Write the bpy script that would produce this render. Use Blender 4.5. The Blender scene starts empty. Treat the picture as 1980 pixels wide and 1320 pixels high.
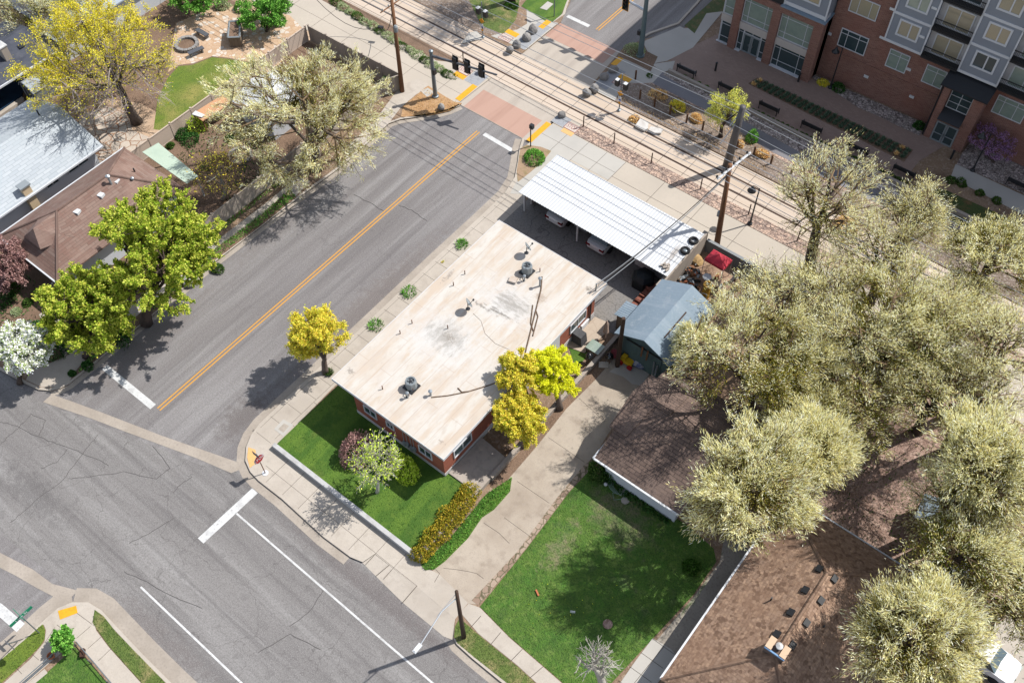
import bpy, bmesh, math, random
import numpy as np
from mathutils import Vector, Matrix
from mathutils.geometry import tessellate_polygon

# ------------------------------------------------------------------ camera, sky, sun, exposure
SC = bpy.context.scene
COL = SC.collection
R = math.radians
EYE = 58.0
FPX = 1889.0                      # focal length in photo pixels (photo 1980 x 1320)
PITCH, ROLL, YAW = R(55.024), R(-1.454), R(-39.611)
_f = Vector((math.cos(PITCH)*math.sin(YAW), math.cos(PITCH)*math.cos(YAW), -math.sin(PITCH)))
_r = Vector((math.cos(YAW), -math.sin(YAW), 0))
_u = _r.cross(_f)
_r2 = _r*math.cos(ROLL) + _u*math.sin(ROLL)
_u2 = -_r*math.sin(ROLL) + _u*math.cos(ROLL)
CAM = Vector((0, 0, EYE))
cd = bpy.data.cameras.new('camera')
cam = bpy.data.objects.new('camera', cd); COL.objects.link(cam)
cam.matrix_world = Matrix.Translation(CAM) @ Matrix((_r2, _u2, -_f)).transposed().to_4x4()
cd.sensor_fit = 'HORIZONTAL'; cd.sensor_width = 36.0
cd.lens = FPX/1980*36.0
cd.clip_start = 0.5; cd.clip_end = 3000
SC.camera = cam

SUN_EL, SHADOW_AZ = R(52.5), R(-121.6)
sd = Vector((math.cos(SHADOW_AZ)*math.cos(SUN_EL), math.sin(SHADOW_AZ)*math.cos(SUN_EL), -math.sin(SUN_EL)))
ld = bpy.data.lights.new('sun', 'SUN'); ld.energy = 3.9; ld.angle = R(0.53); ld.color = (1.0, .968, .92)
sun = bpy.data.objects.new('sun', ld); COL.objects.link(sun)
sun.rotation_euler = sd.to_track_quat('-Z', 'Y').to_euler(); sun.location = (0, 0, 90)
W = bpy.data.worlds.new('World'); SC.world = W; W.use_nodes = True
nt = W.node_tree; nt.nodes.clear()
wo = nt.nodes.new('ShaderNodeOutputWorld'); bg = nt.nodes.new('ShaderNodeBackground')
sky = nt.nodes.new('ShaderNodeTexSky'); sky.sky_type = 'NISHITA'; sky.sun_disc = False
sky.sun_elevation = SUN_EL
sky.sun_rotation = math.atan2(-sd.x, -sd.y)   # sun azimuth, clockwise from +Y
sky.air_density = 1.0; sky.dust_density = 1.6; sky.ozone_density = 1.0; sky.altitude = 1300
bg.inputs[1].default_value = 0.132
hs = nt.nodes.new('ShaderNodeHueSaturation'); hs.inputs['Saturation'].default_value = .55   # thin high haze whitens the blue
nt.links.new(sky.outputs[0], hs.inputs['Color']); nt.links.new(hs.outputs[0], bg.inputs[0]); nt.links.new(bg.outputs[0], wo.inputs[0])
SC.view_settings.view_transform = 'Standard'; SC.view_settings.look = 'None'
SC.view_settings.exposure = 1.06; SC.view_settings.gamma = 1.0
SC.cycles.max_bounces = 6; SC.cycles.transparent_max_bounces = 6

# ------------------------------------------------------------------ measuring helpers (photo pixel -> place in the world)
def ray(px, py):
    return (_r2*((px-990)/FPX) - _u2*((py-660)/FPX) + _f)
def G(px, py, z=0.0):
    d = ray(px, py); return CAM + d*((z-EYE)/d.z)
def FY(px, py, y):
    d = ray(px, py); return CAM + d*(y/d.y)
def PR(w):
    c = Vector(w)-CAM; k = c.dot(_f)
    return 990+FPX*c.dot(_r2)/k, 660-FPX*c.dot(_u2)/k
def HZ(base, top, z0=0.0):
    b = G(base[0], base[1], z0); best = (1e9, 0)
    for i in range(3000):
        h = i*.01; q = PR((b.x, b.y, z0+h)); e = (q[0]-top[0])**2+(q[1]-top[1])**2
        if e < best[0]: best = (e, h)
    return b, best[1]
def PL(pts, z=0.0):
    return [(p.x, p.y) for p in (G(a, b, z) for a, b in pts)]

# ------------------------------------------------------------------ materials
LF = 2.15
def A(r, g, b, k=1.0):
    def l(c):
        c /= 255.0
        return c/12.92 if c <= .04045 else ((c+.055)/1.055)**2.4
    return tuple(max(.004, min(.82, l(c)/LF*k)) for c in (r, g, b))
def _coord(n, l, space, scale, rot=0):
    tc = n.new('ShaderNodeTexCoord'); mp = n.new('ShaderNodeMapping')
    s = scale if isinstance(scale, (tuple, list)) else (scale,)*3
    mp.inputs['Scale'].default_value = s; mp.inputs['Rotation'].default_value = (0, 0, rot)
    l.new(tc.outputs[space], mp.inputs[0]); return mp.outputs[0]
def M(name, col, layers=(), rough=.85, metal=0., spec=.3, bump=None, space='Object', trans=0., alpha=None):
    """layers: (kind, scale, colour, lo, hi, fac[, warp]) mixed over the base colour in turn.
    n noise | c cracks (voronoi edges) | v voronoi cells random value | b brick (uv) | r random per island | s wave bands"""
    m = bpy.data.materials.new(name); m.use_nodes = True
    n, l = m.node_tree.nodes, m.node_tree.links
    p = n['Principled BSDF']
    p.inputs['Roughness'].default_value = rough; p.inputs['Metallic'].default_value = metal
    p.inputs['Specular IOR Level'].default_value = spec
    rgb = n.new('ShaderNodeRGB'); rgb.outputs[0].default_value = (*col, 1); cur = rgb.outputs[0]
    for L in layers:
        kind, sc, c2, lo, hi, fac = L[:6]
        if kind == 'n':
            t = n.new('ShaderNodeTexNoise'); t.inputs['Scale'].default_value = 1
            t.inputs['Detail'].default_value = 6; t.inputs['Roughness'].default_value = .6
            l.new(_coord(n, l, space, sc), t.inputs['Vector']); val = t.outputs['Fac']
        elif kind == 'c':
            t = n.new('ShaderNodeTexVoronoi'); t.feature = 'DISTANCE_TO_EDGE'; t.inputs['Scale'].default_value = 1
            co = _coord(n, l, space, sc); w = n.new('ShaderNodeTexNoise'); w.inputs['Scale'].default_value = 2.2; w.inputs['Detail'].default_value = 5
            l.new(co, w.inputs['Vector']); mx = n.new('ShaderNodeMixRGB'); mx.blend_type = 'ADD'; mx.inputs[0].default_value = L[6] if len(L) > 6 else .35
            l.new(co, mx.inputs[1]); l.new(w.outputs['Color'], mx.inputs[2]); l.new(mx.outputs[0], t.inputs['Vector']); val = t.outputs['Distance']
        elif kind == 'v':
            t = n.new('ShaderNodeTexVoronoi'); t.inputs['Scale'].default_value = 1
            l.new(_coord(n, l, space, sc), t.inputs['Vector'])
            sp = n.new('ShaderNodeSeparateColor'); l.new(t.outputs['Color'], sp.inputs[0]); val = sp.outputs[0]
        elif kind == 'b':
            t = n.new('ShaderNodeTexBrick'); t.inputs['Scale'].default_value = 1
            t.inputs['Color1'].default_value = (0, 0, 0, 1); t.inputs['Color2'].default_value = (.8, .8, .8, 1); t.inputs['Mortar'].default_value = (1, 1, 1, 1)
            t.inputs['Mortar Size'].default_value = L[6]; t.inputs['Brick Width'].default_value = sc[0]; t.inputs['Row Height'].default_value = sc[1]
            l.new(_coord(n, l, 'UV', (1., 1., 1.), R(90) if len(L) > 7 else 0), t.inputs['Vector']); val = t.outputs['Color']
        elif kind == 'p':      # a worn patch with its own outline: sc = (x, y, rx, ry) in object space, broken up by noise
            co = _coord(n, l, space, 1.0); sx = n.new('ShaderNodeVectorMath'); sx.operation = 'SUBTRACT'; sx.inputs[1].default_value = (sc[0], sc[1], 0)
            l.new(co, sx.inputs[0]); dv = n.new('ShaderNodeVectorMath'); dv.operation = 'DIVIDE'; dv.inputs[1].default_value = (sc[2], sc[3], 1e6); l.new(sx.outputs[0], dv.inputs[0])
            ln = n.new('ShaderNodeVectorMath'); ln.operation = 'LENGTH'; l.new(dv.outputs[0], ln.inputs[0])
            t = n.new('ShaderNodeTexNoise'); t.inputs['Scale'].default_value = 1; t.inputs['Detail'].default_value = 8; t.inputs['Roughness'].default_value = .75
            l.new(_coord(n, l, space, L[6] if len(L) > 6 else 1.6), t.inputs['Vector'])
            ma = n.new('ShaderNodeMath'); ma.operation = 'MULTIPLY_ADD'; ma.inputs[1].default_value = -.45; l.new(ln.outputs['Value'], ma.inputs[0]); l.new(t.outputs['Fac'], ma.inputs[2]); val = ma.outputs[0]
        elif kind == 'r':
            t = n.new('ShaderNodeNewGeometry'); val = t.outputs['Random Per Island']
        elif kind == 's':
            t = n.new('ShaderNodeTexWave'); t.inputs['Scale'].default_value = 1; t.inputs['Distortion'].default_value = L[6] if len(L) > 6 else 0
            t.inputs['Detail'].default_value = 2
            l.new(_coord(n, l, 'UV' if len(L) > 7 else space, sc), t.inputs['Vector']); val = t.outputs['Fac']
        mr = n.new('ShaderNodeMapRange'); mr.inputs[1].default_value = lo; mr.inputs[2].default_value = hi
        mr.inputs[3].default_value = 0; mr.inputs[4].default_value = fac
        l.new(val, mr.inputs[0])
        mix = n.new('ShaderNodeMixRGB'); mix.inputs[2].default_value = (*c2, 1)
        l.new(mr.outputs[0], mix.inputs[0]); l.new(cur, mix.inputs[1]); cur = mix.outputs[0]
    l.new(cur, p.inputs['Base Color'])
    if bump:
        t = n.new('ShaderNodeTexNoise'); t.inputs['Scale'].default_value = 1; t.inputs['Detail'].default_value = 4
        l.new(_coord(n, l, space, bump[0]), t.inputs['Vector'])
        b = n.new('ShaderNodeBump'); b.inputs['Strength'].default_value = bump[1]; b.inputs['Distance'].default_value = bump[2]
        l.new(t.outputs['Fac'], b.inputs['Height']); l.new(b.outputs[0], p.inputs['Normal'])
    if trans:
        tr = n.new('ShaderNodeBsdfTranslucent'); l.new(cur, tr.inputs[0])
        ms = n.new('ShaderNodeMixShader'); ms.inputs[0].default_value = trans
        out = [q for q in n if q.type == 'OUTPUT_MATERIAL'][0]
        l.new(p.outputs[0], ms.inputs[1]); l.new(tr.outputs[0], ms.inputs[2]); l.new(ms.outputs[0], out.inputs[0])
    return m

# ------------------------------------------------------------------ objects
ROOT = {}
def tag(o, label=None, cat=None, group=None, kind=None):
    if label: o['label'] = label
    if cat: o['category'] = cat
    if group: o['group'] = group
    if kind: o['kind'] = kind
    return o
def thing(name, label, cat, loc, group=None, rz=0.0):
    o = bpy.data.objects.new(name, None); COL.objects.link(o)
    o.location = loc; o.rotation_euler = (0, 0, rz); o.empty_display_size = .3
    ROOT[o] = Vector(loc); return tag(o, label, cat, group)
def copy_tree(o, parent=None):
    c = o.copy(); COL.objects.link(c); c.parent = parent
    for ch in o.children: copy_tree(ch, c)
    return c
class MB:
    def __init__(self): self.v = []; self.f = []
    def add(self, vs, fs):
        k = len(self.v); self.v += [tuple(q) for q in vs]; self.f += [tuple(i+k for i in q) for q in fs]; return self
    def bx(self, x0, x1, y0, y1, z0, z1):
        return self.add([(x0,y0,z0),(x1,y0,z0),(x1,y1,z0),(x0,y1,z0),(x0,y0,z1),(x1,y0,z1),(x1,y1,z1),(x0,y1,z1)],
            [(0,3,2,1),(4,5,6,7),(0,1,5,4),(1,2,6,5),(2,3,7,6),(3,0,4,7)])
    def box(self, c, s, rz=0., tilt=None):
        m = Matrix.Rotation(rz, 3, 'Z')
        if tilt: m = m @ Matrix.Rotation(tilt[1], 3, tilt[0])
        vs = []
        for z in (-.5, .5):
            for x, y in ((-.5,-.5),(.5,-.5),(.5,.5),(-.5,.5)):
                vs.append(Vector(c) + m @ Vector((x*s[0], y*s[1], z*s[2])))
        return self.add(vs, [(0,3,2,1),(4,5,6,7),(0,1,5,4),(1,2,6,5),(2,3,7,6),(3,0,4,7)])
    def prism(self, pts, z0, z1, bottom=False):
        pts = [tuple(p[:2]) for p in pts]
        a = sum(p[0]*q[1]-q[0]*p[1] for p, q in zip(pts, pts[1:]+pts[:1]))
        if a < 0: pts = pts[::-1]
        n = len(pts); k = len(self.v)
        self.v += [(x, y, z0) for x, y in pts]+[(x, y, z1) for x, y in pts]
        for t in tessellate_polygon([[Vector((x, y, 0)) for x, y in pts]]):
            p, q, r = [pts[i] for i in t]
            if (q[0]-p[0])*(r[1]-p[1])-(q[1]-p[1])*(r[0]-p[0]) < 0: t = t[::-1]
            self.f.append(tuple(i+n+k for i in t))
            if bottom: self.f.append(tuple(i+k for i in t[::-1]))
        for i in range(n):
            j = (i+1) % n; self.f.append((i+k, j+k, j+n+k, i+n+k))
        return self
    def slab(self, pts, t):
        """a roof plane: the outline lifted in 3D and given thickness t downwards"""
        P = [Vector(p) for p in pts]; n = len(P)
        nn = Vector((0, 0, 0))
        for i in range(n):
            nn += P[i].cross(P[(i+1) % n])
        if nn.z < 0: P = P[::-1]
        k = len(self.v)
        self.v += [tuple(p) for p in P]+[(p.x, p.y, p.z-t) for p in P]
        self.f.append(tuple(range(k, k+n))); self.f.append(tuple(range(k+2*n-1, k+n-1, -1)))
        for i in range(n):
            j = (i+1) % n; self.f.append((k+j, k+i, k+n+i, k+n+j))
        return self
    def tube(self, pts, r, n=8, cap=True):
        P = [Vector(p) for p in pts]; rs = r if isinstance(r, (list, tuple)) else [r]*len(P)
        k = len(self.v); up = Vector((.13, .27, .95))
        for i, p in enumerate(P):
            d = (P[min(i+1, len(P)-1)]-P[max(i-1, 0)]).normalized()
            a = d.cross(up if abs(d.dot(up)) < .95 else Vector((1, 0, 0))).normalized(); b = d.cross(a)
            for j in range(n):
                t = 2*math.pi*j/n; self.v.append(tuple(p+(a*math.cos(t)+b*math.sin(t))*rs[i]))
        for i in range(len(P)-1):
            for j in range(n):
                q = (j+1) % n
                self.f.append((k+i*n+j, k+i*n+q, k+(i+1)*n+q, k+(i+1)*n+j))
        if cap:
            self.f.append(tuple(k+j for j in range(n))[::-1]); e = k+(len(P)-1)*n; self.f.append(tuple(e+j for j in range(n)))
        return self
    def lathe(self, c, prof, n=20, ax=None):
        k = len(self.v); m = Matrix.Identity(3)
        if ax is not None: m = Vector(ax).to_track_quat('Z', 'Y').to_matrix()
        for r, z in prof:
            for j in range(n):
                t = 2*math.pi*j/n; self.v.append(tuple(Vector(c)+m @ Vector((r*math.cos(t), r*math.sin(t), z))))
        for i in range(len(prof)-1):
            for j in range(n):
                q = (j+1) % n; self.f.append((k+i*n+j, k+i*n+q, k+(i+1)*n+q, k+(i+1)*n+j))
        if prof[0][0] > 1e-4: self.f.append(tuple(k+j for j in range(n))[::-1])
        if prof[-1][0] > 1e-4: e = k+(len(prof)-1)*n; self.f.append(tuple(e+j for j in range(n)))
        return self
    def blob(self, c, s, seed=0, amp=.25, sub=2):
        rnd = random.Random(seed); bm = bmesh.new(); bmesh.ops.create_icosphere(bm, subdivisions=sub, radius=1)
        ph = [Vector((rnd.uniform(-1,1), rnd.uniform(-1,1), rnd.uniform(-1,1))).normalized() for _ in range(7)]
        am = [rnd.uniform(-amp, amp) for _ in range(7)]
        k = len(self.v)
        for v in bm.verts:
            d = v.co.normalized(); r = 1+sum(a*max(0, d.dot(p))**2 for a, p in zip(am, ph))
            self.v.append((c[0]+d.x*r*s[0], c[1]+d.y*r*s[1], c[2]+d.z*r*s[2]))
        self.f += [tuple(v.index+k for v in f.verts) for f in bm.faces]; bm.free(); return self
    def build(self, name, mat, parent=None, smooth=False, uv=False):
        base = Vector((0, 0, 0)); q = parent
        while q is not None:
            if q in ROOT: base = ROOT[q]
            q = q.parent
        me = bpy.data.meshes.new(name); b = tuple(base)
        me.from_pydata([(x-b[0], y-b[1], z-b[2]) for x, y, z in self.v], [], self.f)
        me.materials.append(mat)
        if uv:
            ul = me.uv_layers.new(name='UVMap')
            for p in me.polygons:
                nn = p.normal; 
                if abs(nn.z) > .99: U, V = Vector((1, 0, 0)), Vector((0, 1, 0))
                else:
                    U = Vector((0, 0, 1)).cross(nn).normalized(); V = nn.cross(U)
                for li in p.loop_indices:
                    co = Vector(self.v[me.loops[li].vertex_index]); ul.data[li].uv = (co.dot(U), co.dot(V))
        if smooth:
            for p in me.polygons: p.use_smooth = True
        o = bpy.data.objects.new(name, me); COL.objects.link(o); o.parent = parent
        return o
def top(o, label, cat, group=None):      # a thing made of one mesh
    return tag(o, label, cat, group)
def sheet(name, pts, z, mat, t=.05, parent=None, px=True, uv=False):
    m = MB().prism(PL(pts, z) if px else pts, z-t, z)
    o = m.build(name, mat, parent, uv=uv)
    if parent is None: o['kind'] = 'structure'
    return o
def rect(x0, x1, y0, y1): return [(x0, y0), (x1, y0), (x1, y1), (x0, y1)]
def text_mesh(name, body, size, mat, mw, parent, depth=.004, align='CENTER'):
    cu = bpy.data.curves.new(name, 'FONT'); cu.body = body; cu.size = size; cu.extrude = depth
    cu.align_x = align; cu.align_y = 'CENTER'
    t = bpy.data.objects.new(name+'_c', cu); COL.objects.link(t)
    me = bpy.data.meshes.new_from_object(t.evaluated_get(bpy.context.evaluated_depsgraph_get()))
    bpy.data.objects.remove(t); me.name = name; me.materials.clear(); me.materials.append(mat)
    base = Vector((0, 0, 0)); q = parent
    while q is not None:
        if q in ROOT: base = ROOT[q]
        q = q.parent
    me.transform(Matrix.Translation(-base) @ mw)
    o = bpy.data.objects.new(name, me); COL.objects.link(o); o.parent = parent
    return o
def wallmat(nx, ny, loc):  # text standing on a vertical face whose outward normal is (nx,ny)
    z = Vector((nx, ny, 0)).normalized(); y = Vector((0, 0, 1)); x = y.cross(z)
    return Matrix.Translation(loc) @ Matrix((x, y, z)).transposed().to_4x4()
# ------------------------------------------------------------------ material library
blk = A(70, 64, 60)
ASPH = M('worn_asphalt', A(150, 145, 144), [
    ('n', (.05, .05, .05), A(135, 130, 129), .4, .62, .8),
    ('n', (.32, .018, .4), A(122, 116, 114), .50, .64, .6), ('n', (.9, .05, .4), A(174, 171, 169), .46, .66, .75),
    ('n', (1.4, .05, .4), A(116, 111, 111), .50, .68, .7),
    ('n', (9, 9, 9), A(118, 113, 112), .44, .68, .6),
    ('p', (-36.5, 27, 1.5, 12), A(126, 116, 112), .08, .36, .75, 2.), ('p', (-46.9, 15, 1.5, 7), A(128, 118, 112), .08, .36, .7, 2.), ('p', (-36.6, 15, 1.8, 3.2), A(112, 104, 101), .1, .36, .8, 2.), ('p', (-47.2, 29, 1.4, 9), A(132, 124, 120), .08, .36, .6, 2.),
    ('n', (22, 22, 22), A(192, 188, 185), .52, .68, .75), ('n', (19, 19, 19), A(96, 91, 90), .55, .7, .7),
    ('c', (.13, .13, .13), A(112, 107, 106), .005, .0, .35, .5)], rough=.9, bump=(30, .25, .02))
ASPHB = M('cracked_asphalt', A(152, 148, 145), [
    ('n', (.05, .05, .05), A(136, 132, 130), .4, .62, .8),
    ('n', (.05, .8, .4), A(174, 171, 168), .46, .66, .75),
    ('n', (.045, 1.2, .4), A(112, 108, 107), .50, .66, .75),
    ('n', (8, 8, 8), A(120, 115, 113), .44, .68, .6),
    ('p', (-20, 11.4, 12, 1.0), A(120, 112, 110), .08, .36, .7, 2.), ('p', (-29, 1.3, 6, 1.0), A(124, 116, 113), .08, .36, .7, 2.), ('p', (-43, 2.4, 5, 1.5), A(108, 104, 103), .12, .36, .7, 1.4), ('v', (2.2, 2.2, 2.2), A(126, 122, 120), .93, .97, .5),
    ('n', (22, 22, 22), A(192, 188, 185), .52, .68, .75), ('n', (19, 19, 19), A(96, 91, 90), .55, .7, .7),
    ('c', (.2, .2, .2), A(96, 92, 90), .006, .0, .6, .6),
    ('c', (.42, .42, .42), A(100, 96, 94), .007, .0, .5, .7)], rough=.9, bump=(30, .25, .02))
LOTASPH = M('dark_lot_asphalt', A(150, 146, 142), [
    ('n', (.3, .3, .3), A(150, 142, 132), .45, .7, .7), ('n', (7, 7, 7), A(98, 94, 92), .45, .7, .6),
    ('c', (.35, .35, .35), A(84, 80, 78), .015, .0, .6, .5)], bump=(25, .3, .02))
CONC = M('sidewalk_concrete', A(214, 203, 189), [
    ('n', (.25, .25, .25), A(192, 180, 165), .42, .68, .7), ('n', (4, 4, 4), A(200, 190, 178), .45, .7, .5),
    ('n', (1.2, 1.2, 1.2), A(184, 172, 158), .54, .7, .6), ('n', (20, 20, 20), A(172, 162, 150), .54, .72, .6)], bump=(30, .15, .01))
CONCW = M('weathered_gutter_concrete', A(196, 184, 170), [
    ('n', (.5, .5, .5), A(172, 160, 146), .4, .66, .8), ('n', (7, 7, 7), A(160, 150, 138), .48, .72, .6),
    ('n', (24, 24, 24), A(150, 140, 128), .58, .8, .6)], bump=(30, .25, .015))
DRIVEC = M('stained_drive_concrete', A(204, 190, 172), [
    ('n', (.3, .3, .3), A(180, 164, 146), .42, .62, .8), ('n', (1.1, 1.1, 1.1), A(160, 144, 128), .52, .7, .7), ('n', (4, 4, 4), A(190, 176, 160), .5, .7, .6), ('n', (20, 20, 20), A(156, 144, 130), .54, .7, .6)], bump=(30, .2, .01))
PATHC = M('path_concrete', A(212, 200, 184), [
    ('n', (.2, .2, .2), A(198, 187, 172), .42, .68, .7), ('n', (5, 5, 5), A(202, 192, 178), .45, .7, .5),
    ('n', (22, 22, 22), A(186, 176, 162), .6, .8, .45)], bump=(30, .1, .01))
PATHG = M('grey_new_concrete', A(208, 203, 194), [
    ('n', (.3, .3, .3), A(193, 189, 181), .42, .68, .7), ('n', (20, 20, 20), A(180, 180, 180), .58, .8, .4)], bump=(30, .1, .01))
TRACKC = M('tan_track_concrete', A(226, 208, 190), [
    ('n', (.1, 1.2, .3), A(212, 190, 166), .45, .7, .7), ('n', (5, 5, 5), A(218, 196, 172), .45, .7, .5),
    ('n', (22, 22, 22), A(190, 165, 140), .6, .8, .4)], bump=(30, .1, .01))
XCONC = M('crossing_concrete', A(206, 194, 180), [
    ('n', (.9, .08, .3), A(176, 164, 152), .48, .7, .8), ('n', (5, 5, 5), A(196, 184, 170), .45, .7, .5)], bump=(30, .1, .01))
BRICKRED = M('red_stamped_concrete', A(204, 166, 148), [
    ('n', (.9, .08, .3), A(172, 132, 116), .48, .72, .7), ('s', (0, 1.6, 0), A(150, 112, 98), .9, 1., .6),
    ('n', (9, 9, 9), A(200, 160, 140), .5, .75, .5)], bump=(20, .2, .01))
GREYPAD = M('grey_stamped_pad', A(176, 178, 182), [('c', (2.2, 2.2, 2.2), A(140, 142, 146), .05, 0, .6, .1), ('n', (9, 9, 9), A(190, 192, 195), .5, .7, .5)])
JOINT = M('dark_joint', A(112, 102, 92), rough=1)
PAINTW = M('white_road_paint', A(236, 236, 234), [('n', (1.5, 1.5, 1.5), A(200, 199, 197), .46, .64, .7), ('n', (7, 7, 7), A(164, 161, 159), .56, .68, .8), ('n', (25, 25, 25), A(190, 188, 186), .62, .8, .7)], rough=.7)
PAINTY = M('yellow_road_paint', A(236, 172, 72), [('n', (7, 7, 7), A(198, 152, 88), .5, .72, .7), ('n', (26, 26, 26), A(160, 140, 110), .6, .75, .7)], rough=.7)
TACTY = M('yellow_tactile_paint', A(252, 186, 36), [('n', (8, 8, 8), A(236, 172, 40), .5, .7, .6), ('v', (9, 9, 9), A(222, 158, 30), .5, .9, .4)], rough=.6)
TACTO = M('faded_orange_tactile', A(246, 196, 130), [('n', (8, 8, 8), A(236, 180, 104), .5, .7, .6)], rough=.7)
GRASS = M('mown_lawn', A(80, 118, 32), [
    ('n', (.45, .45, .45), A(140, 142, 66), .56, .70, .6),
    ('n', (.22, .22, .22), A(66, 106, 26), .42, .62, .7), ('n', (1.3, 1.3, 1.3), A(124, 150, 52), .48, .7, .6),
    ('s', (.16, .62, 0), A(112, 146, 46), .45, .75, .55, 1.2), ('n', (9, 9, 9), A(64, 104, 30), .48, .66, .7), ('n', (24, 24, 24), A(124, 150, 72), .56, .74, .6)], bump=(14, .8, .08))
GRASSY = M('patchy_yellow_lawn', A(118, 140, 44), [
    ('n', (.35, .35, .35), A(176, 166, 92), .46, .62, .85), ('n', (1.4, 1.4, 1.4), A(88, 122, 36), .5, .68, .6),
    ('n', (10, 10, 10), A(74, 92, 30), .48, .66, .7), ('n', (26, 26, 26), A(160, 170, 90), .58, .75, .6)], bump=(14, .8, .08))
GRASSW = M('weedy_front_lawn', A(92, 128, 42), [
    ('p', (-11.6, 24.6, 4.2, 2.6), A(150, 132, 112), .18, .34, .8, 1.1), ('p', (-13.6, 20.6, 1.6, 3.6), A(168, 152, 124), .26, .40, .75, 1.4),
    ('n', (.30, .30, .30), A(172, 158, 126), .58, .68, .8), ('n', (.9, .9, .9), A(80, 132, 38), .46, .64, .7),
    ('n', (2.5, 2.5, 2.5), A(132, 156, 74), .5, .68, .7), ('n', (.6, .6, .6), A(56, 96, 28), .5, .66, .6), ('n', (9, 9, 9), A(60, 92, 34), .46, .64, .75), ('n', (26, 26, 26), A(138, 162, 84), .58, .75, .6)], bump=(12, 1., .1))
GRASSD = M('dry_verge_grass', A(112, 132, 60), [
    ('n', (.8, .8, .8), A(186, 166, 118), .48, .64, .8), ('n', (3, 3, 3), A(84, 112, 42), .5, .66, .7),
    ('n', (10, 10, 10), A(70, 86, 36), .48, .66, .7), ('n', (26, 26, 26), A(190, 178, 130), .6, .76, .6)], bump=(14, .9, .1))
SOIL = M('bare_soil', A(166, 138, 112), [
    ('n', (.4, .4, .4), A(136, 112, 90), .42, .64, .8), ('n', (4, 4, 4), A(190, 164, 140), .5, .7, .6), ('n', (14, 14, 14), A(104, 84, 68), .5, .68, .7), ('v', (7, 7, 7), A(198, 176, 156), .75, .95, .5)], bump=(14, .8, .06))
SOILT = M('tan_raked_soil', A(220, 190, 160), [
    ('n', (.5, .5, .5), A(196, 164, 134), .42, .64, .8), ('n', (6, 6, 6), A(204, 174, 148), .5, .7, .6), ('n', (16, 16, 16), A(168, 138, 114), .54, .7, .6)], bump=(14, .6, .05))
SOILD = M('dark_mulch_soil', A(150, 122, 100), [
    ('n', (.6, .6, .6), A(122, 98, 78), .42, .64, .8), ('n', (8, 8, 8), A(178, 150, 128), .5, .7, .6), ('n', (18, 18, 18), A(72, 56, 46), .5, .68, .7)], bump=(14, .9, .06))
LITTER = M('pink_leaf_litter', A(186, 154, 138), [
    ('n', (.7, .7, .7), A(150, 120, 104), .42, .62, .8), ('n', (5, 5, 5), A(206, 176, 160), .5, .68, .7), ('n', (13, 13, 13), A(104, 78, 66), .5, .66, .8), ('v', (6, 6, 6), A(220, 190, 172), .7, .95, .6)], bump=(12, .9, .08))
ROCKBED = M('river_rock_bed', A(196, 172, 156), [
    ('v', (4.2, 4.2, 4.2), A(228, 196, 174), .35, .55, .9), ('v', (4.6, 4.6, 4.6), A(154, 132, 122), .7, .8, .8), ('c', (4.2, 4.2, 4.2), A(104, 84, 74), .10, .02, .9, .08)], bump=(6, .9, .1))
ROCKGR = M('grey_river_rock_bed', A(184, 172, 164), [
    ('v', (4.2, 4.2, 4.2), A(222, 206, 198), .45, .6, .9), ('v', (4.8, 4.8, 4.8), A(140, 126, 120), .7, .8, .8), ('c', (4.2, 4.2, 4.2), A(92, 80, 74), .10, .02, .9, .08)], bump=(6, .9, .1))
BALLAST = M('weedy_grey_ballast', A(164, 146, 132), [
    ('n', (.35, .35, .35), A(134, 116, 100), .42, .64, .8), ('n', (3, 3, 3), A(184, 166, 152), .5, .68, .6), ('n', (12, 12, 12), A(100, 84, 72), .48, .66, .8), ('v', (8, 8, 8), A(204, 190, 178), .8, .95, .7)], bump=(12, .9, .08))
PAVER = M('brown_plaza_pavers', A(182, 156, 142), [
    ('b', (.32, .16), A(150, 126, 114), .0, 1., .6, .012), ('n', (.25, .25, .25), A(160, 136, 124), .42, .64, .6), ('n', (9, 9, 9), A(150, 130, 120), .5, .7, .6)])
FLAG = M('flagstone_paving', A(220, 206, 190), [
    ('v', (1.15, 1.15, 1.15), A(196, 178, 160), .3, .8, .7), ('n', (4, 4, 4), A(186, 168, 150), .5, .7, .5), ('c', (1.15, 1.15, 1.15), A(168, 128, 100), .05, .03, 1., .2)], bump=(6, .5, .03))
FLAGS = M('scattered_flagstone_ground', A(224, 192, 160), [
    ('n', (.6, .6, .6), A(204, 170, 138), .45, .64, .7), ('v', (2.2, 2.2, 2.2), A(238, 228, 214), .66, .7, .9), ('n', (9, 9, 9), A(196, 162, 132), .52, .7, .6), ('c', (2.2, 2.2, 2.2), A(210, 174, 140), .10, .06, 1., .15)], bump=(6, .5, .03))
MAIN_BRICK = M('orange_red_brick', A(190, 108, 82), [
    ('b', (.42, .1), A(158, 84, 66), 0., .8, .7, .012), ('b', (.42, .1), A(180, 140, 120), .95, 1., .55, .012), ('n', (1.2, .3, .3), A(166, 96, 74), .45, .7, .6)], bump=(20, .3, .02))
APT_BRICK = M('brown_red_brick', A(164, 120, 106), [
    ('b', (.30, .1), A(126, 86, 76), 0., .8, .85, .012), ('b', (.30, .1), A(205, 168, 150), .95, 1., .6, .012), ('n', (.5, .5, .5), A(160, 104, 88), .45, .7, .5)], bump=(20, .3, .02))
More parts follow.
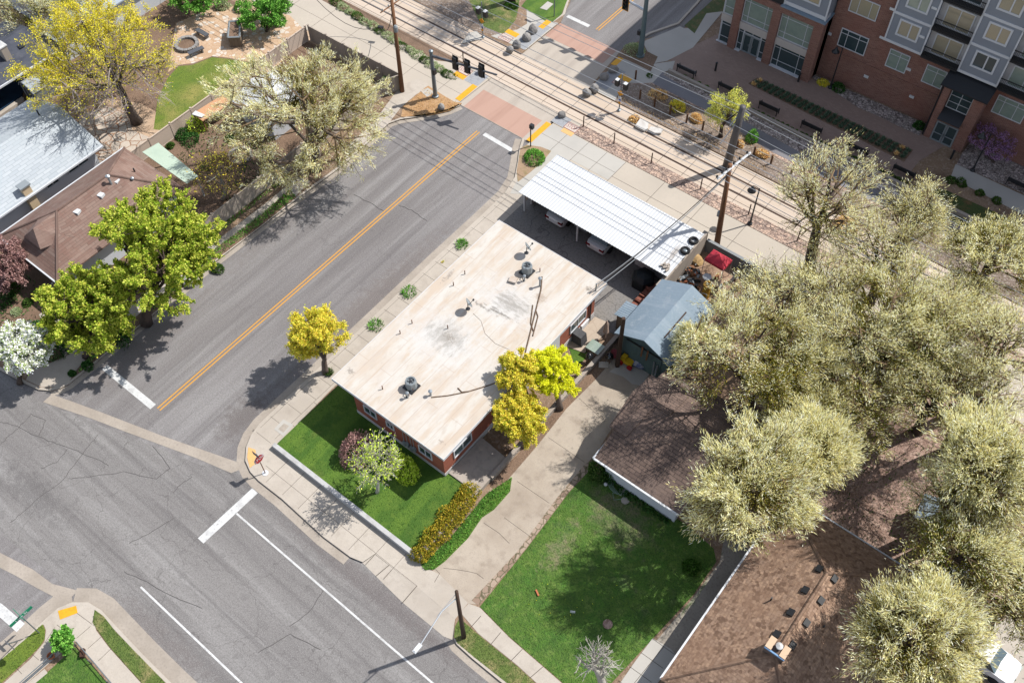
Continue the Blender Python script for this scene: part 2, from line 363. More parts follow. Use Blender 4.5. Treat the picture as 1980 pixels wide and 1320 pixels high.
ROOFW = M('white_painted_roof_coating', A(242, 235, 224, .88), [
    ('n', (1.6, .28, .3), A(230, 208, 184, .88), .44, .60, .8), ('n', (.35, .28, .3), A(232, 214, 194, .88), .48, .68, .6), ('n', (2.6, 1.2, .5), A(222, 208, 192, .88), .50, .70, .6),
    ('n', (7, 2.5, 1), A(216, 204, 192, .88), .56, .74, .6), ('v', (1.05, .36, .3), A(246, 241, 235, .88), .55, .9, .25), ('b', (5.5, 1.02), A(206, 180, 160, .88), .93, 1., .35, .03, 1),
    ('p', (-1.5, -1.8, 3.6, 2.7), A(242, 239, 235, .88), .05, .35, .7), ('p', (-1.4, -1.6, 3.0, 2.2), A(192, 187, 178, .8), .24, .46, .75, (4., 1.6, 1)), ('p', (-1.2, -1.5, 1.7, 1.0), A(164, 152, 138, .8), .34, .50, .7, 9.),
    ('p', (.2, 3.2, 3.6, 2.4), A(242, 239, 235, .88), .05, .35, .7), ('p', (.4, 3.3, 3.2, 1.7), A(184, 178, 168, .8), .26, .46, .8, (1.6, 4., 1)), ('p', (.1, 2.2, 3.0, .5), A(138, 130, 120, .8), .32, .48, .8, (2.5, 6, 1)), ('p', (-.9, 1.9, 2.4, .35), A(150, 142, 132, .8), .30, .46, .8, 3.),
    ('p', (1.6, 5.0, 1.2, .9), A(204, 182, 162, .8), .3, .44, .7, 4.), ('p', (3.6, -7.9, .8, .4), A(190, 174, 160, .8), .36, .48, .7, 4.), ('p', (-4.6, -7.6, .9, .6), A(176, 164, 152, .8), .32, .46, .8, 5.), ('p', (-4.7, 2.5, .6, 2.5), A(186, 174, 162, .8), .36, .5, .8, 4.), ('p', (3.8, 7.6, .9, .7), A(140, 128, 116, .8), .36, .48, .8, 5.)], rough=.8, bump=(12, .3, .015))
CORRW = M('white_corrugated_metal', A(230, 232, 234), [('n', (.6, .15, .3), A(220, 223, 226), .5, .7, .6), ('p', (6.2, -.5, 1.2, 3.), A(150, 134, 120), .36, .46, .7, (9, .8, 1)), ('n', (.8, .8, 1), A(222, 222, 222), .52, .7, .6)], rough=.6, metal=.0, spec=.3)
METALGR = M('galvanised_roof_metal', A(146, 164, 178), [('n', (.6, .2, .4), A(136, 154, 168), .42, .62, .8), ('n', (.3, 3, .4), A(166, 180, 192), .5, .68, .6), ('n', (6, 6, 6), A(168, 182, 192), .52, .7, .6), ('n', (1.2, 1.2, 1.2), A(178, 188, 196), .58, .7, .6), ('s', (0, 1.6, 0), A(112, 128, 140), .97, 1., .6)], rough=.75, spec=.2)
STEEL = M('galvanised_pole_steel', A(150, 160, 166), [('n', (3, 3, 3), A(124, 134, 140), .45, .65, .6)], rough=.45, metal=.5)
STEELDK = M('weathered_dark_steel_pole', A(120, 116, 116), [('n', (4, 4, 1), A(94, 92, 92), .45, .65, .7)], rough=.6, metal=.3)
ALU = M('bright_aluminium', A(222, 226, 230), rough=.3, metal=.7)
WOODP = M('brown_pole_wood', A(150, 106, 74), [('n', (9, 9, .5), A(108, 74, 52), .45, .65, .8), ('n', (20, 20, 2), A(178, 136, 102), .55, .7, .5)], bump=(20, .4, .02))
WOODDK = M('dark_pole_wood', A(92, 70, 56), [('n', (9, 9, .5), A(60, 46, 38), .45, .65, .8)], bump=(20, .4, .02))
WOODPL = M('grey_weathered_planks', A(150, 132, 114), [('n', (6, 6, 1), A(118, 100, 84), .45, .65, .8)], bump=(20, .4, .02))
POSTW = M('post_wood', A(126, 90, 64), [('n', (9, 9, 1), A(92, 64, 46), .45, .65, .8)])
RUST = M('rusty_dark_steel', A(92, 62, 48), [('n', (6, 6, 6), A(64, 44, 36), .45, .65, .8)])
BLACK = M('black_metal', A(40, 42, 46), rough=.5, spec=.4)
BLACKR = M('black_rubber', A(42, 42, 44), rough=.9)
RAILM = M('rail_steel', A(92, 78, 66), [('n', (.3, 8, 2), A(70, 58, 48), .45, .65, .7)], rough=.5, metal=.3)
WHITEP = M('white_paint', A(240, 242, 244), rough=.5)
WHITEW = M('white_lap_siding', A(238, 241, 246), [('s', (0, 8, 0), A(196, 202, 212), .86, 1., .8, 0, 1), ('n', (1.5, 1.5, 1.5), A(226, 230, 236), .5, .7, .5)], rough=.7)
GREYTRIM = M('pale_trim', A(236, 238, 242), rough=.6)
GREYSID = M('slate_grey_siding', A(158, 164, 174), [('s', (0, 8, 0), A(134, 140, 150), .86, 1., .6, 0, 1)], rough=.7)
STUCCO = M('pale_stucco', A(226, 222, 220), [('n', (12, 12, 12), A(206, 202, 200), .5, .7, .5)])
PRECAST = M('precast_band', A(224, 214, 206), [('n', (9, 9, 9), A(206, 196, 188), .5, .7, .5)])
GLASSD = M('dark_window_glass', A(64, 84, 88), rough=.08, spec=.8)
GLASSG = M('greenish_blind_glass', A(166, 182, 168), [('n', (1.6, 1.6, 1.6), A(140, 160, 150), .45, .65, .6)], rough=.12, spec=.8)
CURTAIN = M('curtain_glass', A(196, 186, 158), [('s', (9, 0, 0), A(150, 140, 120), .4, .9, .6, 1.)], rough=.15, spec=.8)
SHBROWN = M('brown_asphalt_shingle', A(178, 148, 126), [
    ('b', (.30, .20), A(140, 106, 82), 0., .8, .55, .0), ('v', (5.5, 5.5, 5.5), A(214, 178, 148), .6, .9, .65), ('v', (5.1, 5.1, 5.1), A(112, 84, 66), .66, .9, .75), ('b', (.30, .20), A(104, 80, 64), .97, 1., .4, .02), ('n', (.35, .35, .35), A(164, 130, 106), .45, .65, .5), ('n', (14, 14, 14), A(126, 98, 80), .54, .7, .6)], bump=(16, .6, .03))
SHREDBR = M('reddish_brown_shingle', A(156, 132, 120), [
    ('b', (.9, .22), A(130, 98, 86), 0., .8, .8, .0), ('n', (.35, 3., 1.), A(142, 108, 96), .5, .65, .6), ('b', (.9, .22), A(100, 78, 70), .97, 1., .5, .02), ('n', (.4, .4, .4), A(176, 146, 132), .48, .66, .5)], bump=(16, .4, .02))
SHDARK = M('dark_brown_shingle', A(138, 116, 104), [
    ('b', (.6, .25), A(106, 88, 80), 0., .8, .8, .0), ('b', (.6, .25), A(70, 58, 54), .97, 1., .7, .03), ('n', (.4, .4, .4), A(154, 132, 120), .48, .66, .6), ('n', (14, 14, 14), A(90, 74, 68), .54, .7, .5)], bump=(16, .5, .03))
SHGREY = M('pale_grey_shingle', A(208, 214, 218), [
    ('b', (.8, .28), A(188, 196, 202), 0., .8, .8, .0), ('b', (.8, .28), A(160, 168, 174), .97, 1., .6, .025), ('n', (.4, .4, .4), A(198, 206, 210), .48, .66, .5)], bump=(16, .3, .02))
SHBLACK = M('charcoal_shingle', A(84, 88, 100), [('b', (.6, .25), A(66, 70, 82), 0., .8, .7, .0), ('n', (1.2, 1.2, 1.2), A(104, 106, 114), .5, .7, .6)], bump=(16, .4, .02))
VINYL = M('beige_vinyl_fence', A(226, 206, 188), [('s', (5.5, 5.5, 0), A(196, 176, 158), .9, 1., .7)], rough=.6)
FENCEGR = M('tan_grey_fence', A(198, 184, 170), [('n', (3, 3, .6), A(168, 154, 140), .45, .65, .7), ('s', (6, 6, 0), A(160, 146, 132), .9, 1., .6)], rough=.7)
CINDER = M('cinder_block', A(206, 194, 182), [('b', (.4, .2), A(176, 164, 152), .9, 1., .7, .012), ('n', (1., 1., 1.), A(184, 170, 156), .45, .65, .7)])
CINDERG = M('grey_cinder_block', A(178, 182, 184), [('b', (.4, .2), A(146, 150, 152), .9, 1., .7, .012), ('n', (1., 1., 1.), A(158, 160, 160), .45, .65, .7)])
WALLW = M('whitewashed_retaining_wall', A(210, 209, 208), [('n', (1.2, 1.2, 1.2), A(178, 175, 172), .46, .62, .8), ('n', (8, 8, 8), A(176, 172, 168), .58, .72, .6)])
STONEG = M('grey_granite', A(168, 164, 160), [('n', (2.5, 2.5, 2.5), A(130, 126, 122), .45, .65, .7), ('n', (14, 14, 14), A(196, 192, 188), .55, .7, .6)], bump=(8, .6, .05))
STONEL = M('pale_landscape_stone', A(232, 228, 222), [('n', (2.5, 2.5, 2.5), A(206, 198, 190), .45, .65, .7)], bump=(6, .5, .04))
GREENM = M('pale_green_fibreglass', A(206, 224, 204), [('n', (.8, .8, .8), A(192, 212, 194), .48, .66, .6)], rough=.5)
TEALSID = M('blue_green_barn_siding', A(104, 128, 128), [('s', (3.2, 0, 0), A(66, 84, 86), .88, 1., .9), ('n', (3, 3, .6), A(84, 106, 108), .45, .65, .7)])
REDF = M('red_canopy_fabric', A(236, 66, 86), [('n', (1.2, 1.2, 1.2), A(214, 50, 72), .5, .7, .5)], rough=.7)
YELLP = M('yellow_plastic', A(238, 196, 40), rough=.4)
REDP = M('red_plastic', A(196, 36, 40), rough=.4)
BLUEP = M('blue_plastic', A(70, 100, 190), rough=.4)
TERRA = M('terracotta', A(206, 124, 84), rough=.8)
CHAIRBR = M('brown_red_wicker', A(156, 96, 78), [('n', (9, 9, 9), A(120, 72, 58), .45, .65, .7)])
SIGNGRN = M('green_sign_sheet', A(30, 150, 112), rough=.4)
SIGNRED = M('red_sign_sheet', A(200, 30, 38), rough=.4)
SIGNYEL = M('amber_sign_sheet', A(250, 172, 20), rough=.4)
SIGNGREY = M('sign_back_aluminium', A(120, 122, 128), rough=.5, metal=.4)
REDPAINT = M('red_ground_lettering', A(168, 104, 98), [('n', (9, 9, 9), A(196, 150, 140), .55, .7, .7)])
CREAM = M('pale_stop_pad', A(224, 208, 196), [('n', (9, 9, 9), A(208, 190, 178), .5, .7, .5)])
PIPEBR = M('rusty_vent_pipe', A(140, 96, 76), [('n', (9, 9, 9), A(100, 66, 52), .45, .65, .7)])
GALV = M('galvanised_vent_cap', A(196, 204, 210), rough=.4, metal=.5)
COOLANT = M('condenser_grey', A(176, 184, 188), [('s', (0, 0, 22), A(120, 128, 132), .6, .9, .7)], rough=.5, metal=.3)
POOLC = M('dark_blue_pool_cover', A(34, 66, 96), [('n', (1.5, 1.5, 1.5), A(24, 50, 76), .45, .65, .7)], rough=.6)
CARW = M('white_car_paint', A(240, 242, 246), rough=.2, spec=.6)
LAMPRED = M('red_tail_lamp', A(130, 26, 36), rough=.2)
# ------------------------------------------------------------------ ground, streets, blocks
def st(name, m, mat, uv=False):
    o = m.build(name, mat, None, uv=uv); o['kind'] = 'structure'; return o
st('ground', MB().prism(rect(-500, 500, -450, 600), -.3, -.06), SOIL)
streetA = sheet('street', [(-160, -1.2), (-49.5, -1.2), (-49.5, -70), (-34.6, -70), (-34.6, -1), (80, -1), (80, 13), (-34.2, 13), (-34.6, 48.3), (-49.5, 48.3), (-49.5, 8), (-160, 8)], 0.0, ASPH, px=False)
sheet('street_branch', [(-160, -1.15), (-49.4, -1.15), (-35.5, -.2), (80, -.2), (80, 12.4), (-33.6, 12.4), (-36, 10.6), (-49, 6.9), (-160, 6.9)], .006, ASPHB, px=False)
sheet('street_beyond', rect(-50, -34, 62.3, 190), 0.0, ASPH, px=False)
# concrete valley gutters over the mouth of each side street
sheet('valley_gutter', [(83, 777), (100, 762), (134, 774), (202, 799), (313, 842), (457, 892), (470, 905), (447, 914), (379, 885), (242, 834), (177, 809)], .014, CONCW)
sheet('valley_gutter', [(-40, 1044), (0, 1068), (63, 1100), (101, 1128), (151, 1141), (114, 1176), (106, 1154), (71, 1136), (28, 1111), (0, 1097), (-40, 1078)], .014, CONCW)
# gutters: strips of rough concrete along the kerbs
def strip(name, px, w, z, mat, side=1):
    P = [G(a, b, 0) for a, b in px]; Q = []
    for i, p in enumerate(P):
        d = (P[min(i+1, len(P)-1)]-P[max(i-1, 0)]); d.z = 0; d.normalize(); n = Vector((-d.y, d.x, 0))*side
        Q.append(p+n*w)
    return sheet(name, [(p.x, p.y) for p in P]+[(q.x, q.y) for q in Q[::-1]], z, mat, px=False)
KERB_M1 = [(1010, 270), (1004, 290), (1001, 315), (995, 345), (976, 375), (926, 423), (850, 493), (700, 635), (560, 766), (503, 820), (486, 843), (477, 865), (475, 892), (484, 912), (500, 929), (545, 964), (626, 1038), (677, 1076)]
KERB_M2 = [(877, 1236), (884, 1247), (914, 1274), (985, 1332), (1100, 1420)]
KERB_W = [(890, 206), (868, 216), (840, 223), (803, 229), (775, 233), (752, 241), (662, 323), (573, 388), (414, 510), (290, 616), (187, 701), (134, 744), (118, 752), (98, 757), (76, 755), (50, 743), (25, 730), (0, 716), (-60, 690)]
KERB_S = [(0, 1277), (63, 1222), (95, 1192), (114, 1176), (141, 1165), (172, 1165), (197, 1180), (222, 1207), (278, 1266), (333, 1321), (400, 1385)]
strip('gutter', KERB_M1, -.62, .016, CONCW)
strip('gutter', KERB_M2, -.45, .016, CONCW)
strip('gutter', KERB_W[:14], .40, .016, CONCW)
strip('gutter', KERB_S[:5], .95, .016, CONCW)
strip('gutter', KERB_S[4:], .95, .016, CONCW)
KERBC = CONC
def kerb(px, w, side):
    P = [G(a, b, .0) for a, b in px]; Q = []
    for i, p in enumerate(P):
        d = (P[min(i+1, len(P)-1)]-P[max(i-1, 0)]); d.z = 0; d.normalize(); n = Vector((-d.y, d.x, 0))*side
        Q.append(p+n*w)
    return st('kerb', MB().prism([(p.x, p.y) for p in P]+[(q.x, q.y) for q in Q[::-1]], -.02, .135), CONC)
kerb(KERB_M1, .2, 1); kerb(KERB_M2, .2, 1); kerb(KERB_W, .2, -1); kerb(KERB_S, .2, -1)
# raised blocks
BM = PL(KERB_M1)[1:]+PL([(701, 1086), (725, 1070), (805, 1134), (880, 1196)])+PL(KERB_M2)+[(80, 12.2), (80, 47.0), (-37.4, 47.0)]
st('block_ground', MB().prism(BM, -.05, .12), SOIL)
BW = PL(KERB_W)+[(-160, 6.5), (-160, 52.5), (-45.3, 52.5), (-45.3, 48.4)]
st('block_ground', MB().prism(BW, -.05, .12), SOIL)
BS = PL(KERB_S)+[(40, -.6), (40, -70), (-35.6, -70)]
st('block_ground', MB().prism(BS, -.05, .12), SOIL)
st('block_ground', MB().prism([(-37.4, 56.7), (80, 56.7), (80, 190), (-34.3, 190), (-34.3, 74), (-35.3, 68.5), (-37.4, 65), (-38.1, 63)], -.05, .12), SOIL)
st('block_ground', MB().prism([(-45.0, 56.7), (-160, 56.7), (-160, 190), (-50, 190), (-47.2, 68), (-46.0, 65.5), (-44.9, 62.6)], -.05, .12), SOIL)
# level crossing
sheet('crossing_slab', rect(-45.3, -37.4, 48.2, 62.5), .03, XCONC, px=False)
sheet('stamped_crosswalk', rect(-44.7, -38.2, 48.25, 50.95), .036, BRICKRED, px=False)
sheet('stamped_crosswalk', rect(-44.9, -38.4, 60.2, 62.5), .036, BRICKRED, px=False)
tb = sheet('track_bed', rect(-160, 80, 52.62, 56.65), .05, TRACKC, t=.1, px=False)
tj = MB()
for x in np.arange(-90, 40, 2.4): tj.bx(x-.02, x+.02, 52.7, 56.6, .03, .053)
for y in (53.0, 56.25): tj.bx(-160, 80, y-.025, y+.025, .03, .0535)
tj.build('slab_joint', JOINT, tb)
for y in (53.72, 55.15):
    rl = MB().bx(-160, 80, y-.035, y+.035, .03, .062).build('rail', RAILM, None); tag(rl, 'steel rail of the streetcar track, the one beside the %s' % ('gravel strip and posts' if y < 54 else 'grey ballast'), 'rail', 'tram rails')
    fl = MB().bx(-160, 80, y-.075, y-.036, .03, .055).bx(-160, 80, y+.036, y+.11, .03, .0552).build('flangeway', RUST, rl)
# greenway path and gravel
sheet('greenway_path', [(-37.4, 47.05), (80, 47.05), (80, 51.2), (-37.2, 51.2)], .13, PATHC, px=False)
sheet('greenway_path', [(-37.35, 47.1), (-35.6, 44.6), (-35.0, 42.5), (-33.4, 43.6), (-33.4, 48.6), (-29.6, 48.6), (-29.6, 51.1), (-37.15, 51.1)], .136, PATHG, px=False)
gj = MB()
for x in np.arange(-33.4, 30, 3.8): gj.bx(x-.015, x+.015, 47.1, 51.15, .1, .139)
gj.bx(-29.6, 60, 49.1, 49.125, .1, .139)
for x in (-35.4, -31.5): gj.bx(x-.015, x+.015, 48.2, 51.1, .1, .1395)
gj.bx(-37.3, -29.6, 49.6, 49.625, .1, .1395)
st('path_joint', gj, JOINT)
sheet('river_rock_strip', [(-35.1, 51.24), (80, 51.24), (80, 52.58), (-35.1, 52.58)], .14, ROCKBED, px=False)
sheet('verge', [(1006, 287), (1018, 280), (1046, 284), (1066, 292), (1050, 312), (1022, 336), (1001, 352), (999, 330), (1003, 308)], .142, M('dry_corner_soil', A(190, 160, 130), [('n', (1.2, 1.2, 1.2), A(150, 140, 90), .5, .64, .7), ('n', (14, 14, 14), A(130, 104, 80), .5, .68, .6)], bump=(14, .9, .06)))
sheet('concrete_apron', [(-37.2, 51.24), (-35.15, 51.24), (-35.15, 52.58), (-37.2, 52.58)], .134, PATHC, px=False)
sheet('grey_pad', [(-37.5, 51.3), (-36.15, 51.3), (-36.15, 52.5), (-37.5, 52.5)], .139, GREYPAD, px=False)
sheet('greenway_path', [(-45.3, 47.6), (-47.5, 46.9), (-51.0, 46.9), (-51.6, 47.2), (-160, 47.2), (-160, 51.3), (-50.5, 51.3), (-48.2, 52.5), (-45.1, 52.5)], .13, PATHC, px=False)
gj = MB()
for x in np.arange(-120, -46, 3.8): gj.bx(x-.015, x+.015, 47.2, 51.25, .1, .134)
gj.bx(-120, -45.6, 49.2, 49.225, .1, .134)
st('path_joint', gj, JOINT)
sheet('grey_pad', [(-46.8, 50.8), (-45.35, 50.8), (-45.35, 52.5), (-46.8, 52.5)], .137, GREYPAD, px=False)
sheet('planting_strip', [(-50.6, 51.34), (-160, 51.34), (-160, 52.58), (-48.4, 52.58)], .13, SOILD, px=False)
sheet('bare_strip', [(-50.8, 46.2), (-160, 46.2), (-160, 47.15), (-51.4, 47.15)], .128, SOILT, px=False)
sheet('corner_verge', [(893, 200), (870, 214), (840, 221), (805, 226), (775, 226), (780, 205), (822, 170), (828, 166), (858, 185), (878, 197)], .135, M('dry_grass_corner', A(206, 164, 118), [('n', (.8, .8, .8), A(186, 140, 92), .45, .64, .7), ('n', (14, 14, 14), A(150, 112, 76), .5, .68, .7), ('n', (3, 3, 3), A(220, 184, 144), .52, .7, .6)], bump=(14, .9, .06)))
sheet('walkway', [(775, 165), (808, 152), (828, 163), (775, 208), (752, 238), (705, 275), (672, 300), (660, 292), (720, 240)], .131, CONC)
sheet('utility_cover', [(813, 176), (827, 170), (840, 178), (826, 188)], .15, PATHG)
# east of the crossing, north of the track
sheet('ballast_bed', [(-37.3, 56.75), (80, 56.75), (80, 59.2), (-20, 59.4), (-24, 60.2), (-33.2, 60.4), (-36.2, 59.4)], .13, BALLAST, px=False)
sheet('concrete_apron', [(-37.35, 56.72), (-34.6, 56.72), (-34.9, 57.6), (-35.0, 59.4), (-33.3, 60.5), (-33.4, 62.6), (-36.6, 62.4), (-37.4, 62.2)], .136, PATHG, px=False)
sheet('grey_pad', [(-37.3, 57.4), (-36.0, 57.4), (-36.0, 60.4), (-37.3, 60.4)], .142, GREYPAD, px=False)
sheet('gravel_bed', [(-34.9, 59.2), (-33.2, 60.45), (-26, 60.3), (-20, 59.2), (80, 58.6), (80, 59.6), (-19, 59.9), (-26, 60.9), (-33.0, 61)], .137, ROCKBED, px=False)
TRAIL = M('dark_trail_asphalt', A(150, 148, 152), [('n', (.4, .4, .4), A(128, 126, 130), .45, .66, .6), ('n', (14, 14, 14), A(110, 108, 112), .5, .7, .6)], bump=(25, .3, .02))
sheet('asphalt_trail', [(-33.3, 60.6), (-27.2, 60.5), (-21.1, 59.5), (80, 59.5), (80, 61.1), (-19.2, 61.1), (-24, 61.3), (-28.2, 61.9), (-33.4, 62.4)], .142, TRAIL, px=False)
sheet('river_rock_strip', [(-33.2, 62.1), (-28.2, 61.6), (-19.2, 60.9), (80, 60.9), (80, 62.4), (-33, 62.75)], .147, ROCKGR, px=False)
sheet('plaza', [(-34.0, 64.6), (-32.6, 62.95), (-10.6, 62.75), (-10.6, 65.9), (-9.6, 69.2), (-11.5, 70.0), (-23, 69.7), (-32.2, 70.2), (-33.4, 66.5)], .14, PAVER, px=False, uv=True)
sheet('pavement', [(1205, 117), (1240, 124), (1262, 123), (1290, 118), (1340, 92), (1400, 20), (1420, -30), (1400, -30), (1368, 24), (1345, 52), (1313, 57), (1243, 82), (1258, 102)], .146, PATHG)
sheet('pavement', [(1243, 81), (1315, 51), (1343, 66), (1274, 108), (1252, 100)], .148, PATHG)
sheet('pavement', [(1260, 124), (1305, 118), (1300, 135), (1283, 140)], .149, PATHG)
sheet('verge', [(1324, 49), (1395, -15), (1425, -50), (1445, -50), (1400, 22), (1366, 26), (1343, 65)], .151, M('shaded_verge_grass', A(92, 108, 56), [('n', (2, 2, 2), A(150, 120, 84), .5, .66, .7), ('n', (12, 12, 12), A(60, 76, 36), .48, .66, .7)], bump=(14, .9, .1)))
sheet('verge', [(1207, 92), (1214, 85), (1226, 83), (1243, 90), (1252, 100), (1272, 110), (1258, 138), (1230, 124), (1205, 113), (1200, 110)], .15, SOILD)
sheet('planting_bed', [(1447, 162), (1464, 150), (1766, 290), (1748, 313)], .155, SOILD)
sheet('planting_strip', [(-30.8, 62.62), (-10.6, 62.4), (-10.6, 62.75), (-30.8, 62.95)], .158, ROCKGR, px=False)
sheet('gravel_bed', [(1566, 147), (1571, 143), (1790, 240), (1778, 262), (1740, 245), (1700, 225), (1660, 208), (1610, 175)], .156, ROCKGR)
sheet('gravel_bed', [(1858, 300), (1850, 318), (1990, 378), (2150, 450), (2150, 380), (1980, 305), (1880, 270)], .156, ROCKGR)
sheet('pavement', [(1848, 317), (1838, 343), (1985, 418), (2160, 500), (2160, 455), (1980, 378)], .16, PATHG)
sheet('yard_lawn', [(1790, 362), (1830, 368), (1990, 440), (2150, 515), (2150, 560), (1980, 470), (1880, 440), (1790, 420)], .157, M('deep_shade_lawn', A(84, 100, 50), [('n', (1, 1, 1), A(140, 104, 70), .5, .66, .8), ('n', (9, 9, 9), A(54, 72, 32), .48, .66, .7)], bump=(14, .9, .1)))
# north west park corner
sheet('concrete_apron', [(-45.0, 57.4), (-48.8, 57.0), (-47.4, 59.2), (-47.2, 60.4), (-50.5, 64.5), (-60, 72), (-60, 75), (-48.4, 63.2), (-45.9, 61.9), (-44.95, 62.3)], .134, PATHG, px=False)
sheet('grey_pad', [(-46.5, 57.3), (-45.1, 57.3), (-45.1, 61.2), (-46.5, 61.2)], .14, GREYPAD, px=False)
sheet('verge', [(1008, 12), (1025, -8), (1055, -40), (1094, -40), (1097, 0), (1086, 28), (1068, 43), (1056, 42)], .145, GRASS)
sheet('utility_cover', [(1044, 16), (1059, 3), (1070, 8), (1057, 20)], .165, PATHG)
sheet('park_ground', [(-47.6, 57.6), (-50.2, 56.8), (-160, 56.8), (-160, 90), (-60, 90), (-52, 64.5), (-48.4, 60.2)], .131, BALLAST, px=False)
sheet('park_grass', [(-48.0, 57.9), (-50.4, 57.6), (-54, 60), (-58, 66), (-57, 70), (-51.2, 64.8), (-48.4, 60.3)], .138, GRASSD, px=False)
sheet('pavement', [(892, 84), (906, 64), (922, 60), (934, 75)], .139, PATHG)
# kerb edging at the NE and NW corners
for K in ([(1242, 76), (1258, 67), (1313, 48), (1350, 8), (1380, -30)], [(1098, -40), (1101, 0), (1092, 30), (1070, 45)]):
    kerb(K, .22, 1 if K[0][0] > 1200 else -1)
# tactile ramps and stop pads
for q, mt in (([(-45.85, 48.45), (-45.85, 50.85), (-45.3, 50.85), (-45.3, 48.45)], TACTY), ([(-37.75, 48.2), (-37.75, 51.0), (-37.22, 51.0), (-37.22, 48.2)], TACTY),
              ([(-37.72, 60.5), (-37.72, 61.75), (-37.18, 61.75), (-37.18, 60.5)], TACTY), ([(-46.1, 60.7), (-46.1, 62.0), (-45.55, 62.0), (-45.55, 60.7)], TACTY),
              ([(-48.1, 50.75), (-48.1, 51.3), (-46.9, 51.3), (-46.9, 50.75)], TACTY), ([(-36.1, 50.8), (-36.1, 51.3), (-35.0, 51.3), (-35.0, 50.8)], TACTO),
              ([(-36.2, 59.4), (-36.2, 60.1), (-35.0, 60.0), (-35.0, 59.3)], TACTY), ([(-48.1, 58.2), (-48.1, 58.8), (-46.8, 58.8), (-46.8, 58.2)], TACTY)):
    sheet('tactile_strip', q, .147, mt, px=False)
for x, y, fl in ((-47.55, 51.75, 0), (-35.6, 51.75, 0), (-35.6, 58.9, 1), (-47.5, 57.6, 1)):
    pd = sheet('stop_pad', rect(x-.62, x+.62, y-.42, y+.42), .148, CREAM, px=False)
    fr = MB().bx(x-.62, x+.62, y-.42, y-.37, .13, .151).bx(x-.62, x+.62, y+.37, y+.42, .13, .151).bx(x-.62, x-.57, y-.37, y+.37, .13, .151).bx(x+.57, x+.62, y-.37, y+.37, .13, .151)
    fr.build('border', REDPAINT, pd)
    mw = Matrix.Translation((x, y, .150)) @ Matrix.Rotation(math.pi if fl else 0, 4, 'Z') @ Matrix.Diagonal((.86, 1.35, 1, 1))
    text_mesh('lettering', 'STOP', .46, REDPAINT, mw, pd, .003)
sheet('tactile_strip', [(112, 1180), (147, 1170), (150, 1184), (116, 1197)], .15, TACTY)
sheet('tactile_strip', [(480, 864), (494, 869), (496, 894), (483, 904), (478, 884)], .15, TACTO)
# main block pavements
sheet('pavement', PL(KERB_M1[1:], .13)[1:]+PL([(701, 1086), (725, 1070), (815, 1090), (805, 1082), (537, 862), (545, 850), (645, 748), (660, 735), (800, 615), (960, 470), (1010, 420), (1020, 395), (1006, 365), (1012, 330), (1030, 300)], .13), .13, CONC, px=False)
pj = MB()
for y in np.arange(14.6, 43, 1.45): pj.bx(-35.25, -33.5, y-.012, y+.012, .1, .1335)
pj.bx(-34.95, -34.93, 15, 42, .1, .1335); pj.bx(-33.52, -33.5, 15, 42, .1, .1335)
for y in np.arange(16.5, 21, 2.2): pj.bx(-33.5, -32.6, y-.012, y+.012, .1, .1335)
for x in np.arange(-31.6, -20.6, 1.52): pj.bx(x-.012, x+.012, 12.3, 14.4, .1, .1335)
pj.bx(-32.5, -19, 13.2, 13.222, .1, .1335)
st('pavement_joint', pj, JOINT)
sheet('utility_cover', [(530, 829), (548, 810), (567, 821), (548, 843)], .142, PATHG); sheet('utility_cover', [(538, 829), (549, 818), (559, 823), (548, 836)], .147, CONCW)
# driveway apron, sloping from the pavement down to the gutter
v = [G(701, 1088, .0), G(778, 1164, .0), G(858, 1230, .0), G(877, 1237, .0)]
w = [G(725, 1071, .13), G(805, 1133, .13), G(866, 1182, .13), G(880, 1196, .13)]
am = MB().add([(p.x, p.y, .02) for p in v]+[(p.x, p.y, .128) for p in w], [(0, 1, 5, 4), (1, 2, 6, 5), (2, 3, 7, 6)])
am.f = [f if (Vector(am.v[f[1]])-Vector(am.v[f[0]])).cross(Vector(am.v[f[2]])-Vector(am.v[f[0]])).z > 0 else f[::-1] for f in am.f]
st('driveway_apron', am, CONC)
sheet('pavement', [(725, 1070), (805, 1133), (880, 1196), (905, 1165), (850, 1110), (815, 1092), (806, 1084)], .132, CONC)
sheet('driveway', [(905, 1166), (850, 1113), (835, 1104), (862, 1082), (880, 1046), (930, 985), (975, 935), (1040, 860), (1095, 790), (1150, 735), (1190, 690), (1260, 700), (1250, 760), (1200, 800), (1150, 880), (1135, 895), (1085, 955), (1000, 1070), (935, 1152), (925, 1168)], .131, DRIVEC)
sheet('driveway_patch', [(1178, 718), (1205, 700), (1245, 690), (1262, 712), (1240, 745), (1222, 742), (1205, 728)], .135, PATHG)
dj = MB()
for a, b in (((1000, 930), (1062, 972)), ((975, 1000), (1030, 1040)), ((1120, 770), (1170, 815)), ((1060, 845), (1130, 893))):
    dj.tube([G(*a, .130), G(*b, .130)], .014, 4)
for pts in ([(840, 1125), (850, 1108), (842, 1100)], [(905, 1104), (880, 1100), (858, 1098)], [(905, 1104), (922, 1108), (935, 1118)], [(935, 1010), (965, 1030), (985, 1050)]):
    dj.tube([G(a, b, .130) for a, b in pts], .016, 4)
for a, b in (((905, 1218), (930, 1190)), ((945, 1250), (968, 1222)), ((985, 1280), (1010, 1254)), ((1022, 1312), (1050, 1288)), ((728, 1112), (752, 1092)), ((778, 1165), (806, 1132))):
    dj.tube([G(*a, .136), G(*b, .136)], .02, 4)
st('driveway_joint', dj, JOINT)
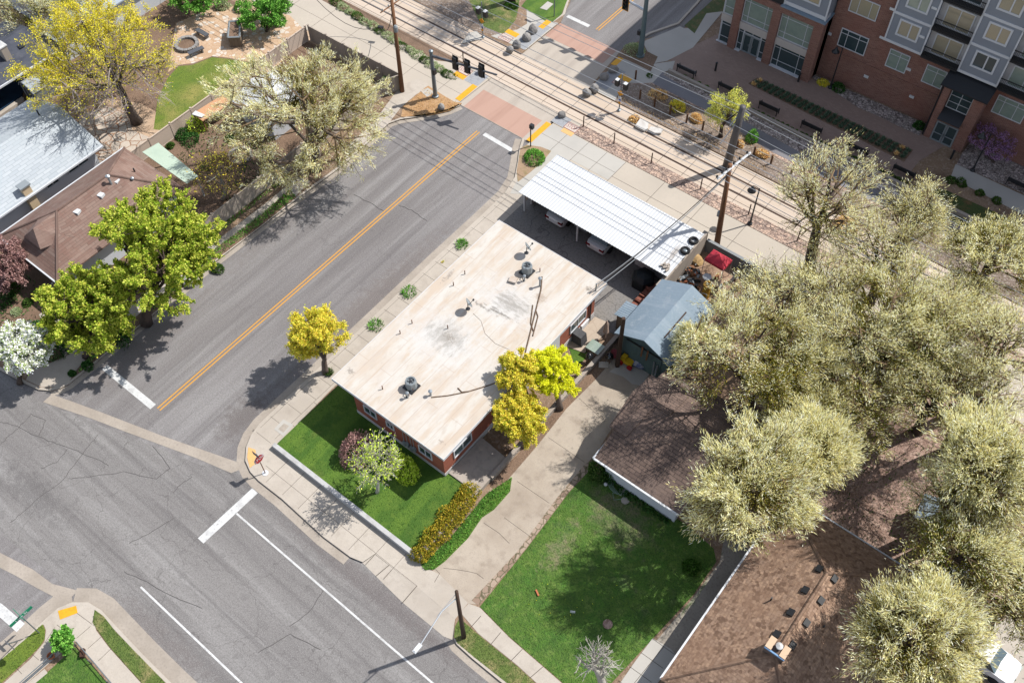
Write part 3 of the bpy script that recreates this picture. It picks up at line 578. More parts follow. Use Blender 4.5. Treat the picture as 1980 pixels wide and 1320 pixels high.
sheet('brick_edging', [(925, 1170), (912, 1160), (1000, 1066), (1080, 958), (1130, 898), (1143, 890), (1150, 898), (1100, 950), (1020, 1056)], .139, M('old_brick_edging', A(190, 168, 148), [('v', (2.6, 2.6, 2.6), A(150, 122, 102), .5, .7, .7), ('c', (2.6, 2.6, 2.6), A(96, 92, 62), .09, .03, .9, .05), ('n', (8, 8, 8), A(170, 148, 130), .5, .7, .6)], bump=(8, .6, .04)))
sheet('front_lawn', [(928, 1172), (1020, 1058), (1100, 952), (1148, 900), (1160, 905), (1310, 1003), (1330, 1015), (1380, 1060), (1385, 1085), (1340, 1150), (1180, 1322), (1100, 1390), (1094, 1324), (1035, 1273), (985, 1230)], .142, GRASSW)
sheet('pavement', [(890, 1183), (906, 1166), (928, 1174), (985, 1232), (1035, 1275), (1098, 1330), (1160, 1400), (1120, 1400), (1060, 1340), (1000, 1285), (925, 1224)], .137, CONC)
sheet('verge', [(880, 1210), (889, 1194), (925, 1226), (1000, 1287), (1060, 1342), (1120, 1402), (1080, 1402), (1000, 1335), (915, 1268), (884, 1242), (878, 1230)], .144, GRASSD)
sheet('verge', [(822, 1102), (814, 1092), (870, 1040), (940, 955), (990, 922), (986, 950), (955, 985), (932, 1000), (905, 1040), (885, 1060), (860, 1085), (840, 1100)], .141, GRASS)
sheet('side_driveway', [(1190, 1330), (1340, 1155), (1392, 1085), (1400, 1040), (1450, 1050), (1440, 1090), (1300, 1270), (1250, 1340), (1180, 1420), (1120, 1420)], .138, M('weedy_old_concrete', A(186, 176, 162), [('n', (.4, .4, .4), A(160, 150, 138), .42, .64, .7), ('n', (7, 7, 7), A(140, 130, 118), .5, .68, .7), ('n', (1.6, .25, 1), A(96, 120, 58), .6, .68, .8)], bump=(20, .3, .02)))
sheet('concrete_flags', [(1230, 1275), (1262, 1233), (1298, 1254), (1310, 1270), (1240, 1360), (1170, 1400), (1150, 1390)], .143, PATHG)
fj = MB()
for k in range(5):
    a = (1262-k*22, 1234+k*27); b = (1304-k*22, 1264+k*27); fj.tube([G(*a, .143), G(*b, .143)], .016, 4)
fj.tube([G(1284, 1248, .143), G(1180, 1378, .143)], .016, 4)
st('flag_joint', fj, JOINT)
sheet('side_bed', [(918, 905), (985, 892), (1000, 880), (1110, 745), (1190, 655), (1222, 690), (1190, 715), (1120, 770), (1050, 845), (985, 925), (962, 955)], .128, SOILD)
sheet('parking_lot', [(-33.5, 38.8), (-33.5, 46.4), (-19.6, 46.4), (-19.6, 36.2), (-22.4, 36.2), (-31.4, 36.8)], .134, LOTASPH, px=False)
sheet('patio', [(1092, 668), (1125, 640), (1150, 612), (1180, 625), (1175, 640), (1130, 682)], .2, M('patio_concrete', A(206, 188, 168), [('c', (1.1, 1.1, 1.1), A(176, 156, 136), .03, 0, .6, .2), ('n', (4, 4, 4), A(188, 170, 150), .5, .7, .5)]), t=.1)
sheet('yard_lawn', [(1100, 672), (1112, 660), (1140, 684), (1120, 705), (1112, 706)], .15, GRASS)
sheet('back_yard', rect(-19.4, -10.5, 36, 46.9), .129, M('back_yard_dirt', A(196, 164, 138), [('n', (.5, .5, .5), A(166, 134, 110), .42, .64, .8), ('n', (9, 9, 9), A(140, 112, 92), .52, .7, .7)], bump=(14, .7, .05)), px=False)
sheet('leaf_litter', [(-10.4, 30), (60, 28), (60, 46.9), (-10.4, 46.9)], .126, LITTER, px=False)
sheet('shaded_yard', [(-15, 31), (-10.5, 31), (-10.5, 36), (-19, 36), (-19, 35)], .127, SOILD, px=False)
sheet('back_drive', [(1870, 1250), (1990, 1160), (2200, 1200), (2200, 1420), (1990, 1400), (1925, 1335), (1890, 1290)], .14, CONC)
# west block
sheet('pavement', PL([(187, 690), (140, 735), (110, 748), (80, 748), (50, 734), (60, 715), (100, 700), (125, 690), (160, 665), (290, 560), (415, 468), (520, 388), (575, 342), (600, 350), (573, 378), (414, 498), (290, 606)], .13), .13, CONC, px=False)
sheet('planting_strip', [(135, 735), (187, 695), (290, 611), (414, 504), (500, 440), (573, 382), (560, 352+14), (500, 420), (414, 482), (290, 590), (187, 672), (150, 712)], .14, SOILD)
sheet('garden', [(-160, 8.2), (-50.4, 8.2), (-49.8, 12.6), (-50.9, 24), (-51.0, 33), (-51.2, 46), (-160, 46)], .126, SOILD, px=False)
sheet('garden_lawn', [(297, 250), (305, 190), (325, 150), (345, 128), (372, 126), (392, 118), (410, 111), (440, 114), (462, 118), (482, 122), (520, 165), (430, 165), (310, 252)], .15, GRASSY)
sheet('raked_yard', [(325, 140), (340, 45), (400, 20), (470, 10), (560, 30), (590, 60), (520, 150), (482, 120), (462, 116), (440, 112), (410, 109), (392, 116), (372, 123), (345, 126)], .148, FLAGS)
sheet('raked_yard', [(230, 300), (195, 290), (170, 240), (200, 190), (270, 200), (300, 215), (312, 250), (250, 300)], .146, SOILT)
sheet('flagstone_patio', [(150, 225), (205, 205), (240, 215), (252, 240), (256, 252), (280, 262), (300, 268), (262, 290), (236, 293), (215, 305), (190, 318), (160, 262)], .152, FLAG)
sheet('garden_path', [(75, 608), (90, 598), (120, 620), (150, 660), (125, 690), (100, 650)], .145, CONC)
sheet('neighbour_yard', [(-40, -20), (45, 30), (60, 65), (0, 120), (-60, 110)], .15, SOILT)
sheet('neighbour_path', [(-30, 110), (0, 85), (55, 52), (110, 78), (95, 100), (70, 70), (10, 100), (-20, 130)], .155, PATHG)
# south west corner
sheet('pavement', PL(KERB_S[2:8], .13)+PL([(222, 1212), (205, 1195), (186, 1179), (180, 1195), (186, 1218), (210, 1250), (282, 1330), (330, 1390), (250, 1390), (225, 1330), (145, 1238), (85, 1290), (35, 1335), (-20, 1380), (-40, 1370), (0, 1326), (60, 1272), (86, 1240), (89, 1218), (84, 1205)], .13), .131, CONC, px=False)
sj = MB()
for a, b in (((106, 1212), (88, 1240)), ((110, 1207), (145, 1234)), ((148, 1184), (178, 1206)), ((175, 1210), (148, 1233)), ((170, 1253), (196, 1230)), ((60, 1262), (75, 1275)), ((30, 1288), (42, 1302)), ((190, 1277), (216, 1252))):
    sj.tube([G(*a, .1305), G(*b, .1305)], .014, 4)
st('pavement_joint', sj, JOINT)
sheet('verge', [(183, 1178), (200, 1190), (225, 1222), (280, 1278), (335, 1335), (390, 1400), (340, 1400), (282, 1328), (212, 1250), (188, 1217), (179, 1202)], .15, GRASSD)
sheet('verge', [(82, 1206), (87, 1216), (86, 1234), (78, 1247), (58, 1268), (0, 1322), (-50, 1370), (-60, 1330), (0, 1276), (50, 1234)], .15, GRASSY)
sheet('corner_lawn', [(145, 1250), (222, 1336), (280, 1400), (-10, 1400), (45, 1335), (90, 1300)], .152, GRASSW)
sheet('corner_kerbing', [(86, 1292), (38, 1332), (-20, 1385), (-10, 1400), (46, 1338), (92, 1300)], .158, CONC)
# road paint (children of the street they are painted on)
def paint(name, a, b, w, mat, z=.012):
    p, q = G(*a, z), G(*b, z); d = (q-p).normalized(); n = Vector((-d.y, d.x, 0))*(w/2)
    o = MB().prism([(p+n)[:2], (q+n)[:2], (q-n)[:2], (p-n)[:2]], .002, z).build(name, mat, streetA); return o
paint('stop_line', (388, 1045), (493, 948), .55, PAINTW)
paint('edge_line', (456, 991), (860, 1340), .12, PAINTW)
paint('edge_line', (272, 1134), (520, 1370), .12, PAINTW)
paint('stop_line', (202, 709), (296, 786), .50, PAINTW)
paint('stop_line', (936, 259), (992, 292), .40, PAINTW)
paint('stop_line', (1097, 31), (1139, 51), .40, PAINTW)
paint('stop_line', (0, 1178), (40, 1213), .62, PAINTW, .022)
paint('stop_line', (-40, 1148), (0, 1178), .62, PAINTW, .022)
c0, c1 = G(309, 793), G(924, 254)
for dx in (-.13, .13):
    MB().prism(rect(-41.7+dx-.05, -41.7+dx+.05, c0.y, c1.y), .002, .013).build('centre_line', PAINTY, streetA)
for dx in (-.13, .13):
    MB().prism(rect(-41.55+dx-.05, -41.55+dx+.05, 63.8, 120), .002, .013).build('centre_line', PAINTY, streetA)
# long tar cracks drawn by the street itself
cr = MB(); rnd = random.Random(4)
for pts in ([(300, 926), (240, 912), (150, 924), (132, 925)], [(300, 926), (330, 905), (295, 862)], [(0, 815), (38, 825), (60, 838), (110, 858), (150, 872), (200, 893), (210, 900)], [(38, 825), (60, 800), (88, 812), (75, 842)], [(0, 860), (20, 840), (38, 825)],
            [(250, 1050), (290, 1030), (330, 1005)], [(685, 376), (742, 408)], [(771, 396), (800, 409), (825, 427)], [(335, 952), (345, 940), (372, 921)], [(240, 1105), (275, 1120), (330, 1150), (390, 1175)], [(80, 905), (110, 893), (130, 868)],
            [(20, 1010), (50, 985), (90, 950), (120, 930), (165, 870), (190, 840)], [(560, 1210), (600, 1180), (625, 1140)], [(500, 1260), (560, 1225), (620, 1255)]):
    P = []
    for (a, b), (c, d) in zip(pts, pts[1:]):
        for k in range(6):
            t = k/6; P.append((a+(c-a)*t+rnd.uniform(-1.2, 1.2), b+(d-b)*t+rnd.uniform(-1.2, 1.2)))
    P.append(pts[-1])
    cr.tube([G(a, b, .004) for a, b in P], .022, 4)
cr.build('tar_crack', M('tar_crack', A(104, 100, 98), rough=.8), streetA)
# ------------------------------------------------------------------ vegetation
def leafmat(name, cols, trans=.42, k=2.7):
    base = A(*cols[0], k); L = []
    n = len(cols)
    for i, c in enumerate(cols[1:], 1):
        t = i/n; L.append(('r', 1, A(*c, k), t-.02, t+.02, 1))
    L.append(('n', (.55, .55, .55), tuple(q*.7 for q in A(*cols[-1], k)), .55, .7, .35))
    return M(name, base, L, rough=.85, spec=.06, trans=trans)
def barkmat(name, c, d):
    return M(name, A(*c), [('n', (3, 3, 1), A(*d), .45, .65, .8)], bump=(12, .5, .03))
LM = {
 'elm': leafmat('elm_leaf', [(140, 136, 46), (104, 106, 34), (170, 156, 62), (78, 86, 26), (188, 168, 76), (118, 124, 40)], .4, 1.7),
 'elmgreen': leafmat('elm_green_leaf', [(130, 138, 48), (98, 112, 36), (160, 154, 64), (74, 92, 28), (176, 162, 78)], .4, 1.6),
 'seed': leafmat('elm_seed_cluster', [(228, 212, 168), (210, 194, 142), (238, 226, 186), (188, 176, 118), (222, 206, 156), (164, 158, 100)], .45, 3.0),
 'maple': leafmat('maple_leaf', [(182, 192, 76), (158, 176, 58), (202, 206, 98), (126, 150, 42), (190, 186, 78), (100, 130, 34)], .42, 2.2),
 'gold': leafmat('gold_leaf', [(222, 206, 60), (200, 188, 52), (230, 214, 82), (180, 174, 48), (212, 192, 62), (156, 156, 46)], .42, 2.4),
 'amber': leafmat('amber_leaf', [(216, 192, 70), (192, 180, 58), (224, 200, 94), (170, 168, 52), (206, 178, 76), (146, 156, 46)], .42, 2.8),
 'lime': leafmat('lime_leaf', [(208, 204, 44), (188, 190, 36), (222, 212, 64), (164, 176, 36), (198, 188, 48)], .5, 3.2),
 'blossom': leafmat('white_blossom', [(244, 240, 232), (232, 228, 214), (250, 246, 240), (218, 214, 196), (150, 160, 100), (120, 140, 76)], .3),
 'plum': leafmat('plum_leaf', [(176, 136, 130), (150, 112, 108), (200, 164, 156), (128, 94, 92), (188, 150, 140)], .3, 1.6),
 'bud': leafmat('fresh_bud_leaf', [(184, 200, 70), (160, 184, 56), (200, 210, 100), (140, 168, 50)], .4),
 'redbud': leafmat('redbud_flower', [(206, 158, 212), (184, 134, 192), (220, 178, 224), (160, 124, 166)], .3, 1.2),
 'green': leafmat('green_leaf', [(92, 132, 56), (72, 112, 44), (116, 150, 72), (60, 96, 38), (136, 160, 88)], .35, 1.1),
 'deep': leafmat('deep_green_leaf', [(60, 104, 48), (46, 86, 38), (78, 122, 60), (38, 72, 30), (96, 134, 70)], .3, 1.5),
 'hedge': leafmat('gold_green_hedge_leaf', [(196, 170, 58), (166, 152, 50), (212, 184, 76), (136, 138, 44), (180, 152, 56), (108, 122, 40), (150, 146, 48), (124, 132, 46)], .4, 1.9),
 'juniper': leafmat('bright_conifer_leaf', [(96, 146, 58), (76, 124, 46), (120, 164, 74), (60, 104, 38)], .3),
 'dry': leafmat('dry_grass_blade', [(206, 172, 120), (186, 150, 98), (222, 192, 146), (160, 126, 84), (196, 164, 104)], .3),
 'sage': leafmat('grey_green_leaf', [(150, 160, 120), (126, 140, 98), (170, 176, 140), (104, 120, 80)], .3),
 'willow': leafmat('willow_leaf', [(226, 214, 110), (206, 200, 92), (236, 224, 136), (180, 182, 80), (150, 164, 70)], .4),
 'grass': leafmat('tall_grass_blade', [(96, 146, 56), (76, 124, 44), (120, 164, 74), (62, 106, 36)], .4, 1.0),
 'shade': leafmat('dark_grass_tuft', [(86, 104, 84), (66, 86, 66), (104, 120, 98), (54, 72, 56)], .3),
}
BARK = {'grey': barkmat('grey_bark', (130, 114, 104), (92, 80, 72)), 'dark': barkmat('dark_bark', (96, 80, 70), (64, 52, 46)),
        'pale': barkmat('pale_twig_bark', (216, 210, 196), (176, 168, 156)), 'twig': barkmat('grey_twig_bark', (188, 174, 166), (140, 126, 118)), 'tan': barkmat('tan_twig_bark', (158, 132, 100), (112, 92, 70))}
def np_mesh(name, verts, faces_n, mat, parent, base):
    """verts (N*k,3) float, faces of k consecutive verts"""
    me = bpy.data.meshes.new(name); nv = len(verts); k = faces_n; nf = nv//k
    v = (verts-np.array(base)).astype(np.float32)
    me.vertices.add(nv); me.vertices.foreach_set('co', v.ravel())
    me.loops.add(nv); me.loops.foreach_set('vertex_index', np.arange(nv, dtype=np.int32))
    me.polygons.add(nf); me.polygons.foreach_set('loop_start', np.arange(0, nv, k, dtype=np.int32))
    me.update(calc_edges=True); me.materials.append(mat)
    o = bpy.data.objects.new(name, me); COL.objects.link(o); o.parent = parent
    return o
def unit(a): return a/np.maximum(1e-6, np.linalg.norm(a, axis=-1, keepdims=True))
def leaves(name, c, d, L, Wd, mat, parent, base, rng, jit=.5, flat=0.):
    n = len(c); d = unit(d+rng.normal(0, jit, (n, 3)))
    r = rng.normal(0, 1, (n, 3)); r[:, 2] *= (1-flat)
    s = unit(np.cross(d, r)); 
    if flat:
        d[:, 2] *= (1-.7*flat); d = unit(d)
        up = unit(np.array([0, 0, 1.])+rng.normal(0, .55, (n, 3))); s = unit(np.cross(d, up)*flat+s*(1-flat))
    l = (L*rng.uniform(.65, 1.35, (n, 1))); w = Wd*rng.uniform(.65, 1.35, (n, 1))
    v = np.stack([c-d*l*.5, c+s*w*.5-d*l*.05, c+d*l*.5, c-s*w*.5-d*l*.05], 1).reshape(-1, 3)
    return np_mesh(name, v, 4, mat, parent, base)
def bez(a, b, up, rng, wob, n):
    t = np.linspace(0, 1, n)[:, None]; m = (a+b)/2+up+rng.normal(0, wob, 3)
    return (1-t)**2*a+2*t*(1-t)*m+t*t*b
STY = {  # n1 n2 n3 leaves/twig, twig length, leaf L W, leaf mat, bark, twig bark, seeds/twig, flatness
 'elm':   dict(n=(9, 9, 12), lv=34, tw=1.15, L=.12, W=.055, leaf='elm', bark='dark', tb='tan', seed=13, flat=.45, gap=.25),
 'elmthin': dict(n=(9, 8, 10), lv=26, tw=1.2, L=.12, W=.055, leaf='elmgreen', bark='dark', tb='tan', seed=9, flat=.5, gap=.25),
 'elmpale': dict(n=(11, 10, 14), lv=32, tw=1.1, L=.11, W=.05, leaf='elm', bark='grey', tb='tan', sl=.28, seed=15, flat=.4, gap=.15),
 'elmsparse': dict(n=(8, 8, 9), lv=20, tw=1.2, L=.11, W=.05, leaf='elm', bark='dark', tb='tan', seed=13, flat=.5, gap=.2),
 'maple': dict(n=(13, 10, 9), lv=72, tw=.62, L=.15, W=.125, leaf='maple', bark='dark', tb='dark', seed=0, flat=.5),
 'gold':  dict(n=(14, 12, 20), lv=25, tw=.85, L=.11, W=.08, leaf='gold', bark='grey', tb='twig', seed=0, flat=.4),
 'amber': dict(n=(9, 10, 12), lv=46, tw=.5, L=.11, W=.085, leaf='amber', bark='grey', tb='twig', seed=0, flat=.4),
 'lime':  dict(n=(9, 10, 12), lv=46, tw=.5, L=.11, W=.085, leaf='lime', bark='grey', tb='twig', seed=0, flat=.4),
 'blossom': dict(n=(10, 9, 11), lv=44, tw=.5, L=.13, W=.12, leaf='blossom', bark='dark', tb='dark', seed=0, flat=.4),
 'plum':  dict(n=(9, 8, 11), lv=36, tw=.5, L=.12, W=.09, leaf='plum', bark='dark', tb='dark', seed=0),
 'bare':  dict(n=(14, 9, 8), lv=2, tw=.42, L=.12, W=.09, leaf='bud', bark='pale', tb='pale', seed=0),
 'nude':  dict(n=(10, 7, 6), lv=0, tw=.6, L=.1, W=.05, leaf='dry', bark='pale', tb='pale', seed=0),
 'vine':  dict(n=(12, 9, 8), lv=1, tw=.7, L=.14, W=.09, leaf='amber', bark='pale', tb='tan', seed=0),
 'willow': dict(n=(8, 7, 9), lv=16, tw=.55, L=.13, W=.05, leaf='willow', bark='dark', tb='tan', seed=0),
 'redbud': dict(n=(8, 6, 8), lv=10, tw=.5, L=.1, W=.07, leaf='redbud', bark='dark', tb='dark', seed=0),
 'green': dict(n=(8, 7, 9), lv=26, tw=.6, L=.16, W=.12, leaf='juniper', bark='dark', tb='dark', seed=0, flat=.4),
}
def make_tree(name, label, sty, base, C, rad, seed, group=None, r0=None, mask=None, cat='tree', low=.55, nscale=1.):
    S = dict(STY[sty]); S['tw'] = S['tw']*min(1., max(.3, max(rad)/2.6)); rng = np.random.default_rng(seed)
    base = np.array(base, float); C = np.array(C, float); rad = np.array(rad, float)
    t = thing(name, label, cat, tuple(base), group)
    lumpd = unit(rng.normal(0, 1, (9, 3))); lumpa = rng.uniform(-.34, .30, 9)
    def lump(d): return 1+(np.maximum(0, d@lumpd.T)**3)@lumpa
    fork = C-np.array([0, 0, rad[2]*low])
    fork[2] = max(fork[2], base[2]+.25*(C[2]-base[2])); fork[:2] = base[:2]+(C[:2]-base[:2])*.75
    r0 = r0 or .035*(C[2]-base[2]+rad[2])
    tr = MB(); tp = bez(base, fork, np.zeros(3), rng, .12*r0*6, 5)
    topp = fork+(C-fork)*.9+rng.normal(0, .2, 3); tp2 = bez(fork, topp, np.zeros(3), rng, .25, 4)
    path = np.vstack([tp, tp2[1:]])
    tr.tube(path, list(np.interp(np.arange(len(path)), [0, 1, 4, len(path)-1], [r0*1.35, r0, r0*.75, r0*.3])), 8)
    br = MB(); lc, ld = [], []
    n1, n2, n3 = S['n']; n1 = max(4, int(round(n1*nscale)))
    ga = rng.uniform(0, 6.28)
    for i in range(n1):
        az = ga+i*2.399+rng.normal(0, .25); el = rng.uniform(-.25, 1.15) if i else 1.3
        d = np.array([math.cos(az)*math.cos(el), math.sin(az)*math.cos(el), math.sin(el)])
        e = C+d*rad*rng.uniform(.45, .74)*lump(d[None])[0]
        s = path[rng.integers(3, len(path))]
        lp = bez(s, e, np.array([0, 0, -.10*np.linalg.norm(e-s)]), rng, .12*rad[0]*.5, 6)
        rl = r0*rng.uniform(.32, .5)
        tr.tube(lp, list(np.linspace(rl, rl*.35, 6)), 6, cap=False)
        for j in range(n2):
            if rng.uniform() < S.get('gap', .12): continue
            q = lp[rng.integers(2, 6)]; dd = unit(d+rng.normal(0, .62, 3))
            e2 = C+dd*rad*rng.uniform(.68, .97)*lump(dd[None])[0]
            if np.linalg.norm(e2-q) > rad.max()*.85: e2 = q+unit(e2-q)*rad.max()*.85
            bp = bez(q, e2, np.array([0, 0, -.06*rad[2]]), rng, .1*rad[0]*.4, 5)
            br.tube(bp, list(np.linspace(rl*.36, rl*.12, 5)), 4, cap=False)
            for k in range(n3):
                f = rng.uniform(.25, 1.); x = f*4; ii = min(3, int(x)); p = bp[ii]+(bp[ii+1]-bp[ii])*(x-ii)
                out = unit((p-C)/rad); td = unit(unit(bp[4]-bp[0])*.6+out*.45+rng.normal(0, .55, 3)+np.array([0, 0, .22]))
                ln = S['tw']*rng.uniform(.55, 1.25); pe = p+td*ln+np.array([0, 0, -.06*ln])
                br.tube([p, pe], [max(.014, rl*.11), .008], 3, cap=False)
                nl = S['lv']; pm = (p+pe)/2
                if mask is not None:
                    w = float(np.dot((pm-C)/rad, mask)); nl = int(nl*min(1, max(.06, .62+w*1.3)))
                if nl:
                    u = rng.uniform(.15, 1.08, (nl, 1)); lc.append(p+(pe-p)*u+rng.normal(0, .09*S['tw']+.03, (nl, 3))); ld.append(np.repeat(td[None], nl, 0))
    tr.build('trunk', BARK[S['bark']], t, smooth=True)
    br.build('branches', BARK[S['tb']], t)
    if lc:
        lc = np.vstack(lc); ld = np.vstack(ld)
        if S['seed']:
            outw = (((lc-C)/rad)**2).sum(1)**.5+rng.normal(0, .16, len(lc))+.25*(lc[:, 2]-C[2])/rad[2]
            sel = outw > np.quantile(outw, 1-S['seed']/(S['lv']+0.))
            leaves('seed_clusters', lc[sel], ld[sel]*1.2+np.array([0, 0, .2]), S.get('sl', .23), .038, LM['seed'], t, base, rng, .38)
            lc, ld = lc[~sel], ld[~sel]
        leaves('crown', lc, ld, S['L'], S['W'], LM[S['leaf']], t, base, rng, .8, S.get('flat', 0.))
    return t
def px_tree(name, label, sty, base, crown, rpx, seed, z=None, rzk=.8, **kw):
    """base and crown centre as seen in the photograph; crown radius in photo pixels"""
    if base is None:
        C = G(crown[0], crown[1], z); B = Vector((C.x+.4, C.y+1.7, .12))
    else:
        B, h = HZ(base, crown, .12)
        if z is None: z = h
        C = G(crown[0], crown[1], z+.12)
    r = rpx*(C-CAM).length/FPX
    rad = (r, r, min(r*rzk, (C.z-.3)*.92))
    return make_tree(name, label, sty, B, C, rad, seed, **kw)
def bush(name, label, cat, c, rad, leaf, n, L, Wd, seed, group=None, flat=.3, shell=.55, stem=True, up=.3):
    rng = np.random.default_rng(seed); c = np.array(c, float); rad = np.array(rad, float)
    d = unit(rng.normal(0, 1, (n, 3))); d[:, 2] = np.abs(d[:, 2])*1.0-.15
    ld_ = unit(rng.normal(0, 1, (8, 3))); la = rng.uniform(-.45, .55, 8)
    k = 1+(np.maximum(0, d@ld_.T)**3)@la
    p = c+d*rad*(k*rng.uniform(shell, 1, n)**.7)[:, None]; p[:, 2] = np.maximum(p[:, 2], c[2]+.01)
    fq = 11/max(.6, max(rad)); q = (p-c)*fq; ph = rng.uniform(0, 6, 3); keep = np.sin(q[:, 0]+ph[0]+1.3*np.sin(q[:, 1]))*np.sin(q[:, 1]*1.1+ph[1])+.6*np.sin(q[:, 2]*1.3+ph[2]) > -.42
    p, d = p[keep], d[keep]
    o = leaves(name, p, d+np.array([0, 0, up]), L, Wd, LM[leaf], None, c, rng, .6, flat)
    o.location = tuple(c); ROOT[o] = Vector(c); tag(o, label, cat, group)
    if stem:
        s = MB()
        for i in range(6):
            e = c+unit(rng.normal(0, 1, 3)+np.array([0, 0, 1.2]))*rad*.7; s.tube([c-np.array([0, 0, .02]), e], [.03*rad[0]+.008, .006], 4, cap=False)
        s.build('stems', BARK['tan'], o)
    return o
def tuft(name, label, c, r, h, leaf, n, seed, group=None, cat='plant', stem=False, w=.03):
    rng = np.random.default_rng(seed); c = np.array(c, float)
    a = rng.uniform(0, 6.28, n); rr = r*np.sqrt(rng.uniform(0, 1, n))
    d = np.stack([np.cos(a)*rr/r*.8, np.sin(a)*rr/r*.8, np.ones(n)], 1)+rng.normal(0, .25, (n, 3))
    p = c+np.stack([np.cos(a)*rr, np.sin(a)*rr, h*rng.uniform(.25, .6, n)], 1)
    o = leaves(name, p, d, h*.9, w, LM[leaf], None, c, rng, .15)
    o.location = tuple(c); ROOT[o] = Vector(c); return tag(o, label, cat, group)
def scatter(name, label, polys, z, n, L, Wd, leaf, seed, cat='grass', up=1.2):
    """uncountable ground cover: leaf-sized faces over the given outlines"""
    rng = np.random.default_rng(seed); P = []
    for pts in polys:
        tri = tessellate_polygon([[Vector((x, y, 0)) for x, y in pts]])
        ar = []; T = []
        for t in tri:
            a, b, c = [np.array(pts[i]) for i in t]; ar.append(abs((b-a)[0]*(c-a)[1]-(b-a)[1]*(c-a)[0])/2); T.append((a, b, c))
        ar = np.array(ar); m = max(1, int(n*ar.sum()))
        idx = rng.choice(len(T), m, p=ar/ar.sum()); u = rng.uniform(0, 1, (m, 2)); fl = u.sum(1) > 1; u[fl] = 1-u[fl]
        a = np.array([T[i][0] for i in idx]); b = np.array([T[i][1] for i in idx]); c = np.array([T[i][2] for i in idx])
        q = a+(b-a)*u[:, :1]+(c-a)*u[:, 1:]; P.append(np.column_stack([q, np.full(m, z)+rng.uniform(.2, .55, m)*L]))
    P = np.vstack(P); d = rng.normal(0, .5, P.shape)+np.array([0, 0, up])
    o = leaves(name, P, d, L, Wd, LM[leaf], None, (0, 0, 0), rng, .2)
    return tag(o, label, cat, None, 'stuff')
# ------------------------------------------------------------------ buildings
def FX(px, py, x):
    d = ray(px, py); return CAM + d*(x/d.x)
def obox(mb, o, u, n, u0, u1, z0, z1, d0, d1):
    """box on a vertical wall: u along it, n outwards, d measured from the wall plane"""
    o, u, n = Vector(o), Vector(u), Vector(n); vs = []
    for z in (z0, z1):
        for a, d in ((u0, d0), (u1, d0), (u1, d1), (u0, d1)):
            p = o+u*a+n*d; vs.append((p.x, p.y, z))
    fs = [(0,3,2,1),(4,5,6,7),(0,1,5,4),(1,2,6,5),(2,3,7,6),(3,0,4,7)]
    if u.cross(n).z < 0: fs = [f[::-1] for f in fs]
    return mb.add(vs, fs)
def window(parent, o, u, n, u0, u1, z0, z1, cols=(), rows=(), frame=None, glass=None, fw=.07, name='window'):
    frame = frame or GREYTRIM; glass = glass or GLASSD
    g = obox(MB(), o, u, n, u0+fw*.5, u1-fw*.5, z0+fw*.5, z1-fw*.5, -.03, .02).build(name, glass, parent)
    m = MB()
    obox(m, o, u, n, u0, u1, z0, z0+fw, -.02, .07); obox(m, o, u, n, u0, u1, z1-fw, z1, -.02, .07)
    obox(m, o, u, n, u0, u0+fw, z0+fw, z1-fw, -.02, .07); obox(m, o, u, n, u1-fw, u1, z0+fw, z1-fw, -.02, .07)
    for c in cols:
        x = u0+(u1-u0)*c; obox(m, o, u, n, x-fw*.35, x+fw*.35, z0+fw, z1-fw, .0, .055)
    for r in rows:
        z = z0+(z1-z0)*r; obox(m, o, u, n, u0+fw, u1-fw, z-fw*.3, z+fw*.3, .0, .05)
    m.build('frame', frame, g)
    return g
def roofvent(parent, c, s, h, mat, name='roof_vent', rz=0.):
    return MB().box((c[0], c[1], c[2]+h*.5), (s*.8, s*.8, h), rz).box((c[0], c[1], c[2]+h+.03), (s, s, .08), rz).build(name, mat, parent)
def pipe(c, r, h, mat, cap=True):
    m = MB().lathe(c, [(r, -.3), (r, h)], 10)
    if cap: m.lathe(c, [(r*1.1, h-.02), (r*2., h+.03), (r*2., h+.10), (r*.4, h+.2)], 12)
    return m

# --- the flat white-roofed brick building
B0 = .36
lawn = sheet('front_lawn', [(-33.0, 14.72), (-20.35, 14.72), (-20.35, 20.2), (-22.4, 20.2), (-22.4, 20.5), (-30.2, 20.5), (-33.0, 21.0)], B0, GRASS, t=.4, px=False)
bl = thing('brick_building', 'flat roofed red brick apartment building with white coated roof beside the street', 'building', (-26.4, 28.2, B0))
wx0, wx1, wy0, wy1 = -30.38, -22.47, 19.93, 36.6
MB().prism(rect(wx0, wx1, wy0, wy1), .7, 3.82).build('wall', MAIN_BRICK, bl, uv=True)
MB().prism(rect(wx0-.03, wx1+.03, wy0-.03, wy1+.03), .1, .697).build('foundation', STUCCO, bl)
rf = MB().prism(rect(-31.55, -21.87, 19.45, 37.0), 3.93, 4.10, True).build('roof', ROOFW, bl, uv=True)
MB().bx(-31.58, -21.84, 19.42, 19.449, 3.86, 4.11).bx(-31.58, -21.84, 37.001, 37.03, 3.86, 4.11).bx(-31.58, -31.551, 19.45, 37.0, 3.86, 4.11).bx(-21.869, -21.84, 19.45, 37.0, 3.86, 4.11).build('fascia', GREYTRIM, bl)
MB().prism(rect(-31.5, -21.9, 19.5, 36.95), 3.824, 3.92, True).build('soffit', STUCCO, bl)
o, u, n = (0, wy0, 0), (1, 0, 0), (0, -1, 0)
for a, b, z0, z1, c in ((-29.5, -28.35, 1.45, 2.35, (.5,)), (-27.45, -26.75, 1.7, 2.4, (.5,)), (-24.6, -23.45, 1.4, 2.35, (.5,))):
    window(bl, o, u, n, a, b, z0, z1, c)
o, u, n = (wx1, 0, 0), (0, 1, 0), (1, 0, 0)
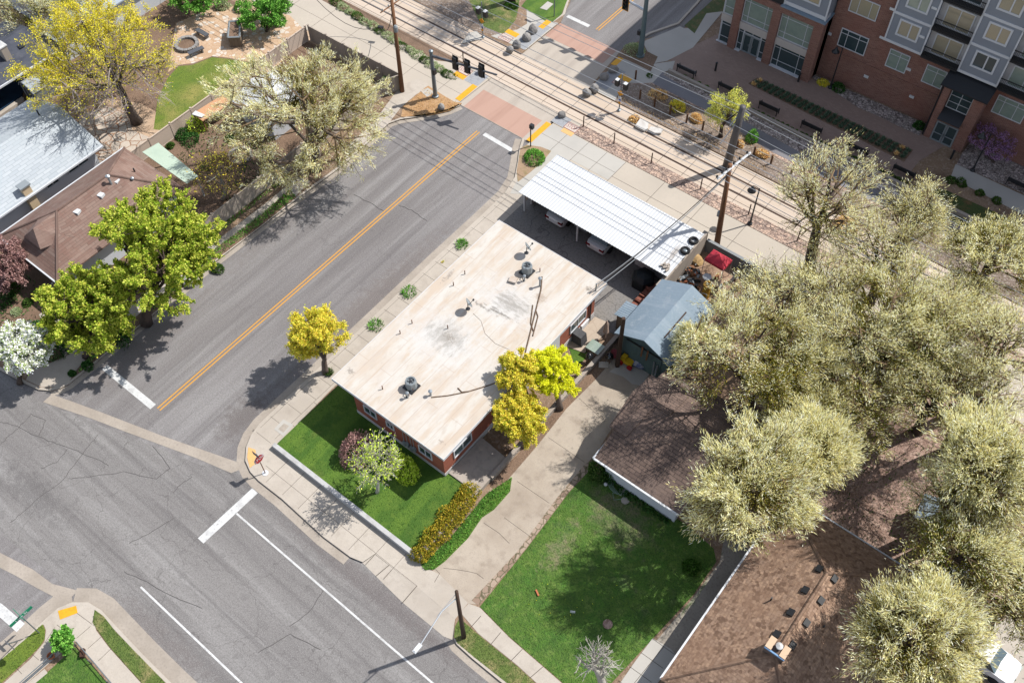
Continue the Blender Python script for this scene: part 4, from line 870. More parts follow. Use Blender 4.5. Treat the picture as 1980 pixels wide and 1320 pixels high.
for a, b, z0, z1 in ((20.9, 22.7, 1.35, 2.3), (27.3, 28.9, 1.3, 2.3), (33.6, 35.5, 1.25, 2.25)):
    window(bl, o, u, n, a, b, z0, z1, (.5,))
obox(MB(), o, u, n, 31.4, 32.35, .4, 2.45, .0, .05).build('door', WHITEP, bl)
MB().tube([(wx1+.08, 36.0, 3.8), (wx1+.08, 36.0, .4)], .06, 8).build('downspout', BLACK, bl)
em = MB()
for i, (x, z) in enumerate(((-25.9, 1.1), (-25.6, 1.25), (-25.25, 1.1), (-25.0, 1.3))):
    em.box((x, wy0-.1, z), (.24, .14, .42)); em.tube([(x, wy0-.08, z+.2), (x, wy0-.08, 2.9)], .025, 6)
em.build('electric_meters', COOLANT, bl)
RZ = 4.1
sm = MB()       # rough dark seams where old flashing shows through the coating
def RP(x, y, z=RZ): return G(x, y, z)
for pts, w in (([(1048, 535), (1046, 560), (1036, 600), (1026, 640), (1018, 672), (1014, 690)], .055), ([(1036, 600), (1040, 612), (1030, 650)], .05), ([(1030, 590), (1026, 625), (1031, 640)], .05), ([(834, 768), (865, 765), (905, 757), (935, 748), (958, 740)], .045), ([(885, 750), (893, 758), (905, 757)], .05), ([(915, 606), (930, 620), (938, 645), (958, 664), (985, 676)], .008)):
    sm.tube([RP(a, b, RZ+.01) for a, b in pts], w, 5)
sm.build('cable', M('brown_cable_mastic', A(110, 88, 70), [('n', (5, 5, 5), A(160, 138, 116), .5, .66, .8)]), bl)
for i, (a, b) in enumerate(((899, 530), (877, 552), (797, 625), (774, 645), (740, 752), (799, 756), (791, 765), (1044, 525), (866, 635))):
    p = RP(a, b); pipe((p.x, p.y, RZ), .035, .38, PIPEBR, False).build('vent_pipe', PIPEBR, rf)
p = RP(833, 764); pipe((p.x, p.y, RZ), .07, .42, GALV).build('flue', GALV, rf)
p = RP(1044, 553); pipe((p.x, p.y, RZ), .07, .8, GALV).build('flue', GALV, rf)
p = RP(992, 543); MB().box((p.x, p.y, RZ+.1), (.55, .5, .2), .3).build('roof_hatch', ROOFW, rf)
def condenser(px, py, label):
    p = RP(px, py); t = thing('condenser_unit', label, 'air conditioner', (p.x, p.y, RZ), 'rooftop condenser units')
    MB().box((p.x, p.y, RZ+.05), (.85, .85, .1)).build('pad', BLACK, t)
    MB().lathe((p.x, p.y, RZ+.1), [(.39, 0), (.39, .6), (.37, .66), (.27, .66), (.27, .56), (.0, .56)], 8).build('casing', COOLANT, t)
    f = MB()
    for k in range(5):
        a = k*1.257; f.box((p.x+.14*math.cos(a), p.y+.14*math.sin(a), RZ+.70), (.24, .05, .02), a)
    f.lathe((p.x, p.y, RZ+.68), [(.09, 0), (.1, .05), (0, .06)], 12); f.build('fan', BLACK, t)
    g = MB()
    for rr in (.32, .25, .18): 
        g.tube([(p.x+rr*math.cos(a), p.y+rr*math.sin(a), RZ+.775) for a in np.linspace(0, 6.2832, 17)], .008, 4)
    g.build('grille', STEEL, t)
    q = (p.x+.35, p.y-.75)
    pipe((q[0], q[1], RZ), .06, .5, GALV).build('service_pipe', GALV, t)
    MB().tube([(p.x+.1, p.y-.45, RZ+.3), (p.x+.1, p.y-.7, RZ+.25), (q[0], q[1]-.1, RZ+.05)], .03, 6).build('hose', BLACK, t)
condenser(796, 748, 'round grey condenser unit on the white roof nearest the lawn end')
condenser(1019, 526, 'round grey condenser unit on the white roof nearest the carport')
def dish(px, py, label):
    p = RP(px, py); t = thing('satellite_dish', label, 'satellite dish', (p.x, p.y, RZ), 'satellite dishes on the roof')
    MB().lathe((p.x, p.y, RZ), [(.16, 0), (.16, .03), (.03, .04)], 10).tube([(p.x, p.y, RZ), (p.x, p.y, RZ+.55), (p.x+.1, p.y-.05, RZ+.75)], .028, 8).build('mast', BLACK, t)
    a = Vector((.45, .76, .47)); MB().lathe((p.x+.12, p.y-.08, RZ+.8), [(.05, -.02), (.22, .02), (.36, .09), (.37, .10), (.22, .04), (.0, .0)], 20, a)  .build('reflector', COOLANT, t, smooth=True)
    e = Vector((p.x+.12, p.y-.08, RZ+.8))+a*.45
    MB().tube([(p.x+.12, p.y-.08, RZ+.55), e], .02, 6).box(e, (.1, .1, .12)).build('feed_arm', BLACK, t)
dish(905, 597, 'grey satellite dish on its mast at the middle of the white roof')
dish(1018, 489, 'grey satellite dish on its mast near the carport end of the white roof')
# retaining wall and garden walls
wl = tag(MB().prism([(-33.1, 14.42), (-19.85, 14.42), (-19.85, 14.72), (-33.1, 14.72)], .1, .52).build('retaining_wall', WALLW), 'low whitewashed retaining wall along the pavement below the front lawn', 'wall')
wl2 = tag(MB().prism([(-20.32, 14.73), (-19.95, 14.73), (-19.95, 21.6), (-20.32, 21.6)], .1, .56).build('garden_wall', CINDER), 'low pale garden wall between the gold hedge and the weedy driveway verge', 'wall')
dc = MB()
for k in range(36):
    y0 = 21.62+k*.405; dc.bx(-20.06, -19.86, y0, y0+.39, .1, .34).bx(-20.06, -19.86, y0, y0+.12, .34, .58).bx(-20.06, -19.86, y0+.27, y0+.39, .34, .58)
dc.bx(-20.1, -19.82, 21.6, 36.2, .58, .66)
tag(dc.build('block_wall', CINDER), 'openwork concrete block wall between the driveway and the brick building', 'wall')
sheet('entrance_slab', [(-22.4, 20.2), (-20.1, 20.2), (-20.1, 23.4), (-22.4, 23.6)], .46, M('speckled_slab', A(196, 184, 172), [('n', (3, 3, 3), A(170, 160, 150), .45, .65, .7)]), t=.4, px=False)

# --- carport
cp = thing('carport', 'long open carport under a white corrugated metal roof', 'carport', (-26.3, 43.7, .13))
cm = MB(); nx = 560; xs = np.linspace(-33.1, -19.4, nx)
k = 0
for x in xs:
    z = 2.62+.013*math.sin(x*2*math.pi/.25)
    cm.v += [(x, 41.25, z-.04), (x, 46.25, z+.08)]
cm.f = [(2*i, 2*i+2, 2*i+3, 2*i+1) for i in range(nx-1)]
cm.build('roof', CORRW, cp)
pm = MB()
for y in (41.5, 43.0, 44.5, 46.0): pm.bx(-33.0, -19.5, y-.05, y+.05, 2.36, 2.54)
pm.build('purlins', WHITEP, cp)
MB().bx(-33.05, -19.5, 46.0, 46.14, .1, 2.4).build('back_wall', STUCCO, cp)
MB().bx(-33.0, -32.86, 42.6, 46.0, .1, 2.3).build('side_wall', STUCCO, cp)
for x in (-32.92, -27.75): MB().bx(x-.06, x+.06, 41.7, 41.82, .1, 2.36).build('post', WHITEP, cp)
MB().prism([(-22.9, 42.6), (-19.9, 42.6), (-19.9, 46.0), (-22.9, 46.0)], .1, 2.35).build('storage_room', STUCCO, cp)
tag(MB().bx(-19.78, -19.42, 40.4, 47.0, .1, 2.2).build('block_wall', CINDER), 'tall tan block wall at the end of the carport', 'wall')
tag(MB().bx(-19.4, 4, 46.95, 47.2, .1, 1.35).build('block_wall', CINDERG), 'grey block wall behind the red canopy along the greenway path', 'wall')
for i, (a, b, lb) in enumerate(((1341, 466, 'black tyre lying on the corrugated roof nearest the path'), (1325, 485, 'black tyre with its wheel lying on the corrugated roof edge'))):
    p = G(a, b, 2.72); t = thing('tyre', lb, 'tyre', (p.x, p.y, 2.66), 'tyres on the carport roof')
    MB().lathe((p.x, p.y, 2.66), [(.2, 0), (.33, .0), (.38, .07), (.38, .15), (.33, .22), (.2, .22), (.2, 0)], 24).build('tread', BLACKR, t, smooth=True)
    if i: MB().lathe((p.x, p.y, 2.70), [(.195, 0), (.195, .06), (.08, .1), (0, .1)], 20).build('rim', STEEL, t)
for i, (a, b) in enumerate(((1281, 513), (1286, 517), (1291, 512), (1290, 522), (1284, 511), (1293, 517))):
    p = G(a, b, 2.7); tag(MB().box((p.x, p.y, 2.72), (.32, .16, .1), .5+.3*i).build('brick', CINDER), 'loose tan brick lying on the corner of the corrugated roof', 'brick', 'bricks on the carport roof')

# --- barn, small shed
bn = thing('barn', 'metal roofed barn with blue green board gable and hanging lumber', 'barn', (-17.3, 37.4, .13))
x0, x1, y0, y1 = -19.2, -15.1, 35.0, 40.3; xr = -17.1
bw = MB(); bw.add([(x0, y0, .1), (x1, y0, .1), (x1, y1, .1), (x0, y1, .1), (x0, y0, 2.95), (x1, y0, 2.95), (x1, y1, 2.95), (x0, y1, 2.95), (xr, y0, 3.86), (xr, y1, 3.86)],
   [(0, 1, 5, 8, 4), (2, 3, 7, 9, 6), (1, 2, 6, 5), (3, 0, 4, 7)]).build('wall', TEALSID, bn, uv=True)
MB().slab([(x0-.25, y0-.4, 2.9), (xr, y0-.4, 4.02), (xr, y1+.3, 4.02), (x0-.25, y1+.3, 2.9)], .08).slab([(xr+.003, y0-.4, 4.02), (x1+.25, y0-.4, 2.9), (x1+.25, y1+.3, 2.9), (xr+.003, y1+.3, 4.02)], .08).build('roof', METALGR, bn, uv=True)
MB().bx(-16.3, -16.22, 35.9, 38.6, 3.62, 3.70).build('ridge_board', WOODDK, bn)
MB().bx(-18.3, -15.7, y0-.06, y0-.003, .12, 2.5).build('door', TEALSID, bn)
MB().bx(-18.6, -15.3, y0-.1, y0-.061, 2.52, 2.62).build('door_track', BLACK, bn)
p0 = G(1193, 695, .13); tag(MB().tube([(-18.6, 34.1, .12), (-18.75, 34.4, 5.4)], [.19, .16], 4).build('timber_post', WOODDK), 'tall dark square timber leaning beside the barn gable', 'post')
for i, (a, b) in enumerate(((1240, 680), (1250, 688))):
    p = FY(a, b, 34.7); tag(MB().tube([(p.x, 34.75, p.z-.55), (p.x+.05, 34.7, p.z+.6)], .08, 4).build('hanging_board', WOODP), 'short board hanging on the barn gable, the %s one' % ('left' if not i else 'right'), 'board', 'boards on the barn gable')
tag(MB().tube([(-15.9, 34.3, .12), (-16.2, 34.85, 2.0)], .05, 4).tube([(-15.75, 34.2, .12), (-15.9, 34.85, 1.8)], .06, 4).build('leaning_poles', ALU), 'pale poles leaning against the barn gable', 'poles')
s = thing('shed', 'small brown plank shed with ribbed grey roof beside the barn', 'shed', (-20.2, 37.3, .13))
MB().bx(-20.6, -19.9, 36.75, 38.0, .1, 1.75).build('wall', WOODPL, s)
rb = MB().slab([(-20.75, 36.6, 1.86), (-19.75, 36.6, 2.05), (-19.75, 38.12, 2.05), (-20.75, 38.12, 1.86)], .05)
for y in np.arange(36.7, 38.1, .2): rb.slab([(-20.75, y, 1.875), (-19.75, y, 2.065), (-19.75, y+.04, 2.065), (-20.75, y+.04, 1.875)], .02)
rb.build('roof', METALGR, s)

# --- middle house, white siding
mh = thing('small_house', 'white sided house under a dark brown shingle roof between driveway and elms', 'house', (-11.8, 29.6, .13))
MB().add([(-14.3, 26.5, .1), (-8.9, 26.5, .1), (-8.9, 34.4, .1), (-14.3, 34.4, .1), (-14.3, 26.5, 2.3), (-8.9, 26.5, 2.3), (-8.9, 34.4, 2.3), (-14.3, 34.4, 2.3), (-14.3, 30.65, 4.05), (-8.9, 30.65, 4.05)],
   [(0, 1, 5, 4), (2, 3, 7, 6), (1, 2, 6, 9, 5), (3, 0, 4, 8, 7)]).build('wall', WHITEW, mh, uv=True)
MB().slab([(-15.0, 26.15, 2.30), (-8.6, 26.15, 2.30), (-8.6, 30.65, 4.2), (-15.0, 30.65, 4.2)], .1).slab([(-15.0, 30.653, 4.2), (-8.6, 30.653, 4.2), (-8.6, 34.9, 2.45), (-15.0, 34.9, 2.45)], .1).build('roof', SHDARK, mh, uv=True)
MB().slab([(-15.35, 28.15, 3.26), (-14.05, 28.15, 3.26), (-13.6, 30.64, 4.28), (-15.35, 30.64, 4.28)], .09).slab([(-15.35, 30.645, 4.28), (-12.5, 30.645, 4.28), (-12.5, 33.0, 3.38), (-15.35, 33.0, 3.38)], .09).build('porch_roof', SHDARK, mh, uv=True)
MB().bx(-15.05, -8.6, 26.02, 26.145, 2.2, 2.31).bx(-15.12, -15.005, 26.05, 28.2, 2.22, 2.36).build('gutter', WHITEP, mh)
for i, a in enumerate((1238, 1279)):
    p = FY(a, 938+ (a-1238)*.68, 26.49); obox(MB(), (0, 26.497, 0), (1, 0, 0), (0, -1, 0), p.x-.3, p.x+.3, 1.75, 2.1, 0, .03).build('vent', PIPEBR, mh)
p = G(1259, 772, 4.0); roofvent(mh, (p.x, p.y, 3.75), .4, .2, COOLANT)

# --- hip roofed houses
def hip(mb, x0, x1, y0, y1, z0, z1, t=.12):
    h = min(x1-x0, y1-y0)/2
    if x1-x0 < y1-y0: a, b = ((x0+x1)/2, y0+h, z1), ((x0+x1)/2, y1-h, z1)
    else: a, b = (x0+h, (y0+y1)/2, z1), (x1-h, (y0+y1)/2, z1)
    A_, B_, C_, D_ = (x0, y0, z0), (x1, y0, z0), (x1, y1, z0), (x0, y1, z0)
    if x1-x0 < y1-y0: fs = [(A_, B_, a), (B_, C_, b, a), (C_, D_, b), (D_, A_, a, b)]
    else: fs = [(A_, B_, b, a), (B_, C_, b), (C_, D_, a, b), (D_, A_, a)]
    for f in fs: mb.add(f, [tuple(range(len(f)))])
    mb.add([A_, B_, C_, D_]+[(p[0], p[1], p[2]-t) for p in (A_, B_, C_, D_)], [(1, 0, 4, 5), (2, 1, 5, 6), (3, 2, 6, 7), (0, 3, 7, 4), (4, 7, 6, 5)])
    caps = []
    for p in (A_, B_): caps.append((p, a if x1-x0 < y1-y0 else (a if p == A_ else b)))
    for p in (C_, D_): caps.append((p, b if x1-x0 < y1-y0 else (b if p == C_ else a)))
    caps.append((a, b)); return caps
bh = thing('hip_roof_house', 'large house under a speckled brown hipped shingle roof with black vents', 'house', (.35, 24, .13))
MB().prism(rect(-3.3, 4.0, 17.6, 30.6), .1, 2.75).build('wall', STUCCO, bh)
hm = MB(); caps = hip(hm, -3.9, 4.6, 16.95, 31.2, 2.8, 5.05); br_roof = hm.build('roof', SHBROWN, bh, uv=True)
cm = MB()
for a, b in caps: cm.tube([Vector(a)+Vector((0, 0, .0)), Vector(b)+Vector((0, 0, .0))], .11, 6)
cm.build('ridge_caps', SHBROWN, br_roof)
MB().bx(-4.02, -3.91, 16.95, 31.2, 2.68, 2.83).bx(-3.9, 4.6, 31.21, 31.3, 2.68, 2.83).build('gutter', GREYTRIM, bh)
for i, (a, b) in enumerate(((1583, 1101), (1612, 1120), (1556, 1142), (1586, 1162), (1528, 1185), (1558, 1205), (1501, 1227), (1531, 1248))):
    p = G(a, b, 4.72); MB().box((p.x, p.y, 4.86), (.36, .42, .16), 0, ('Y', -.42 if i % 2 == 0 else .42)).build('roof_vent', BLACK, br_roof)
for a, b in ((1491, 1158), (1592, 1212)):
    p = G(a, b, 4.3); pipe((p.x, p.y, 4.1), .05, .45, BLACK, False).build('vent_pipe', BLACK, br_roof)
p = G(1500, 1258, 5.1); ch = MB().box((p.x, p.y, 4.95), (1.15, .62, 1.3)).build('chimney', SHDARK, br_roof)
MB().box((p.x-.42, p.y+.02, 5.65), (.36, .72, .09)).box((p.x+.42, p.y+.02, 5.65), (.36, .72, .09)).build('chimney_cap', M('tan_chimney_cap', A(236, 204, 172)), ch)
MB().box((p.x, p.y-.36, 5.58), (1.2, .08, .12)).build('flashing', M('blue_flashing', A(120, 168, 216), rough=.4), ch)
MB().lathe((p.x+.02, p.y+.05, 5.6), [(.12, 0), (.12, .22), (.2, .24), (.2, .3), (0, .42)], 14).build('flue', PAINTW, ch)
# west: reddish hip roof house with cross gable
rh = thing('hip_roof_house', 'reddish brown hip roofed house with white skylights behind the bright green maple', 'house', (-57.6, 19.5, .13))
MB().prism(rect(-60.6, -54.6, 14.2, 24.9), .1, 2.75).build('wall', WHITEW, rh, uv=True)
hm = MB(); caps = hip(hm, -61.2, -54.0, 13.6, 25.5, 2.8, 4.85); rh_roof = hm.build('roof', SHREDBR, rh, uv=True)
MB().slab([(-57.6, 17.2, 4.85), (-57.6, 15.1, 4.78), (-58.6, 14.5, 3.75), (-59.6, 16.8, 3.75)], .08).slab([(-57.6, 17.2, 4.85), (-55.6, 16.8, 3.75), (-56.6, 14.5, 3.75), (-57.6, 15.1, 4.78)], .08).slab([(-57.6, 15.1, 4.782), (-56.6, 14.5, 3.752), (-58.6, 14.5, 3.752)], .08).build('gable_roof', SHREDBR, rh_roof, uv=True)
cm = MB()
for a, b in caps: cm.tube([a, b], .1, 6)
cm.build('ridge_caps', SHREDBR, rh_roof)
MB().bx(-61.3, -54.0, 13.48, 13.59, 2.68, 2.82).bx(-61.31, -61.21, 13.6, 25.5, 2.68, 2.82).build('gutter', GREYTRIM, rh)
for a, b in ((150, 411), (136, 400), (196, 379), (181, 367), (226, 352)):
    p = G(a, b, 4.3); MB().box((p.x, p.y, 4.38), (.42, .42, .22), .3).build('skylight', WHITEP, rh_roof)
p = G(148, 386, 4.3); MB().box((p.x, p.y, 4.38), (.6, .6, .14), .0, ('Y', -.4)).build('roof_hatch', GLASSG, rh_roof)
p = G(217, 359, 4.3); pipe((p.x, p.y, 3.9), .09, 1.35, GALV).build('flue', GALV, rh_roof)
p = G(259, 352, 3.9); pipe((p.x, p.y, 3.7), .07, .55, GALV).build('flue', GALV, rh_roof)
p = G(261, 333, 3.7); pipe((p.x, p.y, 3.5), .06, .6, BLACK, False).build('vent_pipe', BLACK, rh_roof)
pr = tag(MB().slab([G(275, 294, 2.55), G(306, 276, 2.5), G(383, 340, 2.5), G(361, 355, 2.55)], .06).build('patio_cover', GREENM), 'pale green flat patio cover at the end of the reddish roof', 'patio cover')
pp = MB()
for a, b in ((308, 279), (380, 340)):
    q = G(a, b, 2.45); pp.bx(q.x-.05, q.x+.05, q.y-.05, q.y+.05, .1, 2.44)
pp.build('posts', WHITEP, pr)
rl = thing('porch_railing', 'white porch railing with dark gaps at the corner of the reddish roofed house', 'railing', tuple(G(105, 560, .6)))
p = G(88, 572, .9); q = G(108, 540, .9); d = q-p
m = MB().tube([(p.x, p.y, 1.05), (q.x, q.y, 1.05)], .04, 4).tube([(p.x, p.y, .35), (q.x, q.y, .35)], .04, 4)
for k in range(8):
    c = p+d*(k/7); m.tube([(c.x, c.y, .35), (c.x, c.y, 1.05)], .022, 4)
m.build('balusters', WHITEP, rl)
# grey roofed white house
gh = thing('grey_roof_house', 'white sided house under a pale grey gable roof at the left edge', 'house', (-67.5, 14, .13))
MB().add([(-71.8, 3, .1), (-63.5, 3, .1), (-63.5, 24.0, .1), (-71.8, 24.0, .1), (-71.8, 3, 2.85), (-63.5, 3, 2.85), (-63.5, 24.0, 2.85), (-71.8, 24.0, 2.85), (-67.4, 3, 4.35), (-67.4, 24.0, 4.35)],
   [(0, 1, 5, 8, 4), (2, 3, 7, 9, 6), (1, 2, 6, 5), (3, 0, 4, 7)]).build('wall', WHITEW, gh, uv=True)
MB().slab([(-62.85, 2.6, 2.78), (-62.85, 24.6, 2.78), (-67.4, 24.6, 4.5), (-67.4, 2.6, 4.5)], .12).slab([(-72.3, 2.6, 2.78), (-72.3, 24.6, 2.78), (-67.403, 24.6, 4.5), (-67.403, 2.6, 4.5)], .12).build('roof', SHGREY, gh, uv=True)
MB().bx(-62.84, -62.72, 2.6, 24.6, 2.68, 2.82).build('gutter', GREYTRIM, gh)
for a, b in ((21.3, 23.3), (19.2, 20.4), (12.0, 13.2)):
    window(gh, (-63.5, 0, 0), (0, 1, 0), (1, 0, 0), a, b, 1.75, 2.5, (.5,))
p = G(75, 385, 3.2); c = MB().bx(-63.45, -62.95, 17.3, 18.0, .1, 3.6).build('chimney', M('tan_chimney', A(232, 206, 168)), gh); MB().bx(-63.55, -62.85, 17.2, 18.1, 3.6, 3.72).build('chimney_cap', COOLANT, c)
p = G(76, 223, 4.3); pipe((p.x, p.y, 3.9), .06, .9, BLACK, False).build('vent_pipe', BLACK, gh)
# black roofed house, pool, garden shed, white house top left
kh = thing('dark_roof_house', 'house with charcoal shingle roof at the upper left edge', 'house', (-79, 25, .13))
MB().prism(rect(-82.5, -79.6, 14, 28.9), .1, 2.7).build('wall', WHITEW, kh, uv=True)
MB().slab([(-75.65, 13, 2.75), (-75.65, 29.5, 2.75), (-79.3, 29.5, 3.7), (-79.3, 13, 3.7)], .12).slab([(-79.303, 13, 3.7), (-79.303, 29.5, 3.7), (-83, 29.5, 2.75), (-83, 13, 2.75)], .12).build('roof', SHBLACK, kh, uv=True)
MB().bx(-75.64, -75.52, 13, 29.5, 2.64, 2.8).build('gutter', GREYTRIM, kh)
p = G(10, 105, 3.6); c = MB().bx(p.x-.4, p.x+.4, p.y-.3, p.y+.3, 2.8, 4.5).build('chimney', CINDER, kh); MB().bx(p.x-.46, p.x+.46, p.y-.36, p.y+.36, 4.5, 4.6).build('chimney_cap', PAINTW, c)
p = G(41, 91, 3.3); roofvent(kh, (p.x, p.y, 3.1), .5, .25, BLACK)
pc = tag(MB().prism(PL([(-40, 195), (0, 167), (48, 145), (42, 184), (0, 214), (-40, 240)], .3), .1, .32).build('pool_cover', POOLC), 'dark blue covered pool in front of the charcoal roof', 'pool cover')
MB().prism(PL([(-40, 243), (0, 217), (42, 188), (46, 190), (46, 193), (0, 224), (-40, 250)], .3), .1, .36).build('pool_edge', CONC, pc)
gs = thing('garden_shed', 'small grey gambrel roofed garden shed with double doors and white trim', 'shed', tuple(G(62, 195, .13)))
p = G(64, 196, .13); q = (p.x-.2, p.y+1.2)
prof = [(-.95, .1), (-1.05, 1.35), (-.7, 1.8), (0, 2.05), (.7, 1.8), (1.05, 1.35), (.95, .1)]
m = MB(); k = len(prof)
m.add([(q[0]+a, q[1]-1.1, z) for a, z in prof]+[(q[0]+a, q[1]+1.1, z) for a, z in prof], [tuple(range(k))[::-1][::-1], tuple(range(2*k-1, k-1, -1))]+[(i, i+k, i+1+k, i+1) for i in range(k-1)]).build('wall', COOLANT, gs)
m = MB()
for a, b in zip(prof[1:5], prof[2:6]): m.slab([(q[0]+a[0]*1.05, q[1]-1.2, a[1]+.05), (q[0]+b[0]*1.05, q[1]-1.2, b[1]+.05), (q[0]+b[0]*1.05, q[1]+1.2, b[1]+.05), (q[0]+a[0]*1.05, q[1]+1.2, a[1]+.05)], .04)
m.build('roof', SHGREY, gs)
for sgn in (-1, 1):
    d_ = MB().bx(q[0]+min(0, sgn*.6), q[0]+max(0, sgn*.6), q[1]-1.16, q[1]-1.105, .15, 1.55).build('door', SIGNGREY, gs)
m = MB()
for x in (-.64, -.02, .6): m.bx(q[0]+x, q[0]+x+.05, q[1]-1.19, q[1]-1.165, .12, 1.6)
for (a, za), (b, zb) in zip(prof[1:5], prof[2:6]): m.tube([(q[0]+a, q[1]-1.2, za), (q[0]+b, q[1]-1.2, zb)], .035, 4)
m.build('trim', WHITEP, gs)
wh = thing('pale_roof_house', 'white house with a pale grey roof in the upper left corner', 'house', (-80, 36, .13))
MB().prism(rect(-79.6, -77.1, 30.9, 48), .1, 2.8).prism(rect(-92, -79.603, 32.4, 48), .1, 2.8).build('wall', WHITEW, wh, uv=True)
MB().slab([(-80.0, 30.3, 2.9), (-76.6, 30.3, 2.9), (-76.6, 49, 2.9), (-80.0, 49, 3.9)], .12).slab([(-80.003, 31.9, 3.9), (-80.003, 49, 3.9), (-92, 49, 3.0), (-92, 31.9, 3.0)], .12).build('roof', M('pale_blue_grey_roof', A(186, 198, 208), [('n', (5, 5, 5), A(172, 184, 196), .5, .7, .6)]), wh, uv=True)
tag(MB().bx(-79.98, -79.85, 26.9, 30.2, .1, 1.7).build('white_fence', WHITEP), 'white board fence between the two houses at the upper left', 'fence')
gr = thing('garage', 'white roofed garage mostly hidden behind the streetside elm', 'garage', (-56.6, 36.8, .13))
MB().prism(rect(-58.4, -54.6, 35.2, 39.4), .1, 2.4).build('wall', WHITEW, gr, uv=True)
MB().slab([(-58.9, 34.8, 2.45), (-54.2, 34.8, 2.45), (-54.2, 37.3, 3.1), (-58.9, 37.3, 3.1)], .1).slab([(-58.9, 37.303, 3.1), (-54.2, 37.303, 3.1), (-54.2, 39.8, 2.45), (-58.9, 39.8, 2.45)], .1).build('roof', CORRW, gr)
pb = tag(MB().slab([G(392, 234, 1.5), G(372, 220, 1.5), G(432, 182, 1.5), G(452, 196, 1.5)], .06).build('lean_to_roof', M('rust_orange_roof', A(226, 172, 130), [('n', (2, 2, 2), A(206, 150, 108), .5, .7, .6)])), 'rust orange lean-to roof beside the beige fence', 'roof')
MB().slab([G(371, 221, 1.62), G(378, 214, 1.62), G(396, 222, 1.62), G(390, 227, 1.62)], .05).build('white_panel', WHITEP, pb)
m = MB()
for a, b in ((392, 232), (375, 221), (448, 195)):
    q = G(a, b, 1.4); m.bx(q.x-.05, q.x+.05, q.y-.05, q.y+.05, .1, 1.42)
m.build('posts', WOODP, pb)

# --- apartment building
ap = thing('apartment_block', 'four storey brick and slate siding apartment block with white trim and balconies', 'apartment building', (-15, 76, .13))
Y0, Y1, Y2 = 68.9, 70.5, 69.9
TOPL, TOPR = 18.4, 15.6
U, NN = (1, 0, 0), (0, -1, 0)
m = MB()
for a, b in ((-30.75, -30.0), (-27.2, -26.42), (-23.35, -22.5)): m.bx(a, b, Y0, Y0+.7, .1, 6.28)
m.bx(-30.0, -27.2, Y0+.02, Y0+.7, 5.65, 6.28).bx(-26.42, -23.35, Y0+.02, Y0+.7, 5.65, 6.28).bx(-31.9, -30.75, Y0+.35, Y0+.7, 5.65, 6.28)
m.bx(-22.95, -22.5, Y0+.7, Y1-.003, .1, 6.28)
m.bx(-22.5, 22, Y1, Y1+.5, .1, TOPR).bx(-31.8, -22.5, Y0+.75, Y0+21, .1, 6.25)
wall = m.build('wall', APT_BRICK, ap, uv=True)
m = MB()
for a, b in ((-30.0, -27.2), (-26.42, -23.35)): m.bx(a, b, Y0+.12, Y0+.68, 2.42, 3.12)
m.bx(-31.9, -30.75, Y0+.2, Y0+.68, 2.42, 3.12)
m.build('precast_band', PRECAST, ap)
o = (0, Y0+.32, 0)
window(ap, o, U, NN, -26.42, -23.35, .15, 2.42, (.2, .8), (.28, .85), glass=GLASSD)
window(ap, o, U, NN, -26.42, -23.35, 3.14, 5.65, (.2, .8), (.24, .82), glass=GLASSG)
window(ap, o, U, NN, -30.0, -27.2, 3.14, 5.65, (.2, .8), (.24, .82), glass=GLASSG)
window(ap, o, U, NN, -31.85, -30.75, .15, 2.42, (.1,), (.28, .85)); window(ap, o, U, NN, -31.85, -30.75, 3.14, 5.65, (.1,), (.3,), glass=GLASSG)
window(ap, o, U, NN, -30.0, -29.45, .15, 2.42, (), (.3, .85)); window(ap, o, U, NN, -27.75, -27.2, .15, 2.42, (), (.3, .85))
window(ap, o, U, NN, -29.45, -27.75, 2.05, 2.42, (.5,), ())
for a, b in ((-29.43, -28.62), (-28.58, -27.77)):
    d_ = window(ap, o, U, NN, a, b, .15, 2.03, (), (), frame=COOLANT, fw=.11, name='door'); obox(MB(), o, U, NN, b-.2 if a < -29 else a+.12, b-.12 if a < -29 else a+.2, .9, 1.15, .07, .11).build('handle', STEEL, d_)
m = MB().bx(-26.4, -23.3, Y0+.0, Y0+.3, .14, .2).bx(-31.95, -30.7, Y0+.1, Y0+.3, .14, .2).bx(-30.0, -29.5, Y0, Y0+.3, .14, .2).bx(-27.7, -27.2, Y0, Y0+.3, .14, .2); m.build('sill', GREYTRIM, ap)
# storeys over the corner bay
MB().slab([(-26.6, Y0-.12, 6.35), (-22.4, Y0-.12, 6.35), (-22.4, Y0+1.5, 6.55), (-26.6, Y0+1.5, 6.55)], .08).build('ledge', METALGR, ap)
MB().bx(-26.5, -22.62, Y0+.25, Y0+21, 6.3, TOPL).bx(-31.9, -26.503, Y0+1.9, Y0+21, 6.3, TOPL).build('siding', GREYSID, ap, uv=True)
m = MB()
for x in (-26.52, -22.72): m.bx(x, x+.14, Y0+.2, Y0+.26, 6.3, TOPL)
for z in (6.45, 9.1, 11.7, 14.3, TOPL-.3): m.bx(-26.38, -22.722, Y0+.205, Y0+.262, z, z+.32)
m.bx(-22.62, -22.57, Y0+.25, Y1-.6, 6.45, 6.77)
m.build('trim', GREYTRIM, ap)
for z in (7.45, 10.1, 12.7, 15.3): window(ap, (0, Y0+.245, 0), U, NN, -25.6, -23.4, z, z+1.5, (.5,), (), glass=CURTAIN, fw=.14)
b = MB().bx(-31.7, -26.55, Y0+.1, Y0+1.88, 6.32, 6.45).build('balcony', BLACK, ap)
m = MB().bx(-31.7, -26.55, Y0+.1, Y0+.16, 7.3, 7.37).bx(-31.7, -26.55, Y0+.1, Y0+.14, 6.46, 7.29); m.build('railing', BLACK, b)
